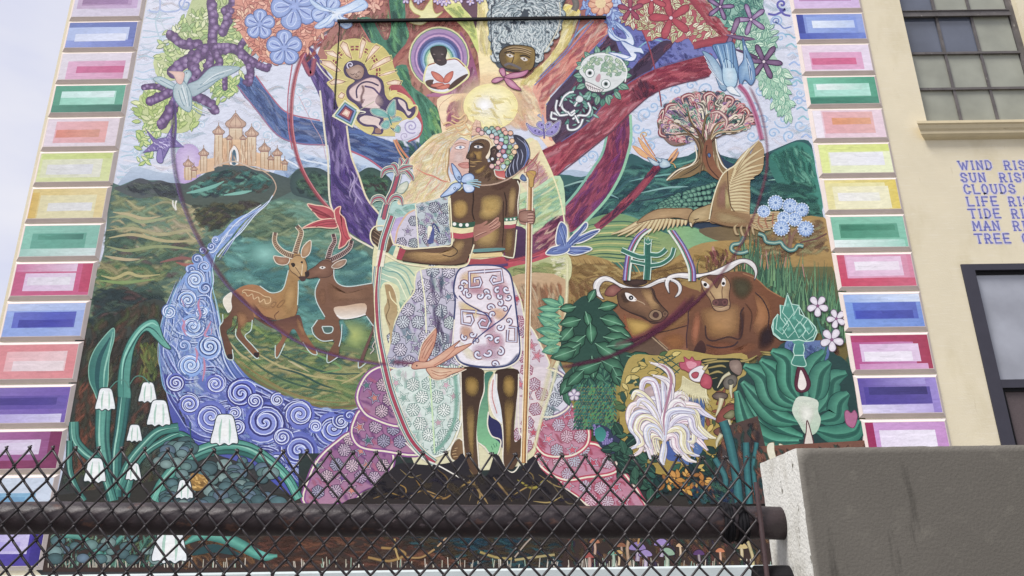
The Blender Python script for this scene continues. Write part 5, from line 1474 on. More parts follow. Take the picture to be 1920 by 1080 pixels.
# neck & face
f.fill(ZH('500,860 520,780 700,800 800,700 880,730 900,900 960,960 1060,970 900,1030 700,1060 600,1000 560,900'), '54392a', '6f5540', (0, 310, 0, 345)).streaks(ZH('600,960 800,760 900,900 980,980 800,1020 640,1000'), 14, 20, 4, ['7a5f48', '4f3628', '8f7250'], -1.0, .1, 132)
face = ZH('540,400 600,365 680,345 760,360 820,400 830,480 800,560 770,640 790,700 760,780 720,850 660,900 590,910 540,880 500,860 495,790 500,760 485,720 500,680 495,650 455,640 460,600 495,520 510,450')
f.fill(face, '503824', '664a34', (875, 0, 920, 0), n=3)
shade(f, ZH('540,520 600,530 690,520 700,600 690,670 640,680 600,640 600,600'), 'a8823c', 1)
shade(f, ZH('510,560 560,540 575,600 540,640 500,620'), '96723a', .9)
shade(f, ZH('570,840 640,810 720,760 760,740 730,820 660,880 600,885'), 'a8843c', 1)
shade(f, ZH('600,385 700,375 780,410 770,450 680,400 600,420'), '8a6a48', .7)
f.st(ZH('500,680 560,700 640,690 700,690'), 1.8, 'b8924c', taper=2).st(ZH('490,715 560,720 620,735'), 2.6, '8a6a40', taper=2).st(ZH('495,760 560,770 600,760'), 1.8, 'b08a50', taper=2)
f.st(ZH('545,430 620,405 700,425 740,480'), 2.2, '2a1c18', taper=2)
f.fill(ZH('565,462 600,440 660,440 715,468 670,490 600,486'), 'e8e2de', n=3).dot(*ZH('635,464')[0], 2.4, '5a6a80', '2a2c34').ol(ZH('565,462 600,440 660,440 715,468 670,490 600,486'), 1.2, '1f1614')
f.st(ZH('540,400 515,450 500,520 460,600 458,640 495,652'), 1.4, '241814').st(ZH('590,600 600,640 560,655'), 1.3, '241814')
f.st(ZH('495,655 500,720 500,790 500,860'), 1.6, '1f1614')
f.fill(ZH('505,370 560,310 640,275 740,275 830,310 880,370 900,440 860,460 830,560 800,640 770,650 755,620 800,540 825,440 800,380 740,345 640,340 560,370'), 'e4cda0', 'efe2cc', (0, 250, 0, 300), n=3).st(ZH('510,370 600,320 700,305 800,335 850,400 850,450'), 1.3, 'c4a060')
f.fill(ZH('530,290 545,200 560,110 600,40 665,70 675,130 670,180 690,270'), 'e4c0a4', smooth=False)
for k in range(5):
    f.st(ZH('%d,%d %d,%d' % (545 + k * 4, 110 + k * 40, 675, 105 + k * 40)), 1, 'c09078', smooth=False)
f.st(ZH('620,60 600,290'), 1, 'c09078', smooth=False).ol(ZH('530,290 545,200 560,110 600,40 665,70 675,130 690,270'), 1.2, 'c09a80', smooth=False)
f.bo(ZH('830,500 870,465 920,460 955,500 945,560 920,620 930,690 880,725 840,700 815,640 830,570'), '2f2220', '54403a', '1f1614', 1.2).dot(*ZH('858,652')[0], 2.8, 'c9d4dc', 'f4f6f6').st(ZH('860,520 880,500 905,520 890,570'), 1.2, '7a6458')
bd = [('640,200', 'c46a70'), ('760,190', '5f9c7c'), ('850,180', '5f9c7c'), ('940,185', 'd88a78'), ('1035,200', 'dc8f6c'), ('800,230', '9ac8cc'), ('885,225', '7fb8b4'), ('965,240', '6fae98'), ('1065,245', 'e09a80'), ('1140,250', 'e0a070'), ('690,250', 'd8a49c'), ('910,270', '8fb8b8'), ('1000,290', '6fae90'), ('1070,325', '5fa46c'), ('1165,370', 'e4b880'), ('850,300', 'e0b0a8'), ('930,330', 'b04a64'), ('1000,355', 'a8c8e0'), ('1070,385', '6fae7c'), ('920,385', 'e8b4ac'), ('990,420', 'b04a64'), ('1050,465', 'a8c4e4'), ('1130,465', '5fa45c'), ('1225,465', 'e8c07c'), ('960,470', 'e4b0a4'), ('1025,535', 'b04a64'), ('1110,540', '4f9a5c'), ('1200,545', 'e4b884'), ('960,590', 'e8b8ac'), ('1055,610', 'a8c8e4'), ('1145,630', '6fae5c'), ('1000,670', 'b84a64'), ('950,710', 'e0a89c'), ('1090,710', '6fae68'), ('1030,770', 'b4d0dc'), ('935,790', 'a84058'), ('850,765', 'dca8a0')]
for s_, c in bd:
    x, y = ZH(s_)[0]
    r = 4.9
    f.bo([(x + r * math.cos(a + .4), y + r * math.sin(a + .4)) for a in np.arange(0, 6.2, 1.26)], c, mixc(lin(c), (1, 1, 1), .35), '4a4450', 1.1)
f.fill(ZH('885,810 960,830 1040,820 1050,960 960,960 900,900'), 'b84a4c', 'd87a70', (0, 320, 0, 338)).st(ZH('885,820 920,920 1060,965'), 2, 'e4dccc').st(ZH('885,815 960,830 1040,820'), 2.4, 'b0c4b8')
f.bo(ZH('1280,960 1320,880 1380,920 1400,990 1350,1010'), '2f4468', '6f8ab4', 'e8e0c0', 1.5)
# lower edge of the head circle
f.st(Z1('720,440 800,460 900,450 1000,410 1080,350 1150,300 1200,220'), 3.2, 'd8b8a0', soft=.95).st(Z1('1060,360 1130,310 1190,240'), 3, 'a84050', soft=.8)
# arm bands
def band(pts_top, pts_bot, cols):
    a_, b_ = Z1(pts_top), Z1(pts_bot)
    n = len(cols)
    for i, c in enumerate(cols):
        p0, p1 = a_ + (b_ - a_) * i / n, a_ + (b_ - a_) * (i + 1) / n
        f.fill(np.vstack([sm(p0), sm(p1)[::-1]]), c, smooth=False)
band('592,700 670,715 760,705', '595,815 670,822 745,810', ['2c5844', '2c5844', 'e6dca8', 'e6dca8', 'b43c50', 'b43c50'])
for s_ in ('620,722', '662,728', '705,728'):
    f.dot(*Z1(s_)[0], 3.5, 'e8ece4', 'f8f8f4')
band('956,680 1000,678 1045,670', '956,752 1000,752 1030,745', ['3f7a62', 'e4e0bc', 'a83c50'])
for s_ in ('972,692', '1000,690', '1025,687'):
    f.dot(*Z1(s_)[0], 2, 'eef0e8')
f.fill(Z1('195,868 225,870 205,935 172,915'), '6fa498', smooth=False).fill(Z1('225,870 250,880 228,955 203,937'), 'e6e0b8', smooth=False).fill(Z1('250,880 292,900 262,965 228,955'), 'a43448', smooth=False)
# left hand
f.fill(Z1('70,760 85,745 105,770 160,760 190,800 205,850 190,880 170,912 140,900 95,870 65,830 60,790'), '4a3628', '6a5040', (700, 0, 738, 0))
for s_ in ['75,770 100,790 135,815', '65,800 95,820 130,845', '68,825 95,848 125,865', '160,770 175,805 180,850', '75,755 110,775 140,800']:
    f.st(Z1(s_), 2.2, '8a7058', taper=2).st(Z1(s_) + np.array([0, 2]), 1.2, '2f211c')
shade(f, Z1('140,850 180,820 190,860 165,890'), '8f7458', .8)
# belt
f.fill(Z1('752,892 940,882 942,900 755,912'), '5f8f8c').fill(Z1('720,925 940,912 950,940 720,952'), 'e0c88c', smooth=False).fill(Z1('712,955 800,960 950,940 985,990 840,1010 700,1000'), 'b03c48', '9a3444', (0, 485, 0, 500), smooth=False).st(Z1('700,1002 820,1012 980,995'), 5, '5a3a6c')
f.st(Z1('975,970 1060,955 1150,930 1250,890'), 6, 'b03a4c', soft=.95)
# woman's hand on his back
f.fill(Z1('750,740 800,720 835,700 842,712 815,735 860,715 900,680 920,678 918,700 930,712 925,740 890,765 850,790 800,815 755,835'), '9c6858', 'b88470', (890, 0, 940, 0), n=3)
for s_ in ['850,735 880,712 910,690', '855,750 890,730 922,705', '860,765 895,748 925,730', '760,810 800,790 840,775']:
    f.st(Z1(s_), 1.2, '6f4238').st(Z1(s_) - 1.2, 1.4, 'd4a490', taper=2)
# fist on the staff
f.fill('980,392 1000,390 1003,400 1002,418 990,422 974,418 972,398', 'a87868')
# skirt
sk = Z3('640,110 700,70 800,62 920,70 985,110 1010,180 1025,280 1040,400 1058,560 1060,650 1030,710 960,745 850,752 730,740 650,710 615,650 610,560 618,420 625,300 615,220')
f.fill(sk, 'e6dce4', 'ece8ee', (0, 500, 0, 690), n=3)
shade(f, Z3('660,120 760,90 800,160 740,230 660,200'), 'e6c898', .9)
shade(f, Z3('640,300 740,330 820,380 760,430 660,380'), 'e6d09a', .9)
shade(f, Z3('860,350 960,360 980,420 900,440'), 'e4b890', .8)
shade(f, Z3('640,560 740,640 840,700 700,700'), 'eee6cc', .9)
shade(f, Z3('900,100 980,180 990,300 900,240'), 'dcb0b4', .6)
for s_, c in (('700,180 800,180 830,260 720,260', 'c890a0'), ('780,400 880,400 900,520 800,520', 'c48a9c'), ('840,520 940,520 960,620 840,620', 'c890a4'), ('880,180 960,200 960,300 880,280', 'c48ca8'), ('660,470 740,480 740,560 660,560', 'd0a080'), ('740,600 900,600 940,700 760,700', 'c8a4b8')):
    shade(f, Z3(s_), c, .85)
def sq(p, w=4.4):
    p = Z3(p)
    f.st(p, w + 4.2, 'b4887c', smooth=False).st(p, w + 2.2, '4f3f68', smooth=False).st(p, w - .8, 'dcdcee', smooth=False)
sq('820,105 720,112 722,215 790,208 800,180 790,150 755,155 757,180', 4)
sq('825,105 935,96 945,175 880,190 865,165 880,140 905,148', 4)
sq('760,378 668,370 672,455 730,465 745,435 735,400 700,402', 4)
sq('770,380 840,395 862,440 840,485 795,480 785,455 805,430 830,440', 4)
sq('985,480 1035,485 M'.replace(' M', '') + ' 1035,580 975,575 980,500', 3.6)
def comma(s_, r, a0, d=1):
    x, y = Z3(s_)[0]
    for w, c in ((8.2, 'b8887c'), (6.6, '4a3f6c'), (3.6, 'e2e4f2')):
        f.spiral(x, y, r, .75, w, c, a0, d)
for i, (s_, r) in enumerate([('680,190', 7), ('700,240', 6), ('720,265', 5), ('790,270', 6), ('830,245', 7), ('850,280', 5), ('910,235', 6), ('970,225', 7), ('985,280', 5), ('925,320', 7), ('860,350', 7), ('880,395', 6), ('930,275', 5), ('925,480', 7), ('985,440', 6), ('860,560', 8), ('910,575', 6), ('780,660', 9), ('850,650', 9), ('925,650', 9), ('890,730', 6), ('770,575', 5), ('690,550', 6), ('740,530', 6), ('660,215', 5), ('960,360', 5)]):
    comma(s_, r, i * 1.9, 1 if i % 2 else -1)
f.st(Z3('650,270 700,320 780,365 840,400 870,450'), 2.4, '3f3f74').st(Z3('1005,330 960,410 880,470 790,540 740,590'), 2.4, '3f3f74').st(Z3('640,110 618,170 615,240 640,290'), 2, '3f3f74')
f.st(Z3('618,640 660,720 760,748 870,752 980,735 1055,660'), 6, '35487c', soft=.8)
f.ol(sk, 3, '35406f').st(Z3('620,430 610,560 612,650 650,720 730,755 850,765 970,752 1045,710 1070,650 1066,540'), 2.6, 'ece4d4')
# legs
def leg(s_, c1='3a281f', c2='5a4230'):
    f.fill(Z4(s_), c1, c2, (0, 690, 0, 880))
leg('860,35 970,35 982,90 975,170 958,230 945,330 942,430 950,540 950,580 925,605 890,560 880,500 872,430 868,330 862,200')
leg('1048,42 1160,38 1162,120 1150,230 1140,350 1145,420 1175,400 1195,405 1190,460 1160,520 1130,565 1085,540 1085,450 1082,330 1060,200 1045,110')
f.fill(Z4('870,420 850,405 820,430 805,480 815,510 845,520 875,540 890,510'), '5f4630', '8a6a44', (845, 0, 870, 0))
for s_ in ['815,470 835,465', '812,485 835,482', '818,500 842,496', '826,455 842,452']:
    f.st(Z4(s_), 1.4, 'c0a070')
shade(f, Z4('880,90 910,70 950,90 955,150 925,185 885,160'), 'a88640', 1)
shade(f, Z4('890,240 930,240 930,420 925,520 905,480 892,360'), 'a08044', .95)
shade(f, Z4('1085,80 1120,65 1145,95 1140,170 1110,190 1080,150'), 'a8863f', 1)
shade(f, Z4('1090,200 1140,200 1130,320 1120,470 1100,480 1092,330'), 'a08044', .95)
f.st(Z4('858,40 862,200 870,400 880,520 900,590 930,612 955,590 952,500 945,380 960,230 982,150 985,60'), 2.4, 'ece6d4').st(Z4('1048,60 1050,180 1075,300 1082,420 1082,530 1110,575 1150,570 1195,480 1200,410 1170,370 1162,260 1165,60'), 2.4, 'ece6d4').st(Z4('870,415 845,400 815,425 800,480 812,515 850,530'), 2, 'ece6d4')
f.st(Z1('590,545 598,700 604,855 540,872 400,885 290,888 260,868 215,860 200,830 185,780 165,740 95,735 62,760 52,800 60,840 90,880 140,915 215,962 290,990 420,1008 600,1016 700,1000 730,930 752,860'), 2.6, 'ece2bc')
f.st(Z1('1045,430 1060,480 1048,580 1052,680'), 2, 'ece6d0').st(Z1('940,935 1000,948 1022,930 1040,760'), 2.2, 'e8e6c8')
f.build(mural)

f = Fig('painted_green_leg', 'green painted leg and foot of the woman between the man legs', True)
f.fill(Z4('985,60 1030,50 1005,100 1000,180 1005,250 1000,330 1020,390 1065,410 1062,450 1045,490 1010,475 985,440 950,420 945,330 960,230 985,150'), '3f7a68', '7fc08c', (0, 700, 0, 840))
f.fill(Z4('1040,60 1015,110 1005,180 1015,240 1040,290 1075,320 1072,250 1058,180 1045,110'), 'e8dcd8', 'dfe8ec', (915, 0, 940, 0)).st(Z4('1040,60 1012,130 1012,210 1035,280 1075,325'), 2.4, 'f0ebe0').st(Z4('1030,90 1025,180 1050,270'), 2, 'c8807a')
f.fill(Z4('1003,270 1020,290 1070,330 1080,450 1060,420 1020,385 1003,330'), '26285a')
f.st(Z4('1005,260 1000,330 1022,388 1068,410 1064,460 1045,495 1010,480 980,445 945,420'), 2.4, 'ece6d4')
for s_ in ['1030,430 1040,450', '1045,425 1050,445', '1020,440 1028,462']:
    f.st(Z4(s_), 1.2, '3f7a5c')
f.build(mural)

# ---- dark mound under the couple
f = Fig('painted_dark_mound', 'black painted mound with gold roots under the couple', True)
md = '640,945 690,925 735,878 760,868 800,872 850,866 868,850 885,888 900,896 915,888 930,850 950,880 968,886 1000,855 1015,880 1050,910 1100,950 1100,1000 640,1000'
f.fill(md, '26242c', '2f2826', (0, 860, 0, 950), n=3)
for s_, w, c in [('740,905 760,915 758,930 740,935', 3, 'a8823c'), ('780,900 800,925 830,935 850,925', 5, '9a7434'), ('770,930 795,920 830,932', 3, 'b08c4a'), ('850,925 880,905 900,925 895,945', 5, 'b0904c'), ('880,900 905,930 915,945', 4, 'a8884c'), ('925,895 945,920 960,940', 5, 'a08048'), ('960,930 985,915 1010,905', 3, 'b09050'), ('970,900 1000,915 1020,900', 6, 'a89a38'),
                 ('1000,940 1030,942 1055,930', 3, 'b8a060'), ('1010,890 1040,910 1060,915', 2.6, 'a08a54'), ('750,880 770,895 790,890', 2.6, '8f7a4a'), ('700,935 730,925 750,930', 3, '9a7a3c'), ('820,880 840,900 835,930', 3, '7a6034'), ('880,880 890,900 880,940', 3, '8f7444'), ('980,880 1000,895 990,940', 3, '7f6a40'), ('1030,900 1060,940 1075,945', 3, '6f6248')]:
    f.st(s_, w, c, ce=mixc(lin(c), (0, 0, 0), .6), taper=2)
f.streaks('650,940 740,885 1000,890 1080,940', 60, 30, 6, ['3a3430', '1f1d26', '4a3f30', '2c2838'], .3, .3, 133)
f.build(mural)

# ---- staff, reed and shield edge
f = Fig('painted_gold_staff', 'golden painted staff held at the right', True)
f.st('995,325 993,400 991,500 989,600 987,700 984,800 982,868', 12, 'f0e8cc', smooth=True).st('995,325 993,400 991,500 989,600 987,700 984,800 982,868', 8, 'c08a48', ce='a8743c').st('996,330 994,500 990,700 985,866', 1.6, '6f4a34').st('992,330 990,500 986,700 981,866', 1.6, 'e8c88c')
f.fo(Z1('1105,380 1120,365 1150,362 1170,372 1165,395 1155,420 1150,470 1125,470 1122,420'), 'c09a48', '7a5a34', 1.3)
f.ol(Z1('1090,370 1100,320 1130,285 1165,310 1182,350 1170,400 1140,380 1110,370'), 1.2, 'a86a5c')
f.build(mural)
f = Fig('painted_fist', 'pink brown painted fist closed round the golden staff', True)
f.bo(Z1('1055,650 1090,632 1150,635 1162,660 1160,700 1145,722 1110,712 1060,700'), '8f6050', 'b48874', '4f342c', 1.3)
for y in (648, 668, 688, 706):
    f.st(Z1('1110,%d 1140,%d 1160,%d' % (y, y - 4, y + 2)), 1.2, '6a4038').st(Z1('1115,%d 1150,%d' % (y + 8, y + 6)), 2, 'c89a88')
f.build(mural)
f = Fig('painted_reed', 'red and teal painted reed staff with lily flowers at the top, curving down the shield edge', True)
mainp = '752,332 742,370 726,400 718,430 712,452'
low_ = '708,500 705,540 706,580 710,630 720,680 732,730 748,775 768,820 792,850 815,868'
for w, c in ((17, 'e8e4cc'), (14, '2f3a44'), (12.5, '7fa8a4'), (9, 'dfe4da'), (7, '3a4a58'), (5.6, 'a83850')):
    f.st('735,405 728,425 720,450 716,470', w * .95, c)
    f.st(low_, w * .95, c)
f.st('760,830 790,858 820,872 870,900', 2.4, 'ece8dc').st('707,500 702,560 706,620 716,680', 2, 'ece4b8').st('716,470 712,500', 15, 'e8e4cc').st('716,470 710,500', 5, 'a83850')
def lily(pts, w=9):
    for k, c in ((w + 3, 'e6e4cc'), (w, '46606c'), (w - 2.6, '9ab4ac'), (w - 5.5, 'a84058')):
        f.st(pts, k, c, taper=2)
f.st(Z1('240,380 225,440 205,500 180,550 160,600 140,680'), 14, 'e6e4cc').st(Z1('240,380 225,440 205,500 180,550 160,600 140,680'), 11, '4a6470').st(Z1('240,380 225,440 205,500 180,550 160,600 140,690'), 6, 'a84058')
for s_ in ['235,400 210,350 150,360 125,410', '240,390 220,330 190,320', '240,380 290,360 330,400 342,430', '245,370 265,310 250,275', '245,370 290,320 310,275', '240,360 280,340 340,330', '160,590 130,545 80,550 55,590', '170,590 210,540 255,545 270,595']:
    lily(Z1(s_))
f.bo(Z1('230,505 250,460 300,435 305,470 270,515'), 'c4ccb8', 'dfe0cc', '7f988c', 1.3)
f.build(mural)
f = Fig('painted_blue_hummingbird', 'light blue painted flower shaped bird at the couple chins', True)
f.bo(Z1('600,312 640,350 668,400 660,440 635,425 615,385'), '8fb0dc', 'b9cdea', '35507f', 1.6)
f.bo(Z1('665,435 680,395 725,380 752,400 745,430 700,445'), '9ab8e0', 'c4d6ee', '35507f', 1.6)
f.bo(Z1('655,445 610,450 575,485 525,538 590,525 630,500 665,470'), 'a0bce4', 'd0def2', '35507f', 1.6)
f.bo(Z1('680,450 730,455 755,480 740,505 700,508 680,480'), 'b4caea', 'e4ecf6', '35507f', 1.6)
for s_ in ['700,440 760,435 800,440', '700,445 760,450 798,458', '700,440 750,425 780,425', '705,450 760,465 790,475']:
    f.st(Z1(s_), 2, '9cc4d0')
f.spiral(*Z1('652,408')[0], 4, 1.3, 1.2, '35507f').spiral(*Z1('625,480')[0], 4, 1.3, 1.2, '35507f')
f.build(mural)
f = Fig('painted_peach_bird', 'peach painted swallow with forked tail beside the skirt', True)
f.bo(Z3('380,700 400,610 440,550 490,490 500,520 490,580 470,640 430,710 400,720'), 'c8886c', 'dcb092', '8a4f44', 1.4, ctr=Z3('430,620')[0])
f.bo(Z3('430,715 500,680 570,630 660,570 620,620 740,590 640,660 560,710 480,750 400,760 345,765 330,745 360,715'), 'cf9478', 'e0b89c', '8a4f44', 1.4, ctr=Z3('450,720')[0])
f.bo(Z3('430,760 500,750 560,758 690,762 600,800 540,830 480,830 450,800'), 'd0a080', 'e4c8a8', '8a4f44', 1.4)
for s_ in ['400,690 430,620 470,560', '415,695 450,630 480,580', '480,740 560,690 640,610', '460,770 520,790 600,780', '470,790 520,810 570,800', '400,640 440,580 480,530']:
    f.st(Z3(s_), 1.3, 'a8644f')
f.dot(*Z3('366,742')[0], 1.6, '3a2420').st(Z3('330,745 312,738 330,735'), 2, 'ece4cc').st(Z3('375,700 400,600 440,545 492,485'), 1.6, 'ecdcc0').st(Z3('440,815 500,838 580,820 700,765'), 1.6, 'ecdcc0')
f.build(mural)
f = Fig('painted_reeds', 'green painted reed blades with pink flower spikes at the right', True)
rnd_ = random.Random(77)
f.fill('1385,515 1440,505 1500,500 1560,500 1590,570 1600,640 1560,640 1500,600 1440,560 1400,545', '6a6a44', '3f5048', smooth=False)
for k in range(260):
    x = rnd_.uniform(1395, 1585)
    t_ = (x - 1395) / 190
    y1 = 520 + t_ * 90 + rnd_.uniform(-20, 40)
    h = rnd_.uniform(35, 90)
    b_ = rnd_.uniform(-12, 12)
    p = [(x, y1), (x + b_ * .3, y1 - h * .5), (x + b_, y1 - h)]
    f.st(p, 6.5, '1f3430', taper=3).st(p, 5, jit(rnd_.choice(['4a7a5a', '5f8f68', '35604c', '6f9a6a', '456a50']), .1, rnd_), taper=3)
for k in range(14):
    x = rnd_.uniform(1300, 1400)
    f.st([(x, 525), (x + rnd_.uniform(-4, 4), 500), (x + rnd_.uniform(-8, 8), 480)], 4.5, '3f5a3c', taper=3)
for s_ in ['1345,490 1338,470 1336,462', '1355,495 1362,478', '1376,500 1380,480', '1368,508 1364,490', '1425,500 1428,478', '1440,505 1436,470', '1395,505 1398,485', '1470,500 1474,482', '1330,492 1322,480', '1508,520 1504,495']:
    f.st(s_, 6, 'c49484', ce='a06a64', taper=2)
f.streaks('1322,470 1360,465 1380,500 1350,525 1325,520', 40, 22, 4, ['7a3a3c', '94504c', '5a3034', '8a6a3c'], 1.5, .1, 401)
f.build(mural)
ZA, ZC, ZB, ZE, ZT = ZF(390, 400, 3.6), ZF(1090, 470, 4.695), ZF(590, 60, 4.91), ZF(900, 0, 4.153), ZF(1140, 160, 3.376)
ZG, ZR, ZL, ZW = ZF(1000, 540, 3.375), ZF(1150, 650, 3.6), ZF(1360, 480, 2.918), ZF(110, 580, 2.843)

# ---- antelopes
f = Fig('painted_antelope', 'spotted tan painted antelope, its head turned to the other one', True)
f.fill(ZA('440,160 460,130 455,170 490,230 560,260 600,260 590,200 610,130 600,85 635,120 638,180 615,250 630,280 640,220 690,180 695,230 680,280 655,310 665,370 660,430 635,455 610,450 610,500 605,620 590,690 560,700 470,720 380,720 310,700 270,640 180,540 200,510 240,490 300,480 360,500 420,535 480,530 510,500 530,440 545,390 545,350 500,350 450,330 440,285 500,295 555,300 500,270 460,230'), 'b08a58', '9a7444', (0, 430, 0, 600), n=2)
f.fill(ZA('170,540 210,510 260,485 330,485 400,520 440,545 490,535 540,640 500,700 400,720 310,700 240,640'), 'a4683c', 'a8804c', (440, 0, 540, 0))
f.fill(ZA('160,540 230,560 290,640 310,720 250,740 220,780 240,830 300,890 345,940 340,975 310,960 230,880 190,840 200,780 200,700 170,700 160,760 125,800 150,870 175,950 150,985 120,950 100,860 80,790 95,730 140,690 160,640'), '5a3a2c', '7f5438', (410, 0, 480, 0))
f.fill(ZA('310,700 400,730 480,720 560,700 620,690 650,790 690,860 735,930 720,955 690,930 630,860 580,780 540,830 500,900 470,965 455,960 460,900 500,840 470,790 400,760'), '5a3834', '8a5a3c', (0, 590, 0, 640))
shade(f, ZA('560,440 600,470 600,600 550,690 500,640 510,540'), 'c09860', .9)
shade(f, ZA('200,660 260,680 270,740 230,790 200,740'), 'b07c4c', .8)
shade(f, ZA('340,560 440,560 480,620 400,650 330,620'), 'bf9460', .8)
shade(f, ZA('300,600 380,690 470,720 420,760 320,700'), '4a2c3c', .8)
shade(f, ZA('600,700 640,760 670,840 640,830 600,760'), 'a87850', .8)
f.bo(ZA('555,315 600,285 645,300 668,350 665,400 650,440 630,450 600,420 560,390 545,350'), 'b08c5c', 'c4a474', '5a4434', 1.2)
f.fill(ZA('612,430 640,425 662,430 655,455 630,458'), '4a3634').fill(ZA('560,340 580,335 590,350 575,365'), '2f2420').dot(*ZA('577,357')[0], 1.5, '1f1a1a').dot(*ZA('634,331')[0], 2.2, '2a201e').st(ZA('590,365 615,400 630,430'), 1.3, '5a4434').st(ZA('640,345 635,390 632,420'), 1.3, 'e0d0b0')
f.bo(ZA('445,290 500,295 550,300 540,340 500,350 460,335'), '8a6248', 'b08464', 'e0dccc', 1.5).bo(ZA('630,285 640,230 692,182 695,240 680,280 650,298'), '9a7450', 'c09c78', 'e0dccc', 1.5)
for s_ in ['455,130 450,190 480,240 530,275 575,290', '600,85 630,130 610,200 590,270']:
    f.st(ZA(s_), 9, 'e4dcc4', w2=12, taper=0).st(ZA(s_), 6, '6f5448', w2=9)
    q_ = resample(sm(ZA(s_)), 3.4)
    for a_, b_ in zip(q_[2:-1], q_[3:]):
        d = (b_ - a_) / (np.hypot(*(b_ - a_)) + 1e-6)
        n_ = np.array([-d[1], d[0]]) * 4
        f.st([a_ - n_, a_ + n_], 1.3, 'b89c74', smooth=False)
f.st(ZA('230,540 250,535 270,560 300,545 310,580 340,565 350,600 380,580 390,610 420,600 420,570 380,560 350,540 320,530 280,520 240,520 232,545'), 1.6, 'd9b888').ol(ZA('425,620 445,600 460,605 440,635'), 1.3, '7f5a38').ol(ZA('465,630 500,590 520,590 490,630'), 1.3, '7f5a38')
f.fo(ZA('160,535 110,570 105,610 125,650 140,670 160,640 155,590'), 'e4ddcc', 'f0ece0', 1.2)
f.fill(ZA('150,950 175,955 165,985 130,975 135,955'), '2f2428').fill(ZA('315,940 345,945 335,975 310,960'), '2f2428')
for s_ in ['350,490 420,535 480,530 512,500 530,440 543,385', '610,460 610,520 605,620', '100,680 100,730 78,770 90,850 105,910 130,980 170,985 165,920', '190,780 190,830 240,890 320,975 345,975', '300,720 290,790 250,830 300,890 340,935', '640,870 690,940 735,955 730,920', '455,890 455,965 475,970 520,880']:
    f.st(ZA(s_), 1.8, 'c9dcd4')
f.st(ZA('200,700 190,760 160,800'), 1.4, '4a302c').st(ZA('555,700 590,690 610,630'), 1.4, '6a4430').st(ZA('460,720 450,690 480,660'), 1.4, '6a4430')
f.build(mural)
f = Fig('painted_gazelle', 'red brown painted gazelle with a white belly patch, touching noses with the spotted one', True)
f.fill(ZA('665,395 720,360 780,315 830,310 850,320 930,310 925,340 900,370 860,375 850,430 880,480 940,495 1030,490 1110,475 1120,600 1125,720 1110,760 1070,690 900,710 890,760 900,830 885,930 880,970 830,1005 805,970 820,930 850,880 845,860 770,860 730,830 710,770 740,720 790,715 770,660 735,600 725,540 750,470 755,440 700,430 665,440'), '7f5840', '6f4c38', (0, 500, 0, 680), n=3)
shade(f, ZA('800,460 860,520 1000,530 1100,500 1100,600 900,600 820,600'), '946a4c', .9)
shade(f, ZA('740,540 790,500 800,600 760,620'), '8f6448', .8)
f.fill(ZA('850,640 930,625 1060,610 1062,680 1000,700 920,715 880,705'), 'c9a888', 'e4dcd0', (0, 572, 0, 598)).st(ZA('870,690 920,712 1000,702 1065,682'), 2.2, 'ece8e4')
f.fill(ZA('770,765 835,768 840,800 790,808'), '4a6a64').fill(ZA('1080,700 1120,770 1100,850 1060,960 1040,1020 1020,1030 1030,980 1060,900 1090,830 1110,770'), '6a4a44').st(ZA('1130,860 1110,900 1120,920 1095,950'), 1.4, 'd8c8c0')
f.bo(ZA('665,400 720,362 780,318 840,335 850,375 830,420 790,435 740,432 690,440 662,435'), '6f4a38', '8a6048', '4a3028', 1.2).fill(ZA('655,400 680,392 685,420 665,435'), '2f2426').fill(ZA('752,368 770,358 795,366 775,378'), 'e4e0d8').dot(*ZA('773,367')[0], 1.7, '2a201e')
f.bo(ZA('835,365 870,330 930,312 925,345 880,372'), '8a6850', 'b09078', 'd8cfc0', 1.4)
for s_ in ['845,140 855,190 830,240 810,310', '970,185 955,235 900,280 830,315']:
    f.st(ZA(s_), 8.5, 'd4c4bc', w2=11).st(ZA(s_), 6, '4f3438', w2=8.5)
    q_ = resample(sm(ZA(s_)), 3.4)
    for a_, b_ in zip(q_[2:-1], q_[3:]):
        d = (b_ - a_) / (np.hypot(*(b_ - a_)) + 1e-6)
        n_ = np.array([-d[1], d[0]]) * 3.6
        f.st([a_ - n_, a_ + n_], 1.2, 'a88a80', smooth=False)
for s_ in ['850,380 855,440 890,482 960,495 1110,472', '755,445 725,520 735,600 790,700', '700,770 715,820 770,862 845,858', '740,720 705,770', '770,765 840,768 835,805 790,808 770,768', '905,750 900,840 885,900', '805,950 810,1010 880,970', '1070,695 1115,760', '1015,1000 1020,1045 1070,1010']:
    f.st(ZA(s_), 1.8, 'c9dcd8')
f.fill(Z3('150,190 190,200 215,240 230,330 235,390 215,440 200,520 190,600 180,500 160,440 145,360 165,300'), 'a88a5c', 'c4b080', (0, 535, 0, 650)).st(Z3('180,240 195,290 240,340 250,380 235,370'), 2, 'ece4b4').st(Z3('170,290 180,350 160,410 185,470'), 2, '7f6a44').st(Z3('140,190 190,195 225,260 255,370'), 1.8, 'ece6c0')
f.build(mural)
f = Fig('painted_red_bird', 'red painted bird with spread wings over the antelopes')
ZQ = ZF(480, 270, 4)
f.bo(ZQ('385,452 450,460 520,470 575,500 600,560 540,565 480,560 440,520'), 'a83844', 'c05058', 'e8c0a8', 2)
f.bo(ZQ('350,632 430,590 520,565 600,565 620,600 600,630 540,632 480,625 400,628'), 'a83844', 'bc4854', 'e8c0a8', 2)
f.bo(ZQ('590,500 635,470 630,520 665,560 680,620 700,690 715,710 690,730 670,760 640,780 620,780 635,700 625,640 600,580'), 'b03a48', 'c44e58', 'e8c0a8', 2)
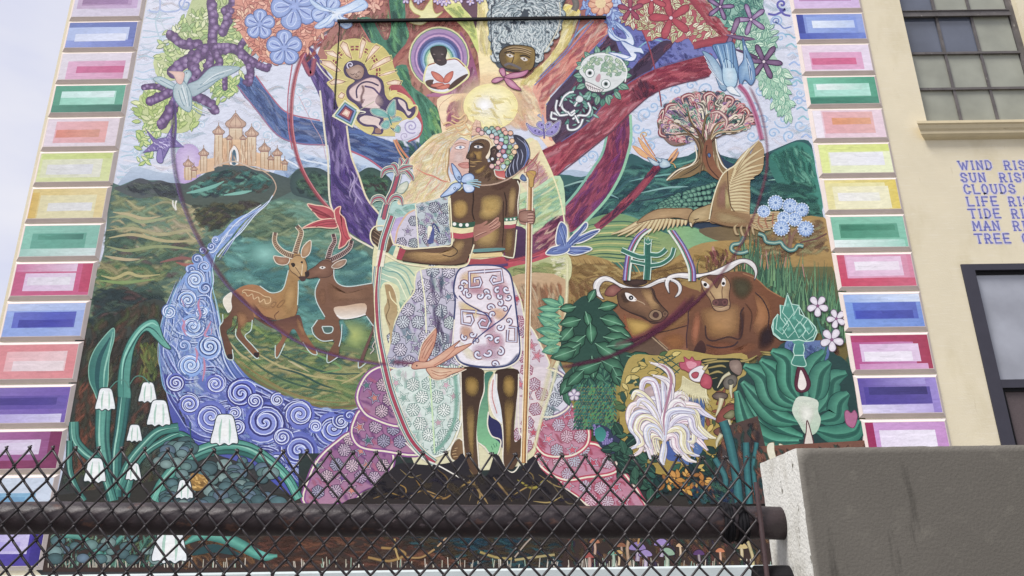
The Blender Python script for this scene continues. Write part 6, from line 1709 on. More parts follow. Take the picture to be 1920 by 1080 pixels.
for s_ in ['400,470 470,500 560,545', '420,500 500,530 580,560', '420,615 500,590 600,580', '450,622 530,605 610,600', '640,600 660,680 690,720', '625,620 645,700 640,770']:
    f.st(ZQ(s_), 1.5, '8a2c3c')
f.build(mural)
f = Fig('painted_bluebird', 'blue painted bird with outspread wings right of the couple')
ZQ2 = ZF(960, 270, 4)
for s_ in ['330,690 345,620 370,585 410,620 415,690 400,760 360,770 330,750', '400,760 440,700 500,640 545,590 568,600 555,640 500,690 600,650 660,645 600,700 520,740 450,750', '400,770 470,770 560,770 600,790 540,820 460,835 400,810', '255,815 290,780 340,765 400,760 430,790 400,820 340,835 290,835 260,830']:
    f.bo(ZQ2(s_), '4a5f9c', '6f86c0', 'e6e6dc', 2.2)
f.st(ZQ2('300,800 360,785 420,760 470,720'), 13, '6f86c0', ce='4a5f9c', taper=2)
for s_ in ['345,640 370,700 390,760', '370,610 395,690 400,750', '430,750 490,690 545,610', '450,755 530,700 640,655', '430,790 500,790 580,795', '430,805 480,820 540,812', '300,800 340,790']:
    f.st(ZQ2(s_), 1.4, '2f4280').st(ZQ2(s_) + 1.6, 1, 'a4b8e0')
f.build(mural)

# ---- cattle
f = Fig('painted_ox', 'brown painted long horned ox lying down, head in profile', True)
f.fill(ZC('300,480 370,440 620,320 760,260 950,330 1050,370 1050,500 960,520 940,640 950,860 860,900 790,915 700,935 560,900 400,880 300,850 260,780 300,650 280,560'), '7a4f34', '8a5a3c', (0, 560, 0, 660), n=3)
shade(f, ZC('620,700 900,560 1040,380 1040,500 930,640 760,740'), '9a7044', .8)
shade(f, ZC('370,600 520,600 640,660 560,740 440,750'), 'c4a050', 1)
f.st(ZC('380,560 400,680 450,760 560,760 660,680'), 5, 'a8603c', soft=.8)
shade(f, ZC('700,760 860,720 930,800 860,880 760,860'), 'a06a3c', .8)
shade(f, ZC('300,820 560,740 700,660 640,740 420,860'), '4a2838', .9)
f.fill(ZC('380,870 600,740 660,770 800,910 740,935 600,920 480,900'), '5a4436', '6a5444').st(ZC('620,760 700,830 780,900'), 2, 'b09878').st(ZC('680,790 760,860'), 1.6, 'a08464')
f.st(ZC('560,760 800,600 1010,400'), 13, '5a2840', soft=.75).st(ZC('600,730 740,710 930,660'), 2, '3f2a28').st(ZC('1040,440 950,520 940,640 925,760 930,860'), 2.6, '4a2f34')
f.bo(ZC('320,370 380,330 480,315 620,330 660,420 720,500 760,540 755,580 700,630 620,640 560,590 480,560 400,530 340,490 320,430'), '5a4030', '8a6444', '3a2824', 1.6)
shade(f, ZC('520,340 610,340 640,430 700,500 640,540 560,440'), 'b8905c', .9)
shade(f, ZC('340,380 420,360 440,440 380,470'), '4a3830', .8)
f.fill(ZC('385,372 430,380 470,410 488,440 440,445 405,425'), 'f0ece8').dot(*ZC('437,415')[0], 4.6, '1f1c1e', '3a3a40').dot(*ZC('439,416')[0], 1.3, 'd8d8d8')
f.bo(ZC('595,580 610,540 650,520 700,540 710,585 680,612 630,610'), 'a08464', '5f4438', '3a2824', 1.4).dot(*ZC('655,566')[0], 6, '3f2a26', '5a3a34').bo(ZC('715,550 735,530 762,550 745,582 720,578'), '8a6a50', '4a3028', '3a2824', 1.2)
f.st(ZC('620,340 660,430 740,520'), 2, '3a2824').st(ZC('345,500 430,545 520,580 600,620 700,635'), 2.2, '3a2824').st(ZC('470,430 540,460 560,478'), 1.6, 'b89c7c')
f.bo(ZC('350,340 290,300 240,320 205,375 230,400 290,400 320,370'), '7a4440', 'a06a5c', '4a2a2c', 1.4)
f.bo(ZC('370,270 440,255 560,260 570,290 480,310 400,300'), '3a2a28', '4f3830', '2f2220', 1)
f.build(mural)
f = Fig('painted_bull', 'brown painted long horned bull lying beside, facing out', True)
f.fill(ZC('1050,350 1080,260 1200,220 1300,190 1420,185 1520,220 1600,310 1740,400 1831,450 1820,650 1831,820 1700,860 1560,930 1400,960 1200,940 1010,960 980,900 940,860 930,760 945,640 960,520 1040,440'), '7a4c30', '6a4430', (0, 520, 0, 660), n=3)
shade(f, ZC('1310,240 1460,230 1520,330 1440,440 1340,400'), '4f4a34', 1)
shade(f, ZC('1040,520 1200,480 1380,460 1420,560 1400,720 1300,780 1130,780 1070,680'), 'b0824c', 1)
shade(f, ZC('1060,880 1200,860 1400,880 1500,800 1560,860 1400,930 1150,930'), '9a5f3c', .8)
shade(f, ZC('1520,360 1640,420 1680,600 1600,760 1500,700 1540,520'), 'a8744a', 1)
shade(f, ZC('1000,540 1050,560 1040,740 1000,860 960,760'), 'b06c48', .9)
shade(f, ZC('1560,720 1640,640 1720,700 1680,840 1560,880'), '2f2228', .95)
shade(f, ZC('1400,520 1440,560 1420,760 1380,780'), '4a2f2c', .8)
shade(f, ZC('1100,800 1300,800 1420,860 1300,930 1120,900'), '8a5234', .8)
f.st(ZC('1090,660 1100,760 1150,795 1220,780 1300,760 1380,780 1410,740 1420,640 1400,560 1430,500'), 2.8, '3f2a2a').st(ZC('1100,830 1200,855 1330,840 1380,800'), 3, '3f2c30').st(ZC('1530,370 1600,440 1650,560 1640,700'), 2.4, '3f2c2c').st(ZC('1440,460 1500,560 1480,720'), 3, '54382c', soft=.7)
f.fill(ZC('985,920 1000,850 1050,790 1090,830 1090,900 1030,950'), '4a2c28', '3a2424').st(ZC('1420,200 1540,250 1640,340 1760,410'), 2, 'a07048')
f.bo(ZC('1052,270 1100,230 1200,210 1270,230 1310,300 1300,400 1310,480 1290,520 1210,535 1160,510 1130,430 1080,360'), 'a07c54', 'c4a470', '4a3028', 1.6, ctr=ZC('1220,400')[0])
f.fill(ZC('1100,232 1200,210 1260,232 1215,300 1190,330 1160,280'), '6a4234').st(ZC('1140,240 1190,330 1215,260'), 2, '5a3a30').st(ZC('1130,360 1170,420 1180,440'), 2.2, '6a4a34').st(ZC('1280,240 1240,330 1240,420'), 2, '7a5a3c')
f.fill(ZC('1155,440 1200,425 1285,425 1285,480 1240,490 1160,480'), '5a3838').dot(*ZC('1184,458')[0], 5, '7a4a48', '3a2224').dot(*ZC('1262,455')[0], 5, '7a4a48', '3a2224').bo(ZC('1160,490 1230,500 1300,480 1290,520 1210,535 1170,515'), 'a88460', 'c0a078', '4a3028', 1)
f.fill(ZC('1058,270 1090,275 1125,305 1120,330 1080,320'), 'efeae4').dot(*ZC('1090,300')[0], 3.6, '1f1a1c').fill(ZC('1250,240 1270,265 1262,310 1235,310 1235,270'), 'efeae4').dot(*ZC('1250,290')[0], 3.2, '1f1a1c')
f.build(mural)
for s_ in ['200,432 140,400 105,340 110,280 150,240 210,222 270,240 340,290 420,315 520,320 600,290 680,250 760,235 840,260 880,300 885,350 860,395 820,412 850,360 845,310 800,275 740,275 680,290 600,325 540,330 420,330 350,325 290,290 230,270 190,280 160,330 170,380', '775,380 740,320 735,270 760,225 830,200 920,195 1010,205 1120,190 1220,150 1320,100 1400,72 1480,80 1530,120 1550,180 1540,230 1520,262 1525,200 1500,150 1440,110 1380,125 1300,180 1200,215 1110,215 1030,240 940,250 860,240 800,250 770,290']:
    f = Fig('painted_horns')
    f.fo(ZC(s_), 'dddad8', '54423f', 1.6)
    f.build(mural)
f = Fig('painted_horn_highlights')
for s_ in ['180,420 125,340 150,260 210,240 300,280 420,325', '600,300 740,250 840,275 870,340', '760,340 750,260 830,215 1000,218 1120,205 1280,140 1400,90 1480,100']:
    f.st(ZC(s_), 2.6, 'f2f0ee', taper=2)
f.build(mural)

# ---- top figures
f = Fig('painted_baby', 'violet shaded painted infant in a golden sunburst', True)
f.fill(ZB('110,260 130,180 230,90 380,60 520,100 620,130 700,230 740,350 790,450 780,540 860,590 950,720 980,850 960,930 850,960 700,960 520,950 400,880 320,800 220,700 180,560 110,470 170,420 60,300'), 'c9bc6c', 'd4c47c')
ry = [('260,90 300,110 345,250 290,215 235,130', 0), ('440,65 475,95 430,240 405,245 420,110', 0), ('560,120 605,140 470,280 490,220 530,150', 0), ('690,225 700,265 510,355 540,300 640,240', 0), ('105,180 170,175 245,240 200,240 120,210', 0), ('65,265 150,270 240,360 200,370 70,300', 0), ('600,395 660,370 740,350 745,370 680,395 610,410', 0), ('660,465 740,440 795,455 780,490 680,490', 0), ('135,465 190,430 285,455 250,475 160,490', 0), ('215,590 245,555 280,575 260,615 225,610', 0)]
for k in range(16):
    a = -2.9 + k * .2
    x, y = 375 + 190 * math.cos(a), 370 + 200 * math.sin(a)
    f.st(ZB('%f,%f %f,%f' % (x, y, x + 42 * math.cos(a), y + 42 * math.sin(a))), 6, '8a3a44', smooth=False)
    f.st(ZB('%f,%f %f,%f' % (x + 18 * math.cos(a), y + 18 * math.sin(a), x + 26 * math.cos(a), y + 26 * math.sin(a))), 7, 'dccb70', smooth=False)
for s_, _ in ry:
    p = ZB(s_)
    f.fill(p, 'e4c8a8', smooth=False).ol(p, 1.8, 'a06a5c', smooth=False)
    f.fill(p.mean(0) + (p - p.mean(0)) * .5, 'efdcc8', smooth=False).ol(p.mean(0) + (p - p.mean(0)) * 1.22, 1.6, 'e6d888', smooth=False)
f.fill(ZB('690,500 790,490 860,560 940,680 980,840 960,900 900,640 800,590 700,580'), 'a8404c')
f.fill(ZB('780,840 860,800 930,780 980,850 975,920 900,970 800,1000 740,960'), 'dcdce8', 'd4d0e4').spiral(*ZB('890,870')[0], 14, 1.9, 2.4, 'a49cc4', 1).spiral(*ZB('830,960')[0], 8, 1.2, 2, 'b4acc8', 2)
f.st(ZB('780,500 870,590 950,720 990,860 960,960 860,1010'), 3, 'b84a54')
f.fill(ZB('700,545 760,540 760,570 840,590 900,660 940,720 925,790 870,800 820,770 780,720 760,640 700,600'), 'dccf7c')
# body: dark violet outline with pale flesh
V_ = '443658'
f.fill(ZB('265,340 300,280 370,262 440,285 480,340 500,390 560,400 620,440 640,500 650,580 690,630 740,600 800,610 850,650 870,710 920,685 930,730 900,780 860,795 810,740 740,720 740,800 640,760 640,860 620,940 540,940 520,950 545,880 460,870 400,830 385,780 420,730 380,670 310,620 290,560 310,500 370,450 290,410'), V_, '4f4068')
f.bo(ZB('285,345 340,320 400,300 450,330 455,380 430,430 380,440 320,410'), '9a7a6a', 'c4a898', '3a2f4a', 1.2)
for s_ in ['330,385 350,395 370,385', '395,375 410,368 425,375', '370,410 385,420 410,405', '385,380 380,395 395,400']:
    f.st(ZB(s_), 1.3, '5f4640')
f.spiral(*ZB('330,305')[0], 7, 1.2, 2, 'dcd8ec', 2)
P_ = 'd8bcb8'
shade(f, ZB('320,520 380,460 500,420 590,440 620,500 600,560 640,640 620,690 500,700 430,680 380,640 320,600'), P_, 1)
f.fill(ZB('390,480 500,425 580,440 610,520 560,640 600,700 440,690 460,620 400,640 340,600 320,540'), P_, 'e4d0cc').ol(ZB('390,480 500,425 580,440 610,520 560,640 600,700 440,690 460,620 400,640 340,600 320,540'), 1.2, 'a88a94')
f.st(ZB('390,610 385,540 410,490 460,462 520,465 590,495'), 3, '3f3054').st(ZB('440,490 450,540 430,600 440,660'), 5, '7a5a5c', soft=.8).st(ZB('460,500 540,520 590,570 640,600 650,640'), 3.4, '54406a')
f.fill(ZB('420,790 480,770 600,800 590,850 620,880 600,900 560,860 470,850 420,820'), 'e0ccc4').fill(ZB('770,620 830,650 850,720 890,740 860,770 830,720 780,660'), 'e0ccc8').fill(ZB('560,890 600,890 610,930 560,930'), '9a7468')
f.st(ZB('420,715 550,640'), 1.4, 'b8b89c', smooth=False)
f.st(ZB('300,620 360,690 380,740 360,820 440,900 520,940'), 3, 'dcd088').st(ZB('700,560 690,520 695,590 760,560 850,600 880,670 940,680 945,750 900,800 860,800'), 2.4, 'e0d68c')
f.st(ZB('215,200 205,300 190,440 170,700 150,900'), 1.6, '4a3a4a', soft=.8)
f.build(mural)
f = Fig('painted_diamond', 'small painted diamond with coloured frames beside the infant')
for k, c in ((1.32, 'e4e0c0'), (1.12, '4a8a74'), (.98, '7f9ac8'), (.8, '3f3a68'), (.62, '9a4450'), (.4, 'e0b8a8'), (.2, 'efe0cc')):
    o_ = ZB('290,745')[0]
    p = ZB('280,655 385,725 335,850 190,770')
    f.fill(o_ + (p - o_) * k, c, smooth=False)
f.st(ZB('190,770 165,765'), 1.6, 'e4e0c0', smooth=False).st(ZB('385,725 470,740 400,760'), 3, 'ece8d4', taper=3)
f.build(mural)
f = Fig('painted_teal_butterfly', 'teal painted butterfly at the infant feet')
for s_ in ['515,715 580,705 660,740 680,790 600,780 540,760', '665,730 690,670 735,625 745,680 740,760 700,780', '610,860 650,815 690,820 685,880 640,895', '700,810 760,780 800,800 780,820 710,830', '700,880 730,900 760,860 790,880 780,925 740,920']:
    f.bo(ZB(s_), '5f9f9c', '8fc8bc', 'eef0e0', 2.2).ol(ZB(s_), 1.1, '2f5f64')
f.st(ZB('670,740 690,800 710,860'), 4, '4a8a88', taper=2)
f.build(mural)
f = Fig('painted_rainbow_figure', 'painted dark figure in a white shirt inside a rainbow halo', True)
cx_, cy_ = ZB('1145,235')[0]
for r, c in ((57, 'dcd8a0'), (54.5, '5f8f6c'), (53, 'a888b4'), (47, '8a6aa0'), (44, 'c9a0c8'), (41, '5f5a94'), (38.5, '3f4a84'), (35, '5f7ab4'), (31.5, '8fb4d4'), (28, '4f8f8c'), (25.5, '9ac4a0'), (22.5, 'dce0b0'), (19, 'ece8c8')):
    f.dot(cx_, cy_ + (57 - r) * .15, r, c, n=28, asp=1.02)
f.fo(ZB('1030,330 1060,300 1120,285 1240,250 1300,245 1350,280 1410,350 1415,410 1350,470 1240,545 1170,560 1080,540 1020,480 1005,430'), 'e4e4ea', 'e4e09c', 3)
f.fill(ZB('1050,320 1120,290 1230,260 1300,262 1370,330 1395,360 1300,400 1290,345 1240,440 1100,430 1040,450 1030,380'), 'e6e8ee', 'dadfe8').st(ZB('1040,310 1110,285 1240,256 1310,256 1380,320'), 2, 'a04a4c')
f.bo(ZB('1065,165 1090,140 1145,130 1200,140 1218,180 1205,240 1210,290 1160,310 1115,280 1080,220'), '2f2628', '4f4444', '2a2022', 1.2).fill(ZB('1100,260 1200,240 1215,290 1160,310 1115,290'), '43363a')
f.st(ZB('1090,205 1110,208'), 1.6, '8a7a78').st(ZB('1165,205 1185,208'), 1.6, '8a7a78').st(ZB('1130,260 1160,262'), 1.4, '7a5a58')
f.fill(ZB('1025,450 1095,440 1090,480 1150,530 1080,520 1030,490'), '5a3f38').fill(ZB('1230,510 1300,440 1390,390 1410,400 1340,470 1250,530'), '4f3832')
for s_ in ['1075,365 1130,380 1180,420 1190,465 1130,450 1090,410', '1190,465 1200,410 1240,375 1275,365 1265,420 1230,465', '1075,490 1130,470 1190,480 1180,510 1090,505', '1120,515 1190,490 1240,480 1230,515 1170,530']:
    f.bo(ZB(s_), 'c4604c', 'd88068', '9a4438', 1.2)
f.build(mural)
f = Fig('painted_elder', 'painted elder man with a tall swirl of grey hair and a pink butterfly', True)
f.fill(ZE('80,-60 640,-60 640,60 620,200 580,300 500,420 440,520 300,560 160,540 110,480 100,420 85,300 80,100'), '3a4450', '4f5a64', n=3)
rnd_ = random.Random(21)
hp = sm(ZE('95,-60 625,-60 620,180 570,300 500,400 450,480 420,340 300,320 180,340 150,420 110,470 100,300'), True, 3)
pts_ = [ZE('%f,%f' % (rnd_.uniform(95, 620), rnd_.uniform(-60, 470)))[0] for _ in range(420)]
pts_ = [p for p in sorted(pts_, key=lambda p: p[1]) if inside(p[None], hp)[0]]
for p in pts_:
    r = rnd_.uniform(4.5, 8.5)
    a = math.atan2(p[1] - 30, p[0] - 985) + rnd_.uniform(-.6, .6)
    arc = np.array([p + r * np.array([math.cos(a + t), math.sin(a + t) * .9]) for t in np.linspace(-1.5, 1.5, 7)])
    f.st(arc, r * .95, jit(rnd_.choice(['b4c2c4', '9aaab0', 'c4d0ce', 'a8b8ba', 'd0d8d8']), .08, rnd_), ce='8a9aa2', smooth=False)
    f.st(arc + 1.0 * np.array([math.cos(a), math.sin(a)]) * r * .45, 1.2, '46525c', smooth=False)
    f.st(arc - np.array([math.cos(a), math.sin(a)]) * r * .2, 1.1, 'dde4e2', smooth=False)
f.st(ZE('620,20 625,120 610,220 560,320 500,410'), 2, 'd8d4bc').st(ZE('90,40 85,200 95,380 140,500'), 2, '3a4450')
fc = ZE('150,430 190,375 260,355 350,360 415,380 430,430 420,510 390,550 330,560 230,545 170,510')
f.fill(fc, '5f4c30', '8a7038', (935, 0, 1000, 0))
shade(f, ZE('190,430 260,390 330,420 300,500 220,520'), 'a88a44', 1)
shade(f, ZE('350,430 400,440 400,500 350,520'), '9a7c40', .9)
for s_ in ['200,385 260,370 330,378 400,400', '210,400 270,388 340,395 400,418', '230,415 280,402 350,412 390,430']:
    f.st(ZE(s_), 1.5, 'b89c70').st(ZE(s_) + np.array([0, 1.6]), 1, '3a2c24')
for s_ in ['205,430 230,422 262,440 235,452', '315,455 345,450 372,470 345,480']:
    f.fill(ZE(s_), 'd8d0c8').dot(*ZE(s_).mean(0), 1.7, '2a2424')
f.st(ZE('190,418 225,405 270,425'), 2.6, '33281f').st(ZE('310,440 350,436 390,455'), 2.6, '33281f').st(ZE('265,440 250,490 235,510 285,520'), 2, '54402c').st(ZE('190,515 230,500 300,530 320,545'), 4.5, '6a6468').st(ZE('220,540 280,548 310,550'), 2.4, '4a3430').ol(fc, 1.6, '33281f')
f.build(mural)
f = Fig('painted_pink_butterfly', 'pink painted butterfly in front of the elder chin')
for s_ in ['150,560 160,535 190,540 200,590 180,600', '190,600 240,575 310,565 375,550 350,590 290,610 220,615', '190,610 250,630 290,670 320,705 260,695 210,660', '185,615 150,605 110,615 90,640 120,650 160,635']:
    f.bo(ZE(s_), 'b8688c', 'd49cb4', '6a2c54', 1.4)
f.build(mural)
f = Fig('painted_purple_butterfly', 'violet painted butterfly beside the red branch')
for s_ in ['360,960 400,985 450,1000 500,1030 480,1060 420,1050 380,1010', '625,940 570,970 520,1010 505,1050 560,1060 610,1020', '440,970 470,945 505,975 500,1010 460,1000', '510,975 535,950 560,960 550,990 515,1010']:
    f.bo(ZE(s_), '7f74b8', 'a49cd4', 'e6e4e8', 2.4).ol(ZE(s_), 1.2, '3f3470')
f.st(ZE('495,1000 500,1060 498,1080'), 3, '5f549c').st(ZE('490,960 480,920 450,900 470,890'), 2, '9aa4c8').st(ZE('500,960 490,910 485,895'), 2, '9aa4c8')
for s_ in ['430,1020', '460,1030', '590,990', '560,1030', '480,975', '530,970']:
    f.dot(*ZE(s_)[0], 1.8, '3f3470')
f.build(mural)
f = Fig('painted_skull', 'white painted skull wreathed in leaves with a curled bone body', True)
f.leaves(ZE('860,380 1000,360 1080,400 1180,560 1100,700 1000,760 860,800 760,740 770,600 800,480'), 60, 13, 8, ['6fa48c', '4f8a78', '8fb89c'], '2f5f58', '3a6a60', seed=201, ow=1.2)
for a in range(14):
    b = a * .449
    x, y = 955 + 185 * math.cos(b), 590 + 195 * math.sin(b)
    f.leaf(*ZE('%f,%f' % (x - 40 * math.cos(b), y - 40 * math.sin(b)))[0], b, 20, 11, '6fa48c', '2f5f58', '3a6a60', cc='94bca4')
f.fo(ZE('770,560 800,470 880,420 980,410 1080,440 1140,520 1140,600 1090,660 1030,700 960,720 880,715 820,680 815,620'), 'd9dedc', '4a6a64', 1.5)
f.leaves(ZE('790,520 860,450 980,430 1100,480 1120,580 1050,600 960,540 850,550'), 60, 12, 6, ['b4c8a4', 'd4dcc0', '94b494', 'c4d4b4'], '6f9480', '7f9f8c', seed=202, ow=1)
f.st(ZE('780,540 850,450 960,425 1080,455 1140,540 1130,640'), 2.4, 'e8ecea')
for s_ in ('855,570', '980,655'):
    f.dot(*ZE(s_)[0], 9, '4a6a64', n=16).dot(*ZE(s_)[0], 8, 'eceeee', n=16).dot(*ZE(s_)[0], 4.4, '8fa09c', n=14).dot(*ZE(s_)[0], 2.8, '1f2426', n=12)
f.fill(ZE('905,600 930,575 940,600 925,640 900,630'), 'c49ca4').fo(ZE('820,640 860,650 940,690 960,700 930,720 860,710 825,680'), 'e8e4e2', '4a4a50', 1.2)
for k in range(8):
    x, y = 835 + k * 14, 655 + k * 6
    f.st(ZE('%f,%f %f,%f' % (x, y, x - 4, y + 30)), 1, '6a5a60', smooth=False)
f.st(ZE('825,660 880,685 945,705'), 1.1, '6a5a60')
f.leaves(ZE('620,740 720,690 820,760 900,840 860,930 760,1010 700,960 640,860'), 40, 12, 4, ['6fa494', '8fbcb0', '5a9488'], '3f6f6c', seed=203, ow=.9)
for s_ in ['730,715 680,730 640,780 640,840 680,880', '700,720 650,760 620,830', '560,870 555,920 600,930', '570,880 620,900 690,890 740,860', '680,870 710,900 740,880', '735,830 770,780 800,770', '840,800 860,850 830,900 770,900 720,930', '740,900 770,960', '680,970 690,1010 740,1010 780,980 800,930', '600,780 590,850 620,900']:
    f.st(ZE(s_), 5.6, 'b4bcc0', ce='6a707c', taper=0).st(ZE(s_), 2.6, 'f0f2f2')
f.bo(ZE('750,760 770,745 800,760 800,790 770,800 745,785'), 'ccd4d4', 'e8ecec', '5a6068', 1)
f.build(mural)
f = Fig('painted_white_dove', 'white and blue painted dove diving above the skull')
f.bo(ZE('1045,165 1080,180 1130,220 1180,270 1200,330 1190,355 1160,340 1120,320 1060,320 1010,290 995,240 1020,215 1050,270 1100,300 1140,300 1120,250 1070,210'), 'a8bede', 'dfe8f4', '5f7ab0', 1.4, flat=True)
f.bo(ZE('1100,320 1160,345 1220,370 1255,375 1275,420 1240,410 1200,410 1220,430 1200,470 1150,475 1060,440 1000,410 1100,420 1170,440 1150,400 1110,350'), 'c4d2ea', 'eceff6', '5f7ab0', 1.4, flat=True)
for s_ in ['1050,170 1110,230 1160,290', '1030,190 1080,240', '1000,240 1050,290 1090,315', '1180,440 1130,460 1060,435', '1010,215 1040,280']:
    f.st(ZE(s_), 1.6, '6f8cc4')
f.build(mural)

# ---- round curly tree
f = Fig('painted_curly_tree', 'round painted tree with crown of coloured curls on the right hill', True)
f.fill(ZT('310,240 340,160 400,100 480,60 620,40 780,70 880,150 940,200 900,260 800,310 700,310 680,330 690,400 740,520 800,580 840,610 800,640 740,590 700,600 640,560 600,540 520,580 440,590 370,605 400,560 480,510 550,480 570,400 560,340 480,380 400,380 340,320'), '5f5040', '8a7048', (0, 230, 0, 330), n=3)
f.fill(ZT('318,230 345,150 420,95 500,60 620,42 780,72 880,150 940,205 880,260 780,300 680,310 600,320 540,330 460,370 400,375 345,320'), '6a605c', '8a6a68')
rnd_ = random.Random(33)
cols_ = ['c4747c', '5f8f7c', 'd8b4ac', '3f5a58', '9a74a0', 'e0d6c0', 'b4606c', '7fa494', 'd09494', '54546a', 'b0908c', 'e4c4b8']
crown = sm(ZT('318,230 345,150 420,95 500,60 620,42 780,72 880,150 940,205 880,260 780,290 650,290 560,320 460,360 360,320'), True, 3)
for k in range(520):
    p = ZT('%f,%f' % (rnd_.uniform(315, 940), rnd_.uniform(45, 370)))[0]
    if not inside(p[None], crown)[0]:
        continue
    base_ = ZT('620,340')[0]
    d = p - base_
    a = math.atan2(d[1], d[0])
    ln_ = rnd_.uniform(12, 26)
    sg = 1 if d[0] > 0 else -1
    q_ = np.array([p - ln_ * .7 * np.array([math.cos(a), math.sin(a)]), p, p + 5 * np.array([math.cos(a + sg * 1.2), math.sin(a + sg * 1.2)]), p + 6 * np.array([math.cos(a + sg * 2.4), math.sin(a + sg * 2.4)])])
    f.st(q_, rnd_.uniform(4, 6.5), jit(rnd_.choice(cols_), .1, rnd_), taper=2)
    f.st(q_ + np.array([1.6, 1.2]), 1.1, rnd_.choice(['2a2c34', 'ddd4c4', '2f3a3c']), taper=2)
for i, (s_, c) in enumerate([('480,120 470,80 520,60 560,90', 'c46470'), ('620,110 610,70 650,50 690,80', 'b85464'), ('740,110 750,75 790,90 780,130', 'c87078'), ('360,180 380,130 440,120', 'b85c6c'), ('840,170 870,150 890,180 870,210', 'd87a6c'), ('880,190 930,190 935,230', 'c06c80'), ('330,260 330,310 370,330', 'a84a58'), ('320,200 350,160 340,230', 'b05464'), ('640,180 700,170 750,220 740,280', 'd0a0a0'), ('560,110 600,130 610,170', '4a8a70'), ('700,90 680,120 720,140', '3f8a6c'), ('860,180 850,230 820,260', '3f7a60')]):
    f.st(ZT(s_), 8, c, ce='6a3a44', taper=2).st(ZT(s_), 2, 'e4cfc0', taper=2)
for i, s_ in enumerate(['580,560 590,470 575,400 540,330 460,260 400,230', '590,540 600,460 590,380 570,300 520,220 500,140', '600,540 610,450 600,370 600,300 620,200 650,180', '650,560 620,470 620,400 650,340 700,300 820,290 900,250', '690,590 640,480 640,400 660,350 740,310', '720,590 670,500 660,420', '560,500 580,420 560,350 500,310 400,320', '380,600 460,540 540,500 570,470', '450,580 540,530 590,490', '760,600 700,530 680,440', '620,420 600,350 560,280 520,260', '640,350 680,260 740,230']):
    f.st(ZT(s_), 5, ['a0805c', '7a5c3c', '8f7a50', 'b89c70', '6f4a34', '94704c'][i % 6], ce='4f3c2c', taper=2)
    f.st(ZT(s_) + np.array([2, 0]), 1.3, 'dccca8' if i % 2 else '332824', taper=2)
f.fill(ZT('615,360 650,340 660,400 680,500 740,590 700,600 640,560 600,480 600,420'), '7f4a34', '8a5c3c').st(ZT('625,380 620,440 640,520 700,590'), 2, '4a2c24').bo(ZT('628,440 640,430 650,445 640,460'), '3f5a8c', '5f7aa8', '2a2c38', 1)
f.st(ZT('550,380 560,460 520,510 440,540 370,603'), 2.2, 'ece4cc').st(ZT('680,340 690,420 720,500 760,540'), 2.2, 'ece6d4')
f.build(mural)
f = Fig('painted_bush_dots', 'clump of round green painted bushes below the curly tree')
rnd_ = random.Random(5)
bp = sorted([ZT('%f,%f' % (330 + 345 * t + rnd_.uniform(-12, 12), 770 - 100 * t ** .6 + v * 24 * (0.4 + 1.3 * t)))[0] for t in np.linspace(0, 1, 15) for v in range(-1, 4)], key=lambda p: p[1])
for x, y in bp:
    if y < 392:
        f.bo([(x + 5.6 * math.cos(a), y + 4.4 * math.sin(a)) for a in np.arange(0, 6.2, .9)], '3f7a68', '7fae94', '1f3a40', 1)
f.build(mural)
f = Fig('painted_falcon', 'tan painted falcon with one wing raised, feathers cream', True)
f.fill(ZT('510,840 540,800 600,770 660,740 700,620 740,540 800,510 850,450 890,395 900,440 950,350 985,400 985,450 980,520 960,560 900,600 900,700 895,810 900,840 930,860 960,890 900,900 820,900 740,895 680,870 640,865 560,870 520,880'), 'a88a5c', 'b89a6c', n=2)
f.fill(ZT('640,860 660,740 690,640 720,570 755,540 760,620 765,700 780,790 900,820 960,860 920,900 820,900 700,880'), 'a4855a', '8f6f4c', (0, 330, 0, 420))
shade(f, ZT('700,640 750,600 760,700 770,780 700,790 680,740'), '9a6f5c', .9)
shade(f, ZT('740,640 765,700 775,780 740,780'), 'c4b478', .9)
shade(f, ZT('680,800 800,820 900,870 780,880 680,860'), 'b8a074', .8)
def feather(p0, p1, w, c='dccfa0', oc='7a5c3c'):
    f.st([p0, p0 + (p1 - p0) * .55 + np.array([(p1 - p0)[1], -(p1 - p0)[0]]) * .04, p1], w + 1.3, oc, smooth=True, taper=1)
    f.st([p0, p0 + (p1 - p0) * .55 + np.array([(p1 - p0)[1], -(p1 - p0)[0]]) * .04, p1], w - .4, c, ce='b89c70', taper=1)
tips = ZT('895,400 955,350 980,400 990,450 985,500 975,535 950,565 925,590 900,610 900,640 900,665 900,690 900,712 898,735 895,758 893,780 890,800')
bases = ZT('800,530 800,545 795,555 790,565 785,575 780,590 775,605 770,620 768,640 766,655 765,670 766,690 768,708 770,725 772,745 775,765 778,785')
for b_, t_ in list(zip(bases, tips))[::-1]:
    feather(b_, t_, 8)
tl = ZT('20,945 60,955 110,960 165,962 210,955 250,945 285,935 315,925 345,918 375,912 405,905 435,900 462,895 488,888')
bl = ZT('190,870 215,860 240,855 262,850 285,848 310,845 330,845 352,845 375,845 398,847 420,850 445,850 470,852 490,855')
for b_, t_ in list(zip(bl, tl))[::-1]:
    feather(b_, t_, 7.5)
f.bo(ZT('180,875 240,820 320,785 420,780 530,785 510,850 440,840 340,845 260,855'), 'a08058', 'bc9c70', '5f4630', 1.4)
f.bo(ZT('510,840 540,795 600,770 655,760 640,850 580,865 545,870 530,900 515,880'), 'a48a5c', 'c4ac7c', '4f3c2c', 1.5).st(ZT('540,855 560,850 575,845'), 1.6, '33281f').fo(ZT('515,870 530,875 530,900 518,890'), 'dccfae', '4f3c2c', 1)
f.st(ZT('755,540 760,640 775,760 800,800'), 2, '5f4630').st(ZT('640,850 660,740 690,640 730,560 800,510 850,460 892,398'), 2.2, 'e6dcb8').st(ZT('650,865 760,895 900,900'), 1.8, '4f3c2c')
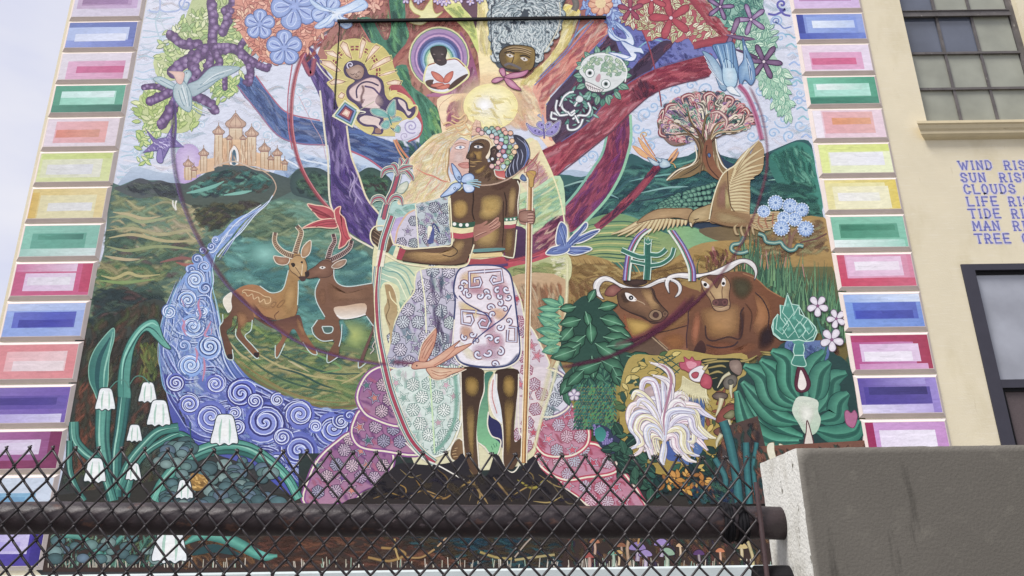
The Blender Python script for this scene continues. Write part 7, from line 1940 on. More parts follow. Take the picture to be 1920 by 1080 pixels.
for i, s_ in enumerate(['900,830 1000,815 1085,810', '910,845 1010,845 1085,830', '920,860 1010,875 1075,860', '930,875 1000,895 1060,885', '900,880 960,910 1030,905']):
    f.st(ZT(s_), 7, 'd8c89c', ce='a8844c').st(ZT(s_), 1, '6a4a34')
for s_ in ['960,820 950,870 980,905', '1000,815 995,860 1010,905', '1045,812 1040,860 1045,890']:
    f.st(ZT(s_), 3, 'a06a4c')
for s_ in ['820,880 800,900 810,940 830,945', '850,885 840,910 855,950 870,950', '880,885 880,920 890,955', '910,885 915,920 925,950', '940,880 960,910 990,930']:
    f.st(ZT(s_), 6, 'c4b084', ce='7a5c3c', taper=2)
f.build(mural)
f = Fig('painted_phoenix', 'small orange and blue painted bird over the right branches')
for s_ in ['155,385 200,400 260,450 300,490 260,470 200,440', '190,330 230,370 280,440 310,480 270,450 220,400', '215,310 250,380 300,450', '440,400 420,440 380,480 400,440', '445,420 430,460 395,490']:
    f.fo(ZT(s_), 'e0b07c', 'c47a4c', 1.1)
for s_ in ['250,455 300,480 330,500 300,510 270,490', '335,465 380,480 395,510 350,525 325,510', '300,460 340,470 330,490']:
    f.bo(ZT(s_), '9ab4c4', 'ccdce0', '4a6484', 1.1)
f.spiral(*ZT('230,315')[0], 8, 1.2, 2, 'd4b070', 2).st(ZT('390,490 415,500 428,525'), 2, 'c49a5c')
f.build(mural)
f = Fig('painted_blue_flower_tree', 'pale blue pompom flowers painted on a small brown tree')
f.st(ZT('1140,1050 1150,970 1140,880 1130,830'), 5, '7a5a4c').st(ZT('1150,1040 1170,950 1210,900'), 5, '8a6a58').st(ZT('1130,1040 1110,960 1095,930'), 4, '8a6a58')
for i, (s_, r) in enumerate([('985,800', 12), ('1060,745', 15), ('1150,765', 15), ('1225,790', 14), ('1180,850', 14), ('1110,840', 12), ('1095,905', 16), ('1250,910', 16)]):
    x, y = ZT(s_)[0]
    for k in range(16):
        a = k * .393
        f.dot(x + r * math.cos(a) * .9, y + r * math.sin(a) * .85, 2.1, 'd4e2f2', n=6)
    f.dot(x, y, r * .86, '7f9fd0', 'a8c4e6', n=16)
    for k in range(12):
        a = k * .52
        f.st([(x + 3 * math.cos(a), y + 3 * math.sin(a)), (x + r * .72 * math.cos(a), y + r * .7 * math.sin(a))], 1.4, 'cfe0f4', smooth=False)
    f.dot(x, y, 2.6, '5f84bc', n=8)
f.build(mural)
f = Fig('painted_snake', 'teal painted snake winding below the falcon and flower tree')
for s_ in ['860,960 835,1000 790,1010 780,1040 810,1060 850,1062 885,1050', '950,940 985,955 1000,990 1050,1000 1090,995 1110,1020 1145,1045 1180,1040 1200,1015 1235,1020']:
    f.st(ZT(s_), 8, '3a5f60').st(ZT(s_), 6, '6fa094', ce='4f7f7c').st(ZT(s_), 1.6, 'b4ccb8')
f.build(mural)
f = Fig('painted_rainbow', 'small striped painted rainbow arch behind the cactus')
ZQ2 = ZF(960, 270, 4)
for k, c in enumerate(['5a4a8a', 'a4a0d4', '9a3a5c', '3f7f70', 'dfe6d8']):
    d = k * 11
    f.st(ZQ2('%d,1025 %d,900 %d,800 %d,700 %d,640' % (835 + d, 848 + d, 870 + d, 925 + d, 1000 + d)), 3.4, c)
    f.st(ZQ2('%d,1030 %d,940 %d,850 %d,760 %d,650' % (1372 - d, 1368 - d, 1335 - d, 1290 - d, 1215 - d)), 3.6, c)
f.build(mural)
f = Fig('painted_cactus', 'teal painted cactus with curved arms outlined in white')
for s_, w in [('1010,1020 1018,900 1015,800 1020,740', 11), ('1020,850 960,850 900,830 820,795', 7), ('1020,905 960,895 890,880', 5), ('1025,830 1090,835 1130,815 1155,790', 7), ('1035,915 1120,900 1190,850 1215,780', 6)]:
    f.st(ZQ2(s_), w + 3, 'cfe4d8', taper=0)
for s_, w in [('1010,1020 1018,900 1015,800 1020,740', 11), ('1020,850 960,850 900,830 820,795', 7), ('1020,905 960,895 890,880', 5), ('1025,830 1090,835 1130,815 1155,790', 7), ('1035,915 1120,900 1190,850 1215,780', 6)]:
    f.st(ZQ2(s_), w, '2f6a5c', ce='3f7f6c')
f.fo(ZQ2('990,740 995,705 1010,725 1020,700 1030,725 1050,715 1040,745 1018,755'), '3f7f6c', 'cfe4d8', 1.4, smooth=False)
for x in (1008, 1018, 1028):
    f.st(ZQ2('%d,1010 %d,760' % (x, x + 4)), .9, '1f4a44', smooth=False)
f.build(mural)
# ---- reeds, bushes, rooster, agave, lilies
f = Fig('painted_green_bush', 'dark green painted leafy bush right of the couple', True)
f.fill(ZG('180,440 190,200 300,60 400,60 460,110 540,180 560,300 480,380 560,400 660,420 800,440 810,540 700,560 620,600 600,740 540,760 420,720 300,700 200,640 190,560 260,480'), '26483f', '2f5648')
f.leaves(ZG('190,640 200,560 300,520 500,520 600,560 600,740 500,700 380,680 260,660'), 60, 26, 14, ['2f5f4c', '3a6f58', '24504a'], '1a3432', '4f8a6c', seed=402, cc='3f7458')
big = [(350, 90, -1.2, 60, 36), (270, 120, 2.9, 70, 40), (410, 130, -.3, 80, 44), (330, 150, 1.2, 70, 36), (300, 200, 2.8, 90, 54), (420, 190, .2, 110, 56), (360, 220, 1.4, 90, 50), (250, 250, 2.2, 80, 56), (470, 250, .3, 110, 50), (330, 300, 2.4, 110, 60), (440, 310, .1, 130, 60), (300, 350, 2.5, 120, 74), (390, 350, .5, 130, 66), (460, 370, -.2, 120, 50), (270, 390, 2.7, 110, 60), (370, 430, 1.4, 100, 50)]
for x, y, a, l, w in big:
    px, py = ZG('%d,%d' % (x, y))[0]
    f.leaf(px, py, a, l / 3.375 * 1.55, w / 3.375 * 1.5, '24503f', '122824', '7fb494', 1.5, cc='5a9a74', bend=.12)
for x, y, a, l, w in [(170, 130, 3.0, 130, 34), (180, 110, 3.3, 120, 34), (175, 180, 3.1, 130, 36), (180, 200, 2.8, 120, 36), (170, 260, 3.5, 150, 44), (170, 280, 3.1, 140, 44), (170, 330, 3.0, 130, 44), (170, 370, 2.7, 110, 44), (185, 110, 4.3, 60, 24), (180, 310, 3.3, 140, 40)]:
    px, py = ZG('%d,%d' % (x, y))[0]
    f.leaf(px, py, a, l / 3.375 * 1.1, w / 3.375 * 1.5, '4f9478', '2f6a5c', '8fd0a0', 1.2, cc='7fbc94', bend=.15)
for x, y, a, l, w in [(430, 470, 2.7, 130, 74), (430, 460, .4, 130, 80), (500, 500, 1.0, 110, 70), (590, 430, .1, 150, 64), (640, 420, .8, 150, 50), (700, 440, .1, 110, 40), (680, 500, 1.3, 90, 60), (520, 560, .5, 150, 60), (560, 640, 1.4, 130, 60), (240, 560, 2.0, 100, 60), (320, 520, 2.3, 110, 60), (520, 780, 1.9, 110, 50), (540, 900, .6, 110, 50), (560, 960, .3, 120, 50), (490, 860, 1.9, 100, 50)]:
    px, py = ZG('%d,%d' % (x, y))[0]
    f.leaf(px, py, a, l / 3.375 * 1.4, w / 3.375 * 1.25, '26503f', '122824', '6fa888', 1.5, cc='4a8a68', bend=.1)
f.streaks('1016,600 1056,590 1052,640 1030,690', 24, 24, 4, ['8fd0a0', 'b4e0a8', '5fa07c'], 0, .2, 403, soft=.5)
f.build(mural)
f = Fig('painted_hanging_sprays', 'green and yellow painted hanging sprays under the bush', True)
f.fill(ZG('250,640 540,620 560,760 500,880 380,900 260,760'), '9a8a3f', '7f7438')
rnd_ = random.Random(8)
for k in range(17):
    x0 = 270 + k * 15
    for j in range(13):
        px, py = ZG('%f,%f' % (x0 + rnd_.uniform(-4, 4), 610 + j * 22))[0]
        for sg in (-1, 1):
            f.leaf(px, py, 1.57 + sg * .6, 9, 3.2, jit(rnd_.choice(['2f6a5c', '3a7f6c', '24504c', '4f8f5c', '35605c']), .1, rnd_))
f.build(mural)
f = Fig('painted_grapes', 'bunches of small violet painted berries')
rnd_ = random.Random(12)
f.fill(ZG('380,880 440,870 540,940 560,1040 520,1070 420,1000'), '2f3a54')
for k in range(130):
    t_ = rnd_.random()
    px, py = ZG('%f,%f' % (395 + 130 * t_ + rnd_.uniform(-24, 30), 890 + 130 * t_ + rnd_.uniform(-30, 40)))[0]
    f.dot(px, py, 2.4, '54488a', 'a49cd0', n=7)
f.fill(ZG('390,900 430,880 460,920 440,970 400,960'), '2f7a74', '3f948a')
for k in range(14):
    px, py = ZG('%f,%f' % (rnd_.uniform(520, 580), rnd_.uniform(850, 890)))[0]
    f.dot(px, py, 2.4, '6a5a94', 'c4bce0', n=7)
f.build(mural)
Fig('painted_pale_flower').flower(*ZG('632,605')[0], 15, 5, 'c4bcd0', 'dcd8e2', '7a6f90', .3, w=.7, ctr='a89cb8').build(mural)
Fig('painted_pale_flower').flower(*ZG('258,678')[0], 11, 5, 'c9bccc', 'e0dce4', '7a6f90', .9, w=.7, ctr='a89cb8').build(mural)
f = Fig('painted_yellow_thicket', 'ochre and dark green painted thicket around the rooster', True)
f.fill(ZR('60,200 130,60 300,60 400,20 520,30 700,60 900,60 900,300 860,400 700,700 640,860 300,860 80,700 40,420'), 'b09a4c', 'a08838')
f.leaves(ZR('60,200 280,60 420,60 360,120 200,200 120,330 90,500 40,420'), 26, 20, 9, ['c4ac58', '4a6a44', 'd0bc6c', '2f5248'], '3f4a2c', seed=409)
f.leaves(ZR('640,300 760,260 880,400 700,480 620,420 700,560 620,620 600,480'), 30, 18, 8, ['c9b058', 'a8903f', '4a5f3c', '8a4a34'], '4a3c24', seed=412)
f.leaves(ZR('0,560 100,600 160,700 260,780 320,900 200,1000 0,760'), 50, 24, 14, ['24483c', '1f3f3a', '2f5a48'], '142824', '3f6f58', seed=404)
f.leaves(ZR('600,620 680,640 680,720 560,780 400,790 380,850 700,860 700,700'), 40, 22, 12, ['24483c', '1f3f3a', '2f5a48', 'c4a850'], '142824', seed=405)
f.leaves(ZR('280,850 640,840 760,900 740,1000 300,1000'), 70, 20, 9, ['1f3f3c', '24484a', '2a5a50', '1a3034'], '101c1e', seed=406)
f.leaves(ZR('320,850 480,860 680,900 700,980 560,980 340,930'), 44, 16, 8, ['c48a34', 'b87828', 'd8a448', '9a6428'], '5a3a1c', seed=407)
for s_ in ['260,80 420,200', '300,70 440,180', '340,60 450,140', '420,70 280,150', '440,110 320,190', '450,150 380,210', '270,110 400,220', '400,60 300,100']:
    f.st(ZR(s_), 2, '35564a', smooth=False)
f.fill(ZR('590,90 720,80 880,90 860,180 800,230 700,300 660,260 640,160'), '26302c')
for s_ in ['600,120 700,100 800,100', '620,150 720,130 760,140', '640,190 700,170 740,180', '600,100 640,95 700,85', '660,220 700,210', '800,100 900,95 970,60', '1000,50 1060,60 1116,100', '990,35 1070,45 1116,60']:
    f.st(ZR(s_), 5, 'b8a058', ce='54542c', taper=2)
f.build(mural)
f = Fig('painted_rooster', 'white plumed painted rooster with red comb and blue breast', True)
f.fill(ZR('470,360 560,350 612,370 612,560 600,700 560,740 520,780 440,740 400,690 380,640 330,660 400,760 460,780 520,800 545,720 480,560'), '3f5f94', '4a6ea8')
f.fill(ZR('320,660 400,640 440,680 470,760 380,770 340,720'), '3f5a9c')
f.streaks(ZR('480,370 600,370 605,560 580,700 540,740 500,560'), 60, 10, 1.6, ['7f9fd0', '24407c', 'a4bce0'], 1.1, .3, 408)
base = ZR('345,640')[0]
f.fill(ZR('345,640 200,560 120,450 170,320 300,250 400,300 560,430 560,600 450,560'), 'b8a0a8', 'c9b890')
plumes = ['345,640 330,480 380,330 390,200 340,140 250,110', '345,640 320,470 300,330 270,240 210,230 190,290 215,330', '345,640 300,500 260,400 200,330 150,310 125,360', '345,640 280,480 200,400 130,400 105,470 130,560 190,620 185,700 140,738', '345,640 300,520 220,450 150,460 120,540 160,600 170,660 120,690', '345,640 310,540 250,480 190,480 150,540', '345,640 300,570 230,540 200,600 230,680 250,760', '345,640 290,600 250,620 270,700 300,760', '345,640 300,560 240,520 200,560 215,650 240,700', '345,640 340,700 330,760 340,800',
          '345,640 380,470 400,360 450,320 495,350 490,385', '345,640 380,480 450,420 540,400 610,450 690,492', '345,640 400,500 480,440 550,450 575,540 640,600 690,620', '345,640 400,540 470,500 530,520 550,600 600,660 635,700', '345,640 390,560 450,540 490,580 490,660 520,720 580,740', '345,640 390,590 440,580 460,640 450,700 500,760 560,780', '345,640 380,600 420,610 430,680 470,730', '345,640 390,510 450,460 520,470 545,540 540,640 500,640', '345,640 360,500 380,420 450,390 560,400 590,420', '345,640 360,540 350,420 340,300 330,220']
for i, (s_, k_) in enumerate([(q_, .68) for q_ in plumes] + [(q_, 1) for q_ in plumes] + [(q_, .84) for q_ in plumes[::2]]):
    p = ZR(s_)
    p = base + (p - base) * k_
    f.st(p, 14.5, '7a6a80', taper=2).st(p, 12.6, ['e6e0e0', 'dcd8e6', 'e8e2bc', 'ecdce0', 'd0d4e4'][i % 5], taper=2)
    f.st(p + np.array([-3, -2.0]), 2.4, 'f6f4f2', taper=2).st(p + np.array([2.4, 1.6]), 1.6, ['b48ca4', 'a49ab8', 'c4b890'][i % 3], taper=2)
f.st(ZR('345,600 340,480 370,340 390,230 360,150 300,115'), 5, 'b07f94', taper=2)
rnd_ = random.Random(4)
for k in range(46):
    t_ = k / 45
    x, y = 470 + 150 * t_, 200 + 120 * t_ - 60 * t_ * t_
    p = ZR('%f,%f %f,%f %f,%f' % (x, y, x - 12 + 20 * t_, y + 70, x - 40 + 80 * t_ + rnd_.uniform(-15, 15), y + 120 + rnd_.uniform(-20, 40)))
    f.st(p, 4.4, 'a89c6c', taper=3).st(p, 3.4, 'e6e0b4', taper=3)
f.fo(ZR('455,150 445,110 480,105 475,70 510,90 530,70 550,95 590,100 580,140 540,160 520,180 480,160'), 'b84a64', '8a2c3c', 1.6).fill(ZR('490,110 520,100 560,115 550,140 510,150'), 'd88a9c')
f.fo(ZR('510,180 540,150 590,130 620,150 600,200 620,190 600,230 560,240 520,220'), 'e6e0e4', '8a7a84', 1.2).bo(ZR('525,190 550,172 575,180 565,210 540,215'), 'a83048', 'b84458', '6a2030', 1).bo(ZR('585,240 610,185 650,200 665,240 650,285 600,275'), 'a82c48', 'c04058', '6a2030', 1.4)
f.fo(ZR('600,150 640,120 620,160'), 'd8c890', '6a5a34', 1)
f.build(mural)
f = Fig('painted_mushrooms', 'brown and white painted mushrooms beside the rooster')
for s_, c1, c2 in [('790,95 850,95 870,150 850,195 800,170 780,130', '7f6a60', 'a08a7c'), ('740,240 760,200 810,190 835,220 820,270 770,290 745,270', '5f5850', '8a8478'), ('665,335 700,310 765,320 760,350 700,360', '5a4a44', '7f6f64'), ('690,500 720,430 790,390 850,400 868,440 830,490 760,500 720,520', '7a3a34', '9a5444'), ('675,570 720,545 770,560 760,600 700,600', '6a4038', '8a5c4c')]:
    f.bo(ZR(s_), c1, c2, '332824', 1.3)
for s_, w in [('785,180 740,210 700,280', 7), ('795,250 790,300 798,350', 8), ('730,350 715,410 690,470', 10), ('770,490 790,540 830,580', 9), ('730,590 700,640 695,680', 9)]:
    f.st(ZR(s_), w, 'dcd8b8', ce='a89a6c', taper=1)
f.bo(ZR('740,470 790,430 820,440 810,480 770,490'), '6a6a44', '8f8f6c', '332824', 1).dot(*ZR('790,240')[0], 6, '4a4844', '6f6c64')
f.bo(ZR('770,620 790,590 830,580 845,620 830,680 800,690 775,660'), '9a84b8', 'c4b4d8', '4a3460', 1.4).bo(ZR('755,730 790,705 815,720 800,765 770,760'), '9a7ab0', 'b89ccc', '4a3460', 1.2).st(ZR('830,690 830,760 825,830'), 3, '3f5a3c')
f.build(mural)
f = Fig('painted_agave', 'big curling teal painted agave with an artichoke bloom and white drop', True)
f.fill(ZL('60,760 70,680 110,650 120,600 180,590 200,550 260,540 330,470 540,480 600,540 640,560 690,640 730,900 740,1010 600,1050 300,1060 180,1000 100,900 60,740'), '2a4a48', '24403f')
f.fill(ZL('330,470 420,470 540,470 560,560 440,620 340,560'), '5a74a8', '4a5f94').streaks(ZL('330,470 540,470 560,560 440,620 340,560'), 30, 24, 5, ['7f94c4', '3f548c', '5f84a8'], 1.2, .3, 410)
def ag(s_, c1='23604f', c2='5aae90', w=40):
    p = ZL(s_)
    f.st(p, w + 3, '173a38', taper=2).st(p, w, c2, ce=c1, taper=2)
    f.st(p + np.array([2.5, 3]), w * .25, '24584e', taper=2, ce='2f6c5c')
for s_ in ['120,700 180,870 300,960 420,990', '60,740 120,920 240,1010 400,1010', '90,690 190,800 280,880 400,910', '100,600 200,660 250,780 380,840', '190,570 270,640 300,760 400,820', '250,520 330,570 340,700 400,790']:
    ag(s_)
for s_ in ['540,520 480,600 470,700 440,780', '660,640 580,680 560,780 500,850', '670,750 620,800 600,880 500,900', '730,900 700,960 600,980 490,950', '570,580 520,640 500,740 480,790']:
    ag(s_, '2c6a5c', '4f9a80')
f.fill(ZL('400,770 500,790 505,850 520,900 500,960 470,980 430,970 400,920 370,870 365,830'), 'd4dccc', 'b4ccb4', (0, 745, 0, 815))
shade(f, ZL('400,800 480,810 490,880 450,940 400,900'), 'eef0e4', 1)
f.fo(ZL('430,1045 440,960 445,900 465,960 480,1045'), 'ddd4c8', '5a3038', 2).fo(ZL('405,590 460,680 455,730 420,748 385,735 378,680'), '5a2438', '3f1828', 1.5).fill(ZL('412,625 440,690 435,725 412,735 395,715 400,670'), 'ece4dc')
st_ = ZL('385,470 370,520 375,545 360,590 400,605 440,600 425,545 430,510 415,470')
f.fill(st_, '4a9484', '3a8474').ol(st_, 1.6, 'b4dccc').st(ZL('372,545 430,545'), 2, 'c4e4d4').fill(ZL('365,440 415,440 428,480 372,480'), '4f9a88')
bud = ZL('338,205 360,265 400,272 405,320 450,345 490,390 500,420 480,465 440,470 400,460 360,465 300,460 262,430 252,390 262,350 285,320 300,330 298,270 325,275')
f.fill(bud, '4f9a88', '3f8474').ol(bud, 2, 'c0e4d6', smooth=False)
for s_ in ['338,210 310,310 345,350 375,310 338,210', '400,275 370,330 405,370 430,330 400,275', '300,270 300,340 330,380 345,345', '285,320 275,400 310,430 345,380 320,340', '345,350 310,400 340,450 380,410 345,350', '405,360 375,400 400,450 440,410 405,360', '450,345 425,380 455,430 480,400 450,345', '262,355 260,420 300,455', '440,400 420,440 440,465 480,440 495,400']:
    f.st(ZL(s_), 1.7, 'b4dccc', smooth=False)
for s_ in ['340,270', '345,400', '405,410', '300,400', '375,340', '450,400']:
    f.dot(*ZL(s_)[0], 4.4, '4f9a88', '7fc0ac', n=8)
f.fo(ZL('650,860 665,845 685,860 705,845 720,880 700,940 660,920'), 'b0688c', '7a3a60', 1.4)
f.fo(ZL('230,1060 240,1030 265,1020 250,1060 260,1100 240,1100'), 'e0e0c4', '6a6a4c', 1).fo(ZL('290,1030 320,1040 328,1080 305,1090'), 'e0e0c4', '6a6a4c', 1)
f.build(mural)
f = Fig('painted_orchid_stems')
for s_ in ['500,340 520,400 540,470', '590,400 560,470 540,540', '520,390 560,420']:
    f.st(ZL(s_), 4, '3f6f60')
f.build(mural)
for s_, a, r in [('503,275', 1.57, 20), ('605,345', 1.8, 18), ('580,460', 1.5, 22)]:
    x, y = ZL(s_)[0]
    Fig('painted_orchid').flower(x, y, r, 5, 'd8d0dc', 'f0ecf2', '6a5a70', a, w=.62, ow=1.4, ctr='8a5a80').build(mural)
f = Fig('painted_right_foliage', 'dark teal painted foliage and irises at the lower right', True)
f.fill('1360,800 1420,780 1440,860 1440,945 1330,945 1340,880', '54403a', '2f3a40', smooth=False).fill('1410,838 1640,825 1650,940 1410,945', '7a5040', '54403c', smooth=False).streaks('1345,800 1420,790 1436,940 1330,940', 90, 26, 6, ['6a4a3c', '2f4f4a', '8a5a44', '3a3438', '24484c'], 1.4, .2, 413)
for s_, w in [('1385,945 1378,880 1365,820 1355,790', 16), ('1405,945 1400,880 1398,830', 12), ('1350,945 1360,900 1340,860', 10), ('1420,940 1412,880 1418,830', 8)]:
    f.st(s_, w + 2, '14282c').st(s_, w, '3a7f80', ce='24545c')
f.streaks('1412,842 1640,828 1645,900 1412,900', 120, 24, 5, ['8a5a48', '5a4038', '9a6a50', '3f3a34', '2f5048'], 1.2, .2, 414)
f.streaks('1300,900 1380,900 1370,945 1290,945', 50, 20, 6, ['24385c', '2f5a60', '1f3040', '3f6a58'], 1, .3, 411)
f.fo(ZR('1040,660 1080,650 1085,700 1095,760 1060,770 1035,710'), 'e4e0c8', '8a7a5c', 1)
f.build(mural)

# ---- lily of the valley at the left
f = Fig('painted_lily_leaves', 'big teal painted lily of the valley leaves at the lower left', True)
def blade(pts, w, w2=None, tp=0, c='5fa494', ce='2f6f68'):
    p = ZW(pts)
    f.st(p, w + 3, '1a3a3a', w2=None if w2 is None else w2 + 3, taper=tp).st(p, w, c, ce=ce, w2=w2, taper=tp)
    f.st(p + np.array([-w * .22, 0]), max(1.6, w * .14), '94ccb8', taper=2)
    f.st(p + np.array([w * .2, 0]), max(1.6, w * .16), '2a5f5c', taper=2)
f.fill(ZW('293,100 295,160 270,260 262,400 240,470 215,500 190,440 165,380 162,300 190,220 240,150'), '2f6a64', '4a8f84', (160, 0, 210, 0)).ol(ZW('293,100 295,160 270,260 262,400 240,470 215,500 190,440 165,380 162,300 190,220 240,150'), 1.8, '7fb8a4')
f.st(ZW('290,120 270,220 245,330 240,440'), 3, '8fc8b4', taper=2).st(ZW('275,150 220,260 205,370 215,460'), 9, '24565a', taper=2)
f.fill(ZW('315,400 330,280 370,170 430,90 490,55 530,70 560,150 600,210 560,200 510,150 470,115 430,150 400,220 385,320 380,400 385,480 350,700 320,850 300,700 320,560'), '3f8478', '5fa898', (220, 0, 260, 0)).ol(ZW('315,400 330,280 370,170 430,90 490,55 530,70 560,150 600,210 560,200 510,150 470,115 430,150 400,220 385,320 380,400 385,480 350,700 320,850 300,700 320,560'), 1.8, '24504c')
f.st(ZW('345,480 350,300 400,180 460,100 510,110 560,170'), 3, '2a5f5c', taper=2).st(ZW('335,400 350,260 420,130 490,75 530,90'), 4, '8fd0bc', taper=2)
blade('240,520 235,700 260,860 290,1020', 28, 20)
blade('350,470 330,640 310,780 310,1000', 22, 16, c='3f8478', ce='24565a')
blade('80,600 90,700 150,770 220,820 260,920 290,1020', 18, 14, c='5a9c8c')
blade('60,700 60,850 100,960 140,1020', 10, 8, c='4a8a7c')
blade('700,690 640,665 560,700 470,760 400,850 360,1000', 10, 12, c='4f9484')
blade('640,630 540,650 460,720 380,820 320,960', 16, 18, c='4a9080')
blade('510,1020 560,920 660,810 780,745 900,720 1020,740 1130,810 1220,900 1280,1010', 20, 16, c='6fb8a4', ce='3a8478')
f.st(ZW('560,1000 640,880 760,790 900,760 1040,790 1140,880'), 9, '2f6f68', ce='24504c')
f.st('118,1002 155,1008 180,1030 195,1050', 12, '5fa494', ce='2f6f68').st('230,1005 205,1030 190,1055', 8, '5fa494', ce='2f6f68').st('345,1020 380,1004 430,1012 490,1042 520,1042', 22, '5fb09c', ce='2f6f68', taper=2).st('360,1040 400,1028 450,1040', 16, '24484c', taper=2).st('480,1035 495,1040 500,1045', 10, '5fb0a4')
f.build(mural)
f = Fig('painted_pebbles', 'rounded blue green painted pebbles at the lower left')
rnd_ = random.Random(41)
pp = []
for k in range(95):
    pp.append(ZW('%f,%f' % (rnd_.uniform(560, 1190), rnd_.uniform(790, 1060)))[0])
for k in range(30):
    pp.append(ZW('%f,%f' % (rnd_.uniform(520, 720), rnd_.uniform(700, 830)))[0])
for k in range(26):
    pp.append(np.array([rnd_.uniform(100, 340), rnd_.uniform(1005, 1050)]))
arch = sm(ZW('560,1040 620,880 760,790 900,760 1040,790 1160,900 1230,1040'), True, 3)
arch2 = sm(ZW('520,830 560,740 640,700 700,720 680,790 620,820'), True, 3)
for x, y in sorted(pp, key=lambda p: p[1]):
    pt = np.array([[x, y]])
    if not (inside(pt, arch)[0] or inside(pt, arch2)[0] or y > 1000):
        continue
    r = rnd_.uniform(9, 17)
    c = jit(rnd_.choice(['6f9490', '5a7f84', '7fa0a0', '8aa8a4', '4f6f74', '6a8498']), .1, rnd_)
    f.blob([(x + r * math.cos(a), y + r * .72 * math.sin(a)) for a in np.arange(0, 6.2, .7)], mixc(c, (0, 0, 0), .45), c, ctr=(x, y), rings=(1, .85, .5, 0)).ol([(x + r * math.cos(a), y + r * .72 * math.sin(a)) for a in np.arange(0, 6.2, .7)], 1.2, '1f3034')
f.fill(ZW('705,880 760,880 800,910 770,960 715,960'), 'a87c34', '8a6a30').streaks(ZW('705,880 760,880 800,910 770,960 715,960'), 20, 10, 3, ['c49848', '7a5a28', 'd8b060'], .5, .3, 420)
f.build(mural)
def bell(s_, k=1.0, c='e6ecee'):
    f = Fig('painted_bell_flower')
    x, y = ZW(s_)[0]
    w = 17 * k
    h = 19 * k
    p = np.array([(x - w * .55, y - h), (x, y - h * 1.12), (x + w * .6, y - h), (x + w * .85, y - h * .2), (x + w, y + h * .75), (x + w * .6, y + h * .8), (x + w * .3, y + h * .95), (x, y + h * .8), (x - w * .35, y + h * .95), (x - w * .6, y + h * .8), (x - w * 1.05, y + h * .75), (x - w * .8, y - h * .2)])
    f.blob(p, c, 'f4f6f2', n=3).ol(p, 1.8, '2a3a3c')
    f.st([(x - w * .2, y - h * .8), (x - w * .35, y), (x - w * .35, y + h * .8)], 3 * k, 'a8ccbc', taper=2).st([(x + w * .35, y - h * .8), (x + w * .4, y), (x + w * .35, y + h * .8)], 3 * k, 'b4d4c4', taper=2)
    f.build(mural)
for s_, k in [('250,485', 1.1), ('475,448', 1.0), ('535,560', 1.28), ('405,665', .85), ('885,650', 1.5), ('195,865', 1.2), ('400,870', .85), ('672,965', .95)]:
    bell(s_, k)
bell('592,1258', 1.9)
f = Fig('painted_bell_stems')
f.st(ZW('275,420 310,385 350,380 378,420'), 2, '4f8478').st(ZW('380,400 410,360 450,360 485,395'), 2, '4f8478').st(ZW('700,780 705,700 700,600'), 2, '2f5a58')
f.build(mural)
rnd_ = random.Random(14)
for x, y, c, r in [(1105, 1045, 'a0443c', 12), (1150, 1040, '6fa48c', 11), (1115, 1018, 'b0704c', 10), (1165, 1025, '8f5a3c', 9), (1195, 1030, '8a74b0', 16), (1160, 1038, 'cfa45c', 8), (1210, 1042, '9a84bc', 13), (1250, 1040, '8fae94', 15), (1275, 1025, 'd8b080', 8), (1240, 1022, '9a84c0', 14), (1350, 1035, 'c9784c', 9), (1390, 1028, 'cdb87c', 12), (1310, 1040, '5a3a6c', 11)]:
    f = Fig('painted_toadstool')
    f.fo([(x - r, y), (x - r * .7, y - r * .6), (x, y - r * .9), (x + r * .7, y - r * .6), (x + r, y), (x, y + r * .15)], c, '2a2024', 1.2)
    f.st([(x, y), (x + 1, y + 12), (x, y + 22)], r * .5, mixc(lin(c), (.8, .75, .6), .5), ce=mixc(lin(c), (.1, .1, .1), .4))
    f.build(mural)
f = Fig('painted_roots', 'ochre painted roots along the foot of the mural')
for s_, w, c in [('690,1045 730,1052 760,1040 745,1030 715,1027', 5, 'a88448'), ('740,1010 742,1030 748,1050', 4, 'c4a460'), ('760,1045 790,1045 815,1030', 4, 'b08c54'), ('820,1025 840,1005', 3, 'c4a078'), ('900,1035 930,1045 960,1048', 5, 'b09c58'), ('965,1050 1000,1045 1040,1040', 5, 'b4a46c'), ('965,1045 985,1020 1000,1005', 3, 'b8a898'), ('1180,1005 1176,1030 1180,1060', 6, 'c0a080'), ('1200,1000 1196,1020', 4, 'c49858'), ('1400,1010 1410,1040 1412,1060', 6, 'cfc08c')]:
    f.st(s_, w, c, ce=mixc(lin(c), (0, 0, 0), .5))
f.build(mural)
f = Fig('painted_circles', 'big translucent violet circle painted over the landscape and animals', True)
A = '328,190 326,230 326,290 336,350 354,405 386,470 430,536 495,596 570,645 650,671 730,685'
f.st(A, 8, '4a3868', soft=.6, c2='7a3450').st(P(A) + np.array([-4, 1]), 4, '7a5a9c', soft=.5)
B = '1040,690 1130,674 1200,640 1265,600 1330,540 1385,465 1420,385 1438,305 1430,225 1405,160'
f.st(B, 7, '6a2c48', soft=.55, c2='8a3450')
f.st('1385,160 1400,178 1416,215 1428,262', 9, 'a03a68', ce='c08aa8')
f.st('1290,560 1250,600 1190,634 1150,648', 11, '7a3050', soft=.45)
f.st('1060,688 1130,672 1190,648 1240,616 1290,578 1330,542', 9, '5a2444', soft=.6)
f.build(mural)
# shadow line built as a black strip across the top of the mural and its vertical joint
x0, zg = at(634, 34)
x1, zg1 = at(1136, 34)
MB().box(x0, x1, -.05, -.0, zg1 - .03, zg1 + .015).build('ledge_shadow_strip', M['black'], bld)['label'] = 'thin black strip for a ledge shadow across the top of the mural'
a_, b_ = at(637, 40), at(627, 205)
MB().tube([(a_[0], -.004, a_[1]), (b_[0], -.004, b_[1])], .010, 6).build('wall_joint', M['black'], bld)
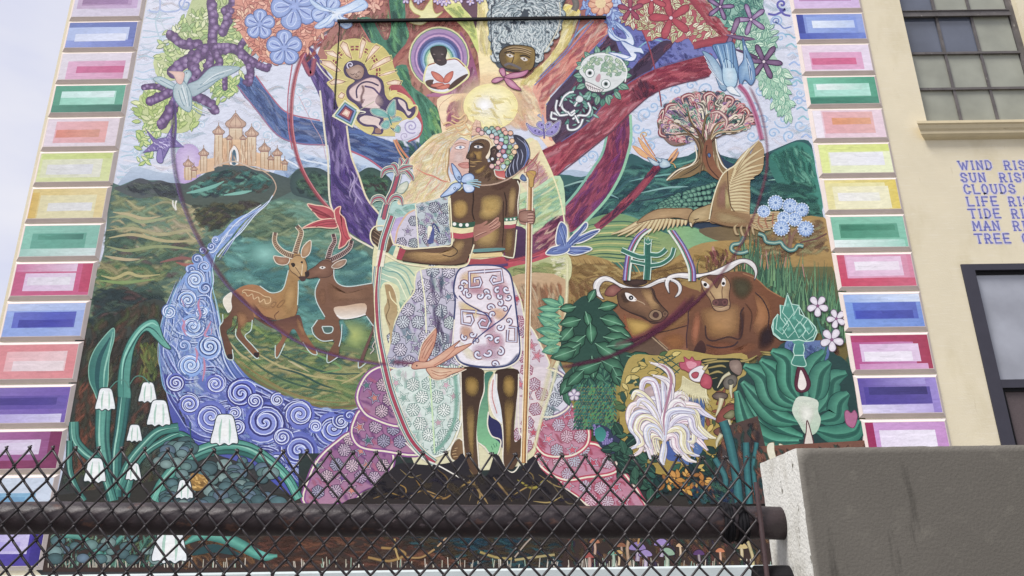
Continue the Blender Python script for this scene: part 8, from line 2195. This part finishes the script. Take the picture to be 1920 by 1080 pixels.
# ---------------------------------------------------------------- poem lettering on the cream wall
GL = {
 'W': [[(0, 1), (.28, 0), (.5, .8), (.72, 0), (1, 1)]], 'I': [[(.5, 0), (.5, 1)]], 'N': [[(.1, 0), (.1, 1), (.9, 0), (.9, 1)]],
 'D': [[(.12, 0), (.12, 1), (.55, 1), (.9, .75), (.9, .25), (.55, 0), (.12, 0)]],
 'R': [[(.12, 0), (.12, 1), (.6, 1), (.85, .85), (.85, .62), (.6, .48), (.12, .48)], [(.5, .48), (.92, 0)]],
 'S': [[(.9, .78), (.72, .98), (.3, 1), (.1, .8), (.2, .58), (.78, .42), (.92, .2), (.7, 0), (.28, 0), (.08, .22)]],
 'E': [[(.9, 1), (.12, 1), (.12, 0), (.9, 0)], [(.12, .5), (.7, .5)]], 'U': [[(.1, 1), (.1, .25), (.35, 0), (.65, 0), (.9, .25), (.9, 1)]],
 'C': [[(.92, .8), (.7, 1), (.35, 1), (.1, .72), (.1, .28), (.35, 0), (.7, 0), (.92, .2)]], 'L': [[(.12, 1), (.12, 0), (.9, 0)]],
 'O': [[(.35, 0), (.1, .28), (.1, .72), (.35, 1), (.65, 1), (.9, .72), (.9, .28), (.65, 0), (.35, 0)]],
 'F': [[(.9, 1), (.12, 1), (.12, 0)], [(.12, .5), (.7, .5)]], 'T': [[(.5, 0), (.5, 1)], [(.02, 1), (.98, 1)]],
 'M': [[(.08, 0), (.12, 1), (.5, .3), (.88, 1), (.92, 0)]], 'A': [[(.05, 0), (.5, 1), (.95, 0)], [(.2, .35), (.8, .35)]],
 'G': [[(.92, .8), (.7, 1), (.35, 1), (.1, .72), (.1, .28), (.35, 0), (.7, 0), (.92, .15), (.92, .45), (.6, .45)]],
 'H': [[(.12, 0), (.12, 1)], [(.88, 0), (.88, 1)], [(.12, .5), (.88, .5)]],
}
poem = [('WIND', 1800, 318, 'RISES', 1885), ('SUN', 1803.5, 341, 'RISES', 1876.5), ('CLOUDS', 1809, 363, None, 0), ('LIFE', 1815, 386, 'RISES', 1893.5),
        ('TIDE', 1819.5, 409, 'RISES', 1899), ('MAN', 1826, 432, 'RISES', 1902), ('TREE', 1831.5, 456, 'GROWS', 1919)]
for a, ax, ay, b, bx in poem:
    for word, wx in ((a, ax), (b, bx)):
        if not word:
            continue
        V, Fc, C = [], [], []
        x0, z0 = at(wx, ay)
        for ch in word:
            wd = {'I': .05, 'M': .12, 'W': .14}.get(ch, .095)
            h = .150
            for layer, (extra, cols_) in enumerate(((.016, ('cfcad8', 'c9c4d6')), (0, ('5c62b0', '8486bd')))):
                for li, pl in enumerate(GL[ch]):
                    pts = np.array([(x0 + px * wd, z0 + pz * h) for px, pz in pl])
                    hw = .0125 + extra
                    for i in range(len(pts) - 1):
                        p0, p1 = pts[i], pts[i + 1]
                        d = (p1 - p0) / np.hypot(*(p1 - p0))
                        p0, p1 = p0 - d * hw * .6, p1 + d * hw * .6
                        nrm = np.array([-d[1], d[0]]) * hw
                        y = -.0006 - layer * .0006 - (i % 7) * 6e-5 - li * 4.3e-4 * .1
                        bse = len(V)
                        for k, p_ in enumerate((p0 - nrm, p1 - nrm, p1 + nrm, p0 + nrm)):
                            V.append((p_[0], y, p_[1]))
                            C.append((*lin(cols_[0 if k in (0, 3) else 1]), 1))
                        Fc.append((bse, bse + 1, bse + 2, bse + 3))
                    if layer:
                        for p_ in (pts[0], pts[-1]):
                            bse = len(V)
                            y = -.0006 - .0006 * 2 - li * 6e-5
                            for sx, sz in ((-.024, -.010), (.024, -.010), (.024, .010), (-.024, .010)):
                                V.append((p_[0] + sx, y, p_[1] + sz))
                                C.append((*lin(cols_[0]), 1))
                            Fc.append((bse, bse + 1, bse + 2, bse + 3))
            x0 += wd + (.047 if ch != 'I' else .042)
        mesh_obj('lettering_word', V, Fc, M['paint'], bld, cols=C)

# ---------------------------------------------------------------- concrete wall in front
cw = tag(empty('concrete_wall', (.81, -8.75, 0)), 'low concrete wall painted dark grey in front, its end face weathered white, right of the fence', 'wall')
def con(name, x0, x1, y0, y1, z0, z1, nx, ny, nz, mat, amp, seed, only=None):
    """subdivided box with slightly worn edges"""
    rnd = random.Random(seed)
    idx, V = {}, []
    def vid(i, j, k):
        if (i, j, k) not in idx:
            ex = (i in (0, nx)) + (j in (0, ny)) + (k in (0, nz))
            a = amp * (1.6 if ex >= 2 else .5)
            idx[(i, j, k)] = len(V)
            V.append((x0 + (x1 - x0) * i / nx + rnd.uniform(-a, a), y0 + (y1 - y0) * j / ny + rnd.uniform(-a, a), z0 + (z1 - z0) * k / nz + rnd.uniform(-a, a)))
        return idx[(i, j, k)]
    front, rest = [], []
    for i in range(nx):
        for k in range(nz):
            front.append((vid(i, 0, k), vid(i + 1, 0, k), vid(i + 1, 0, k + 1), vid(i, 0, k + 1)))
            rest.append((vid(i, ny, k), vid(i, ny, k + 1), vid(i + 1, ny, k + 1), vid(i + 1, ny, k)))
    for j in range(ny):
        for k in range(nz):
            rest.append((vid(0, j, k), vid(0, j, k + 1), vid(0, j + 1, k + 1), vid(0, j + 1, k)))
            rest.append((vid(nx, j, k), vid(nx, j + 1, k), vid(nx, j + 1, k + 1), vid(nx, j, k + 1)))
        for i in range(nx):
            rest.append((vid(i, j, nz), vid(i + 1, j, nz), vid(i + 1, j + 1, nz), vid(i, j + 1, nz)))
            rest.append((vid(i, j, 0), vid(i, j + 1, 0), vid(i + 1, j + 1, 0), vid(i + 1, j, 0)))
    return V, front, rest
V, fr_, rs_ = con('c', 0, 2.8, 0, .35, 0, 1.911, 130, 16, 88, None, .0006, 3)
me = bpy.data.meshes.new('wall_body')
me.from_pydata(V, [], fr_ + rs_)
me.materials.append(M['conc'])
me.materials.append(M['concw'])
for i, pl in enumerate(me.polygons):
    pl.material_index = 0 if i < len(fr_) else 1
me.shade_smooth()
try:
    me.set_sharp_from_angle(angle=math.radians(50))
except Exception:
    pass
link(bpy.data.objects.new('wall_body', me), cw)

# ---------------------------------------------------------------- chain link fence
FY = -8.6
fen = tag(empty('chain_link_fence', (0, FY, 0)), 'dark chain-link fence with a thick top rail running across the foreground', 'fence')
zl, zr2 = at(0, 846, FY), at(1400, 866, FY)
slope = (zr2[1] - zl[1]) / (zr2[0] - zl[0])
def ztop(x):
    return zl[1] + (x - zl[0]) * slope
PITCH, RH, WR_ = .0712, .0855, .0037
def wire_mesh(s, k0):
    pts = []
    n = 22
    for i in range(n):
        side = (i + k0) % 2
        x = (-1 if side == 0 else 1) * (PITCH / 4 + .0012)
        z = -i * RH / 2
        yy = WR_ * (1.0 if side else -1.0)
        if i == 0:
            pts += [(x + (.004 if side == 0 else -.004), yy, z + .006)]
        else:
            sg = -1 if side == 0 else 1
            pts += [(x - sg * .005, yy * .2, z + .006), (x, yy, z + .001), (x - sg * .001, -yy * 1.0, z - .003), (x - sg * .006, -yy * .3, z - .008)]
    m = MB()
    m.tube(pts, WR_, 6)
    x, y_, z = pts[0]
    m.tube([(x, y_, z), (x + .004, y_ - .003, z + .005), (x - .004, y_ + .002, z + .009), (x + .003, y_ + .003, z + .012)], [WR_, WR_, WR_ * .9, WR_ * .6], 6)
    me_ = bpy.data.meshes.new('wire')
    me_.from_pydata(m.v, [], m.f)
    me_.shade_smooth()
    me_.materials.append(M['wire'])
    return me_
wm = [wire_mesh(1, 0), wire_mesh(1, 1)]
xo = at(10, 851, FY)[0]
i = -24
while True:
    x = xo + (i + .5) * PITCH / 2
    if x > at(1412, 950, FY)[0]:
        break
    if i % 1 == 0:
        # neighbours link where their bends meet
        o = link(bpy.data.objects.new('wire', wm[i % 2]), fen)
        o.location = (x + R_.uniform(-.0008, .0008), R_.uniform(-.0005, .0005), ztop(x) + R_.uniform(-.002, .002))
        o.rotation_euler = (R_.uniform(-.003, .003), R_.uniform(-.005, .005), R_.uniform(-.09, .09))
    i += 1
RY = .058
ra, rb = at(-400, 968, FY + RY), at(1440, 981, FY + RY)
def railz(x):
    return ra[1] + (x - ra[0]) * (rb[1] - ra[1]) / (rb[0] - ra[0])
rp = []
for k in range(40):
    x = -2.9 + (.84 + 2.9) * k / 39
    rp.append((x, RY, railz(x) + .0015 * math.sin(k * 1.7)))
MB().tube(rp, .0485, 20).build('top_rail', M['rail'], fen, True)
bx = at(1424, 960, FY)[0]
MB().tube([(bx, .0, 0), (bx + .001, .0, .9), (bx, .0, ztop(bx) - .06)], .0075, 8).build('tension_bar', M['rust'], fen, True)
lz = at(1450, 1090, FY + .05)[1]
MB().tube([(at(1424, 1070, FY)[0], .05, lz), (.83, .05, lz - .001)], [.045, .045], 16).build('lower_pipe', M['black'], fen, False)
for x in (at(1368, 955, FY)[0], at(1395, 955, FY)[0]):
    z = railz(x)
    m = MB()
    for k in range(3):
        rr = [Vector((x - .01 + k * .009 + R_.uniform(-.002, .002), RY + math.cos(a) * (.053 + .002 * (k == 1)), z + math.sin(a) * (.053 + .004 * (k == 1)))) for a in [j * 2 * math.pi / 16 for j in range(17)]]
        m.tube(rr, .0068, 6, False)
    m.build('tie_band', M['black'], fen, True)
for x in (-2.75,):
    MB().tube([(x, RY + .09, 0), (x, RY + .09, railz(x) - .06)], .03, 12).build('post', M['rail'], fen, True)
# stucco collar where the rail enters the wall is left broken
S.render.engine = 'CYCLES'
S.cycles.max_bounces = 5
S.cycles.transparent_max_bounces = 48
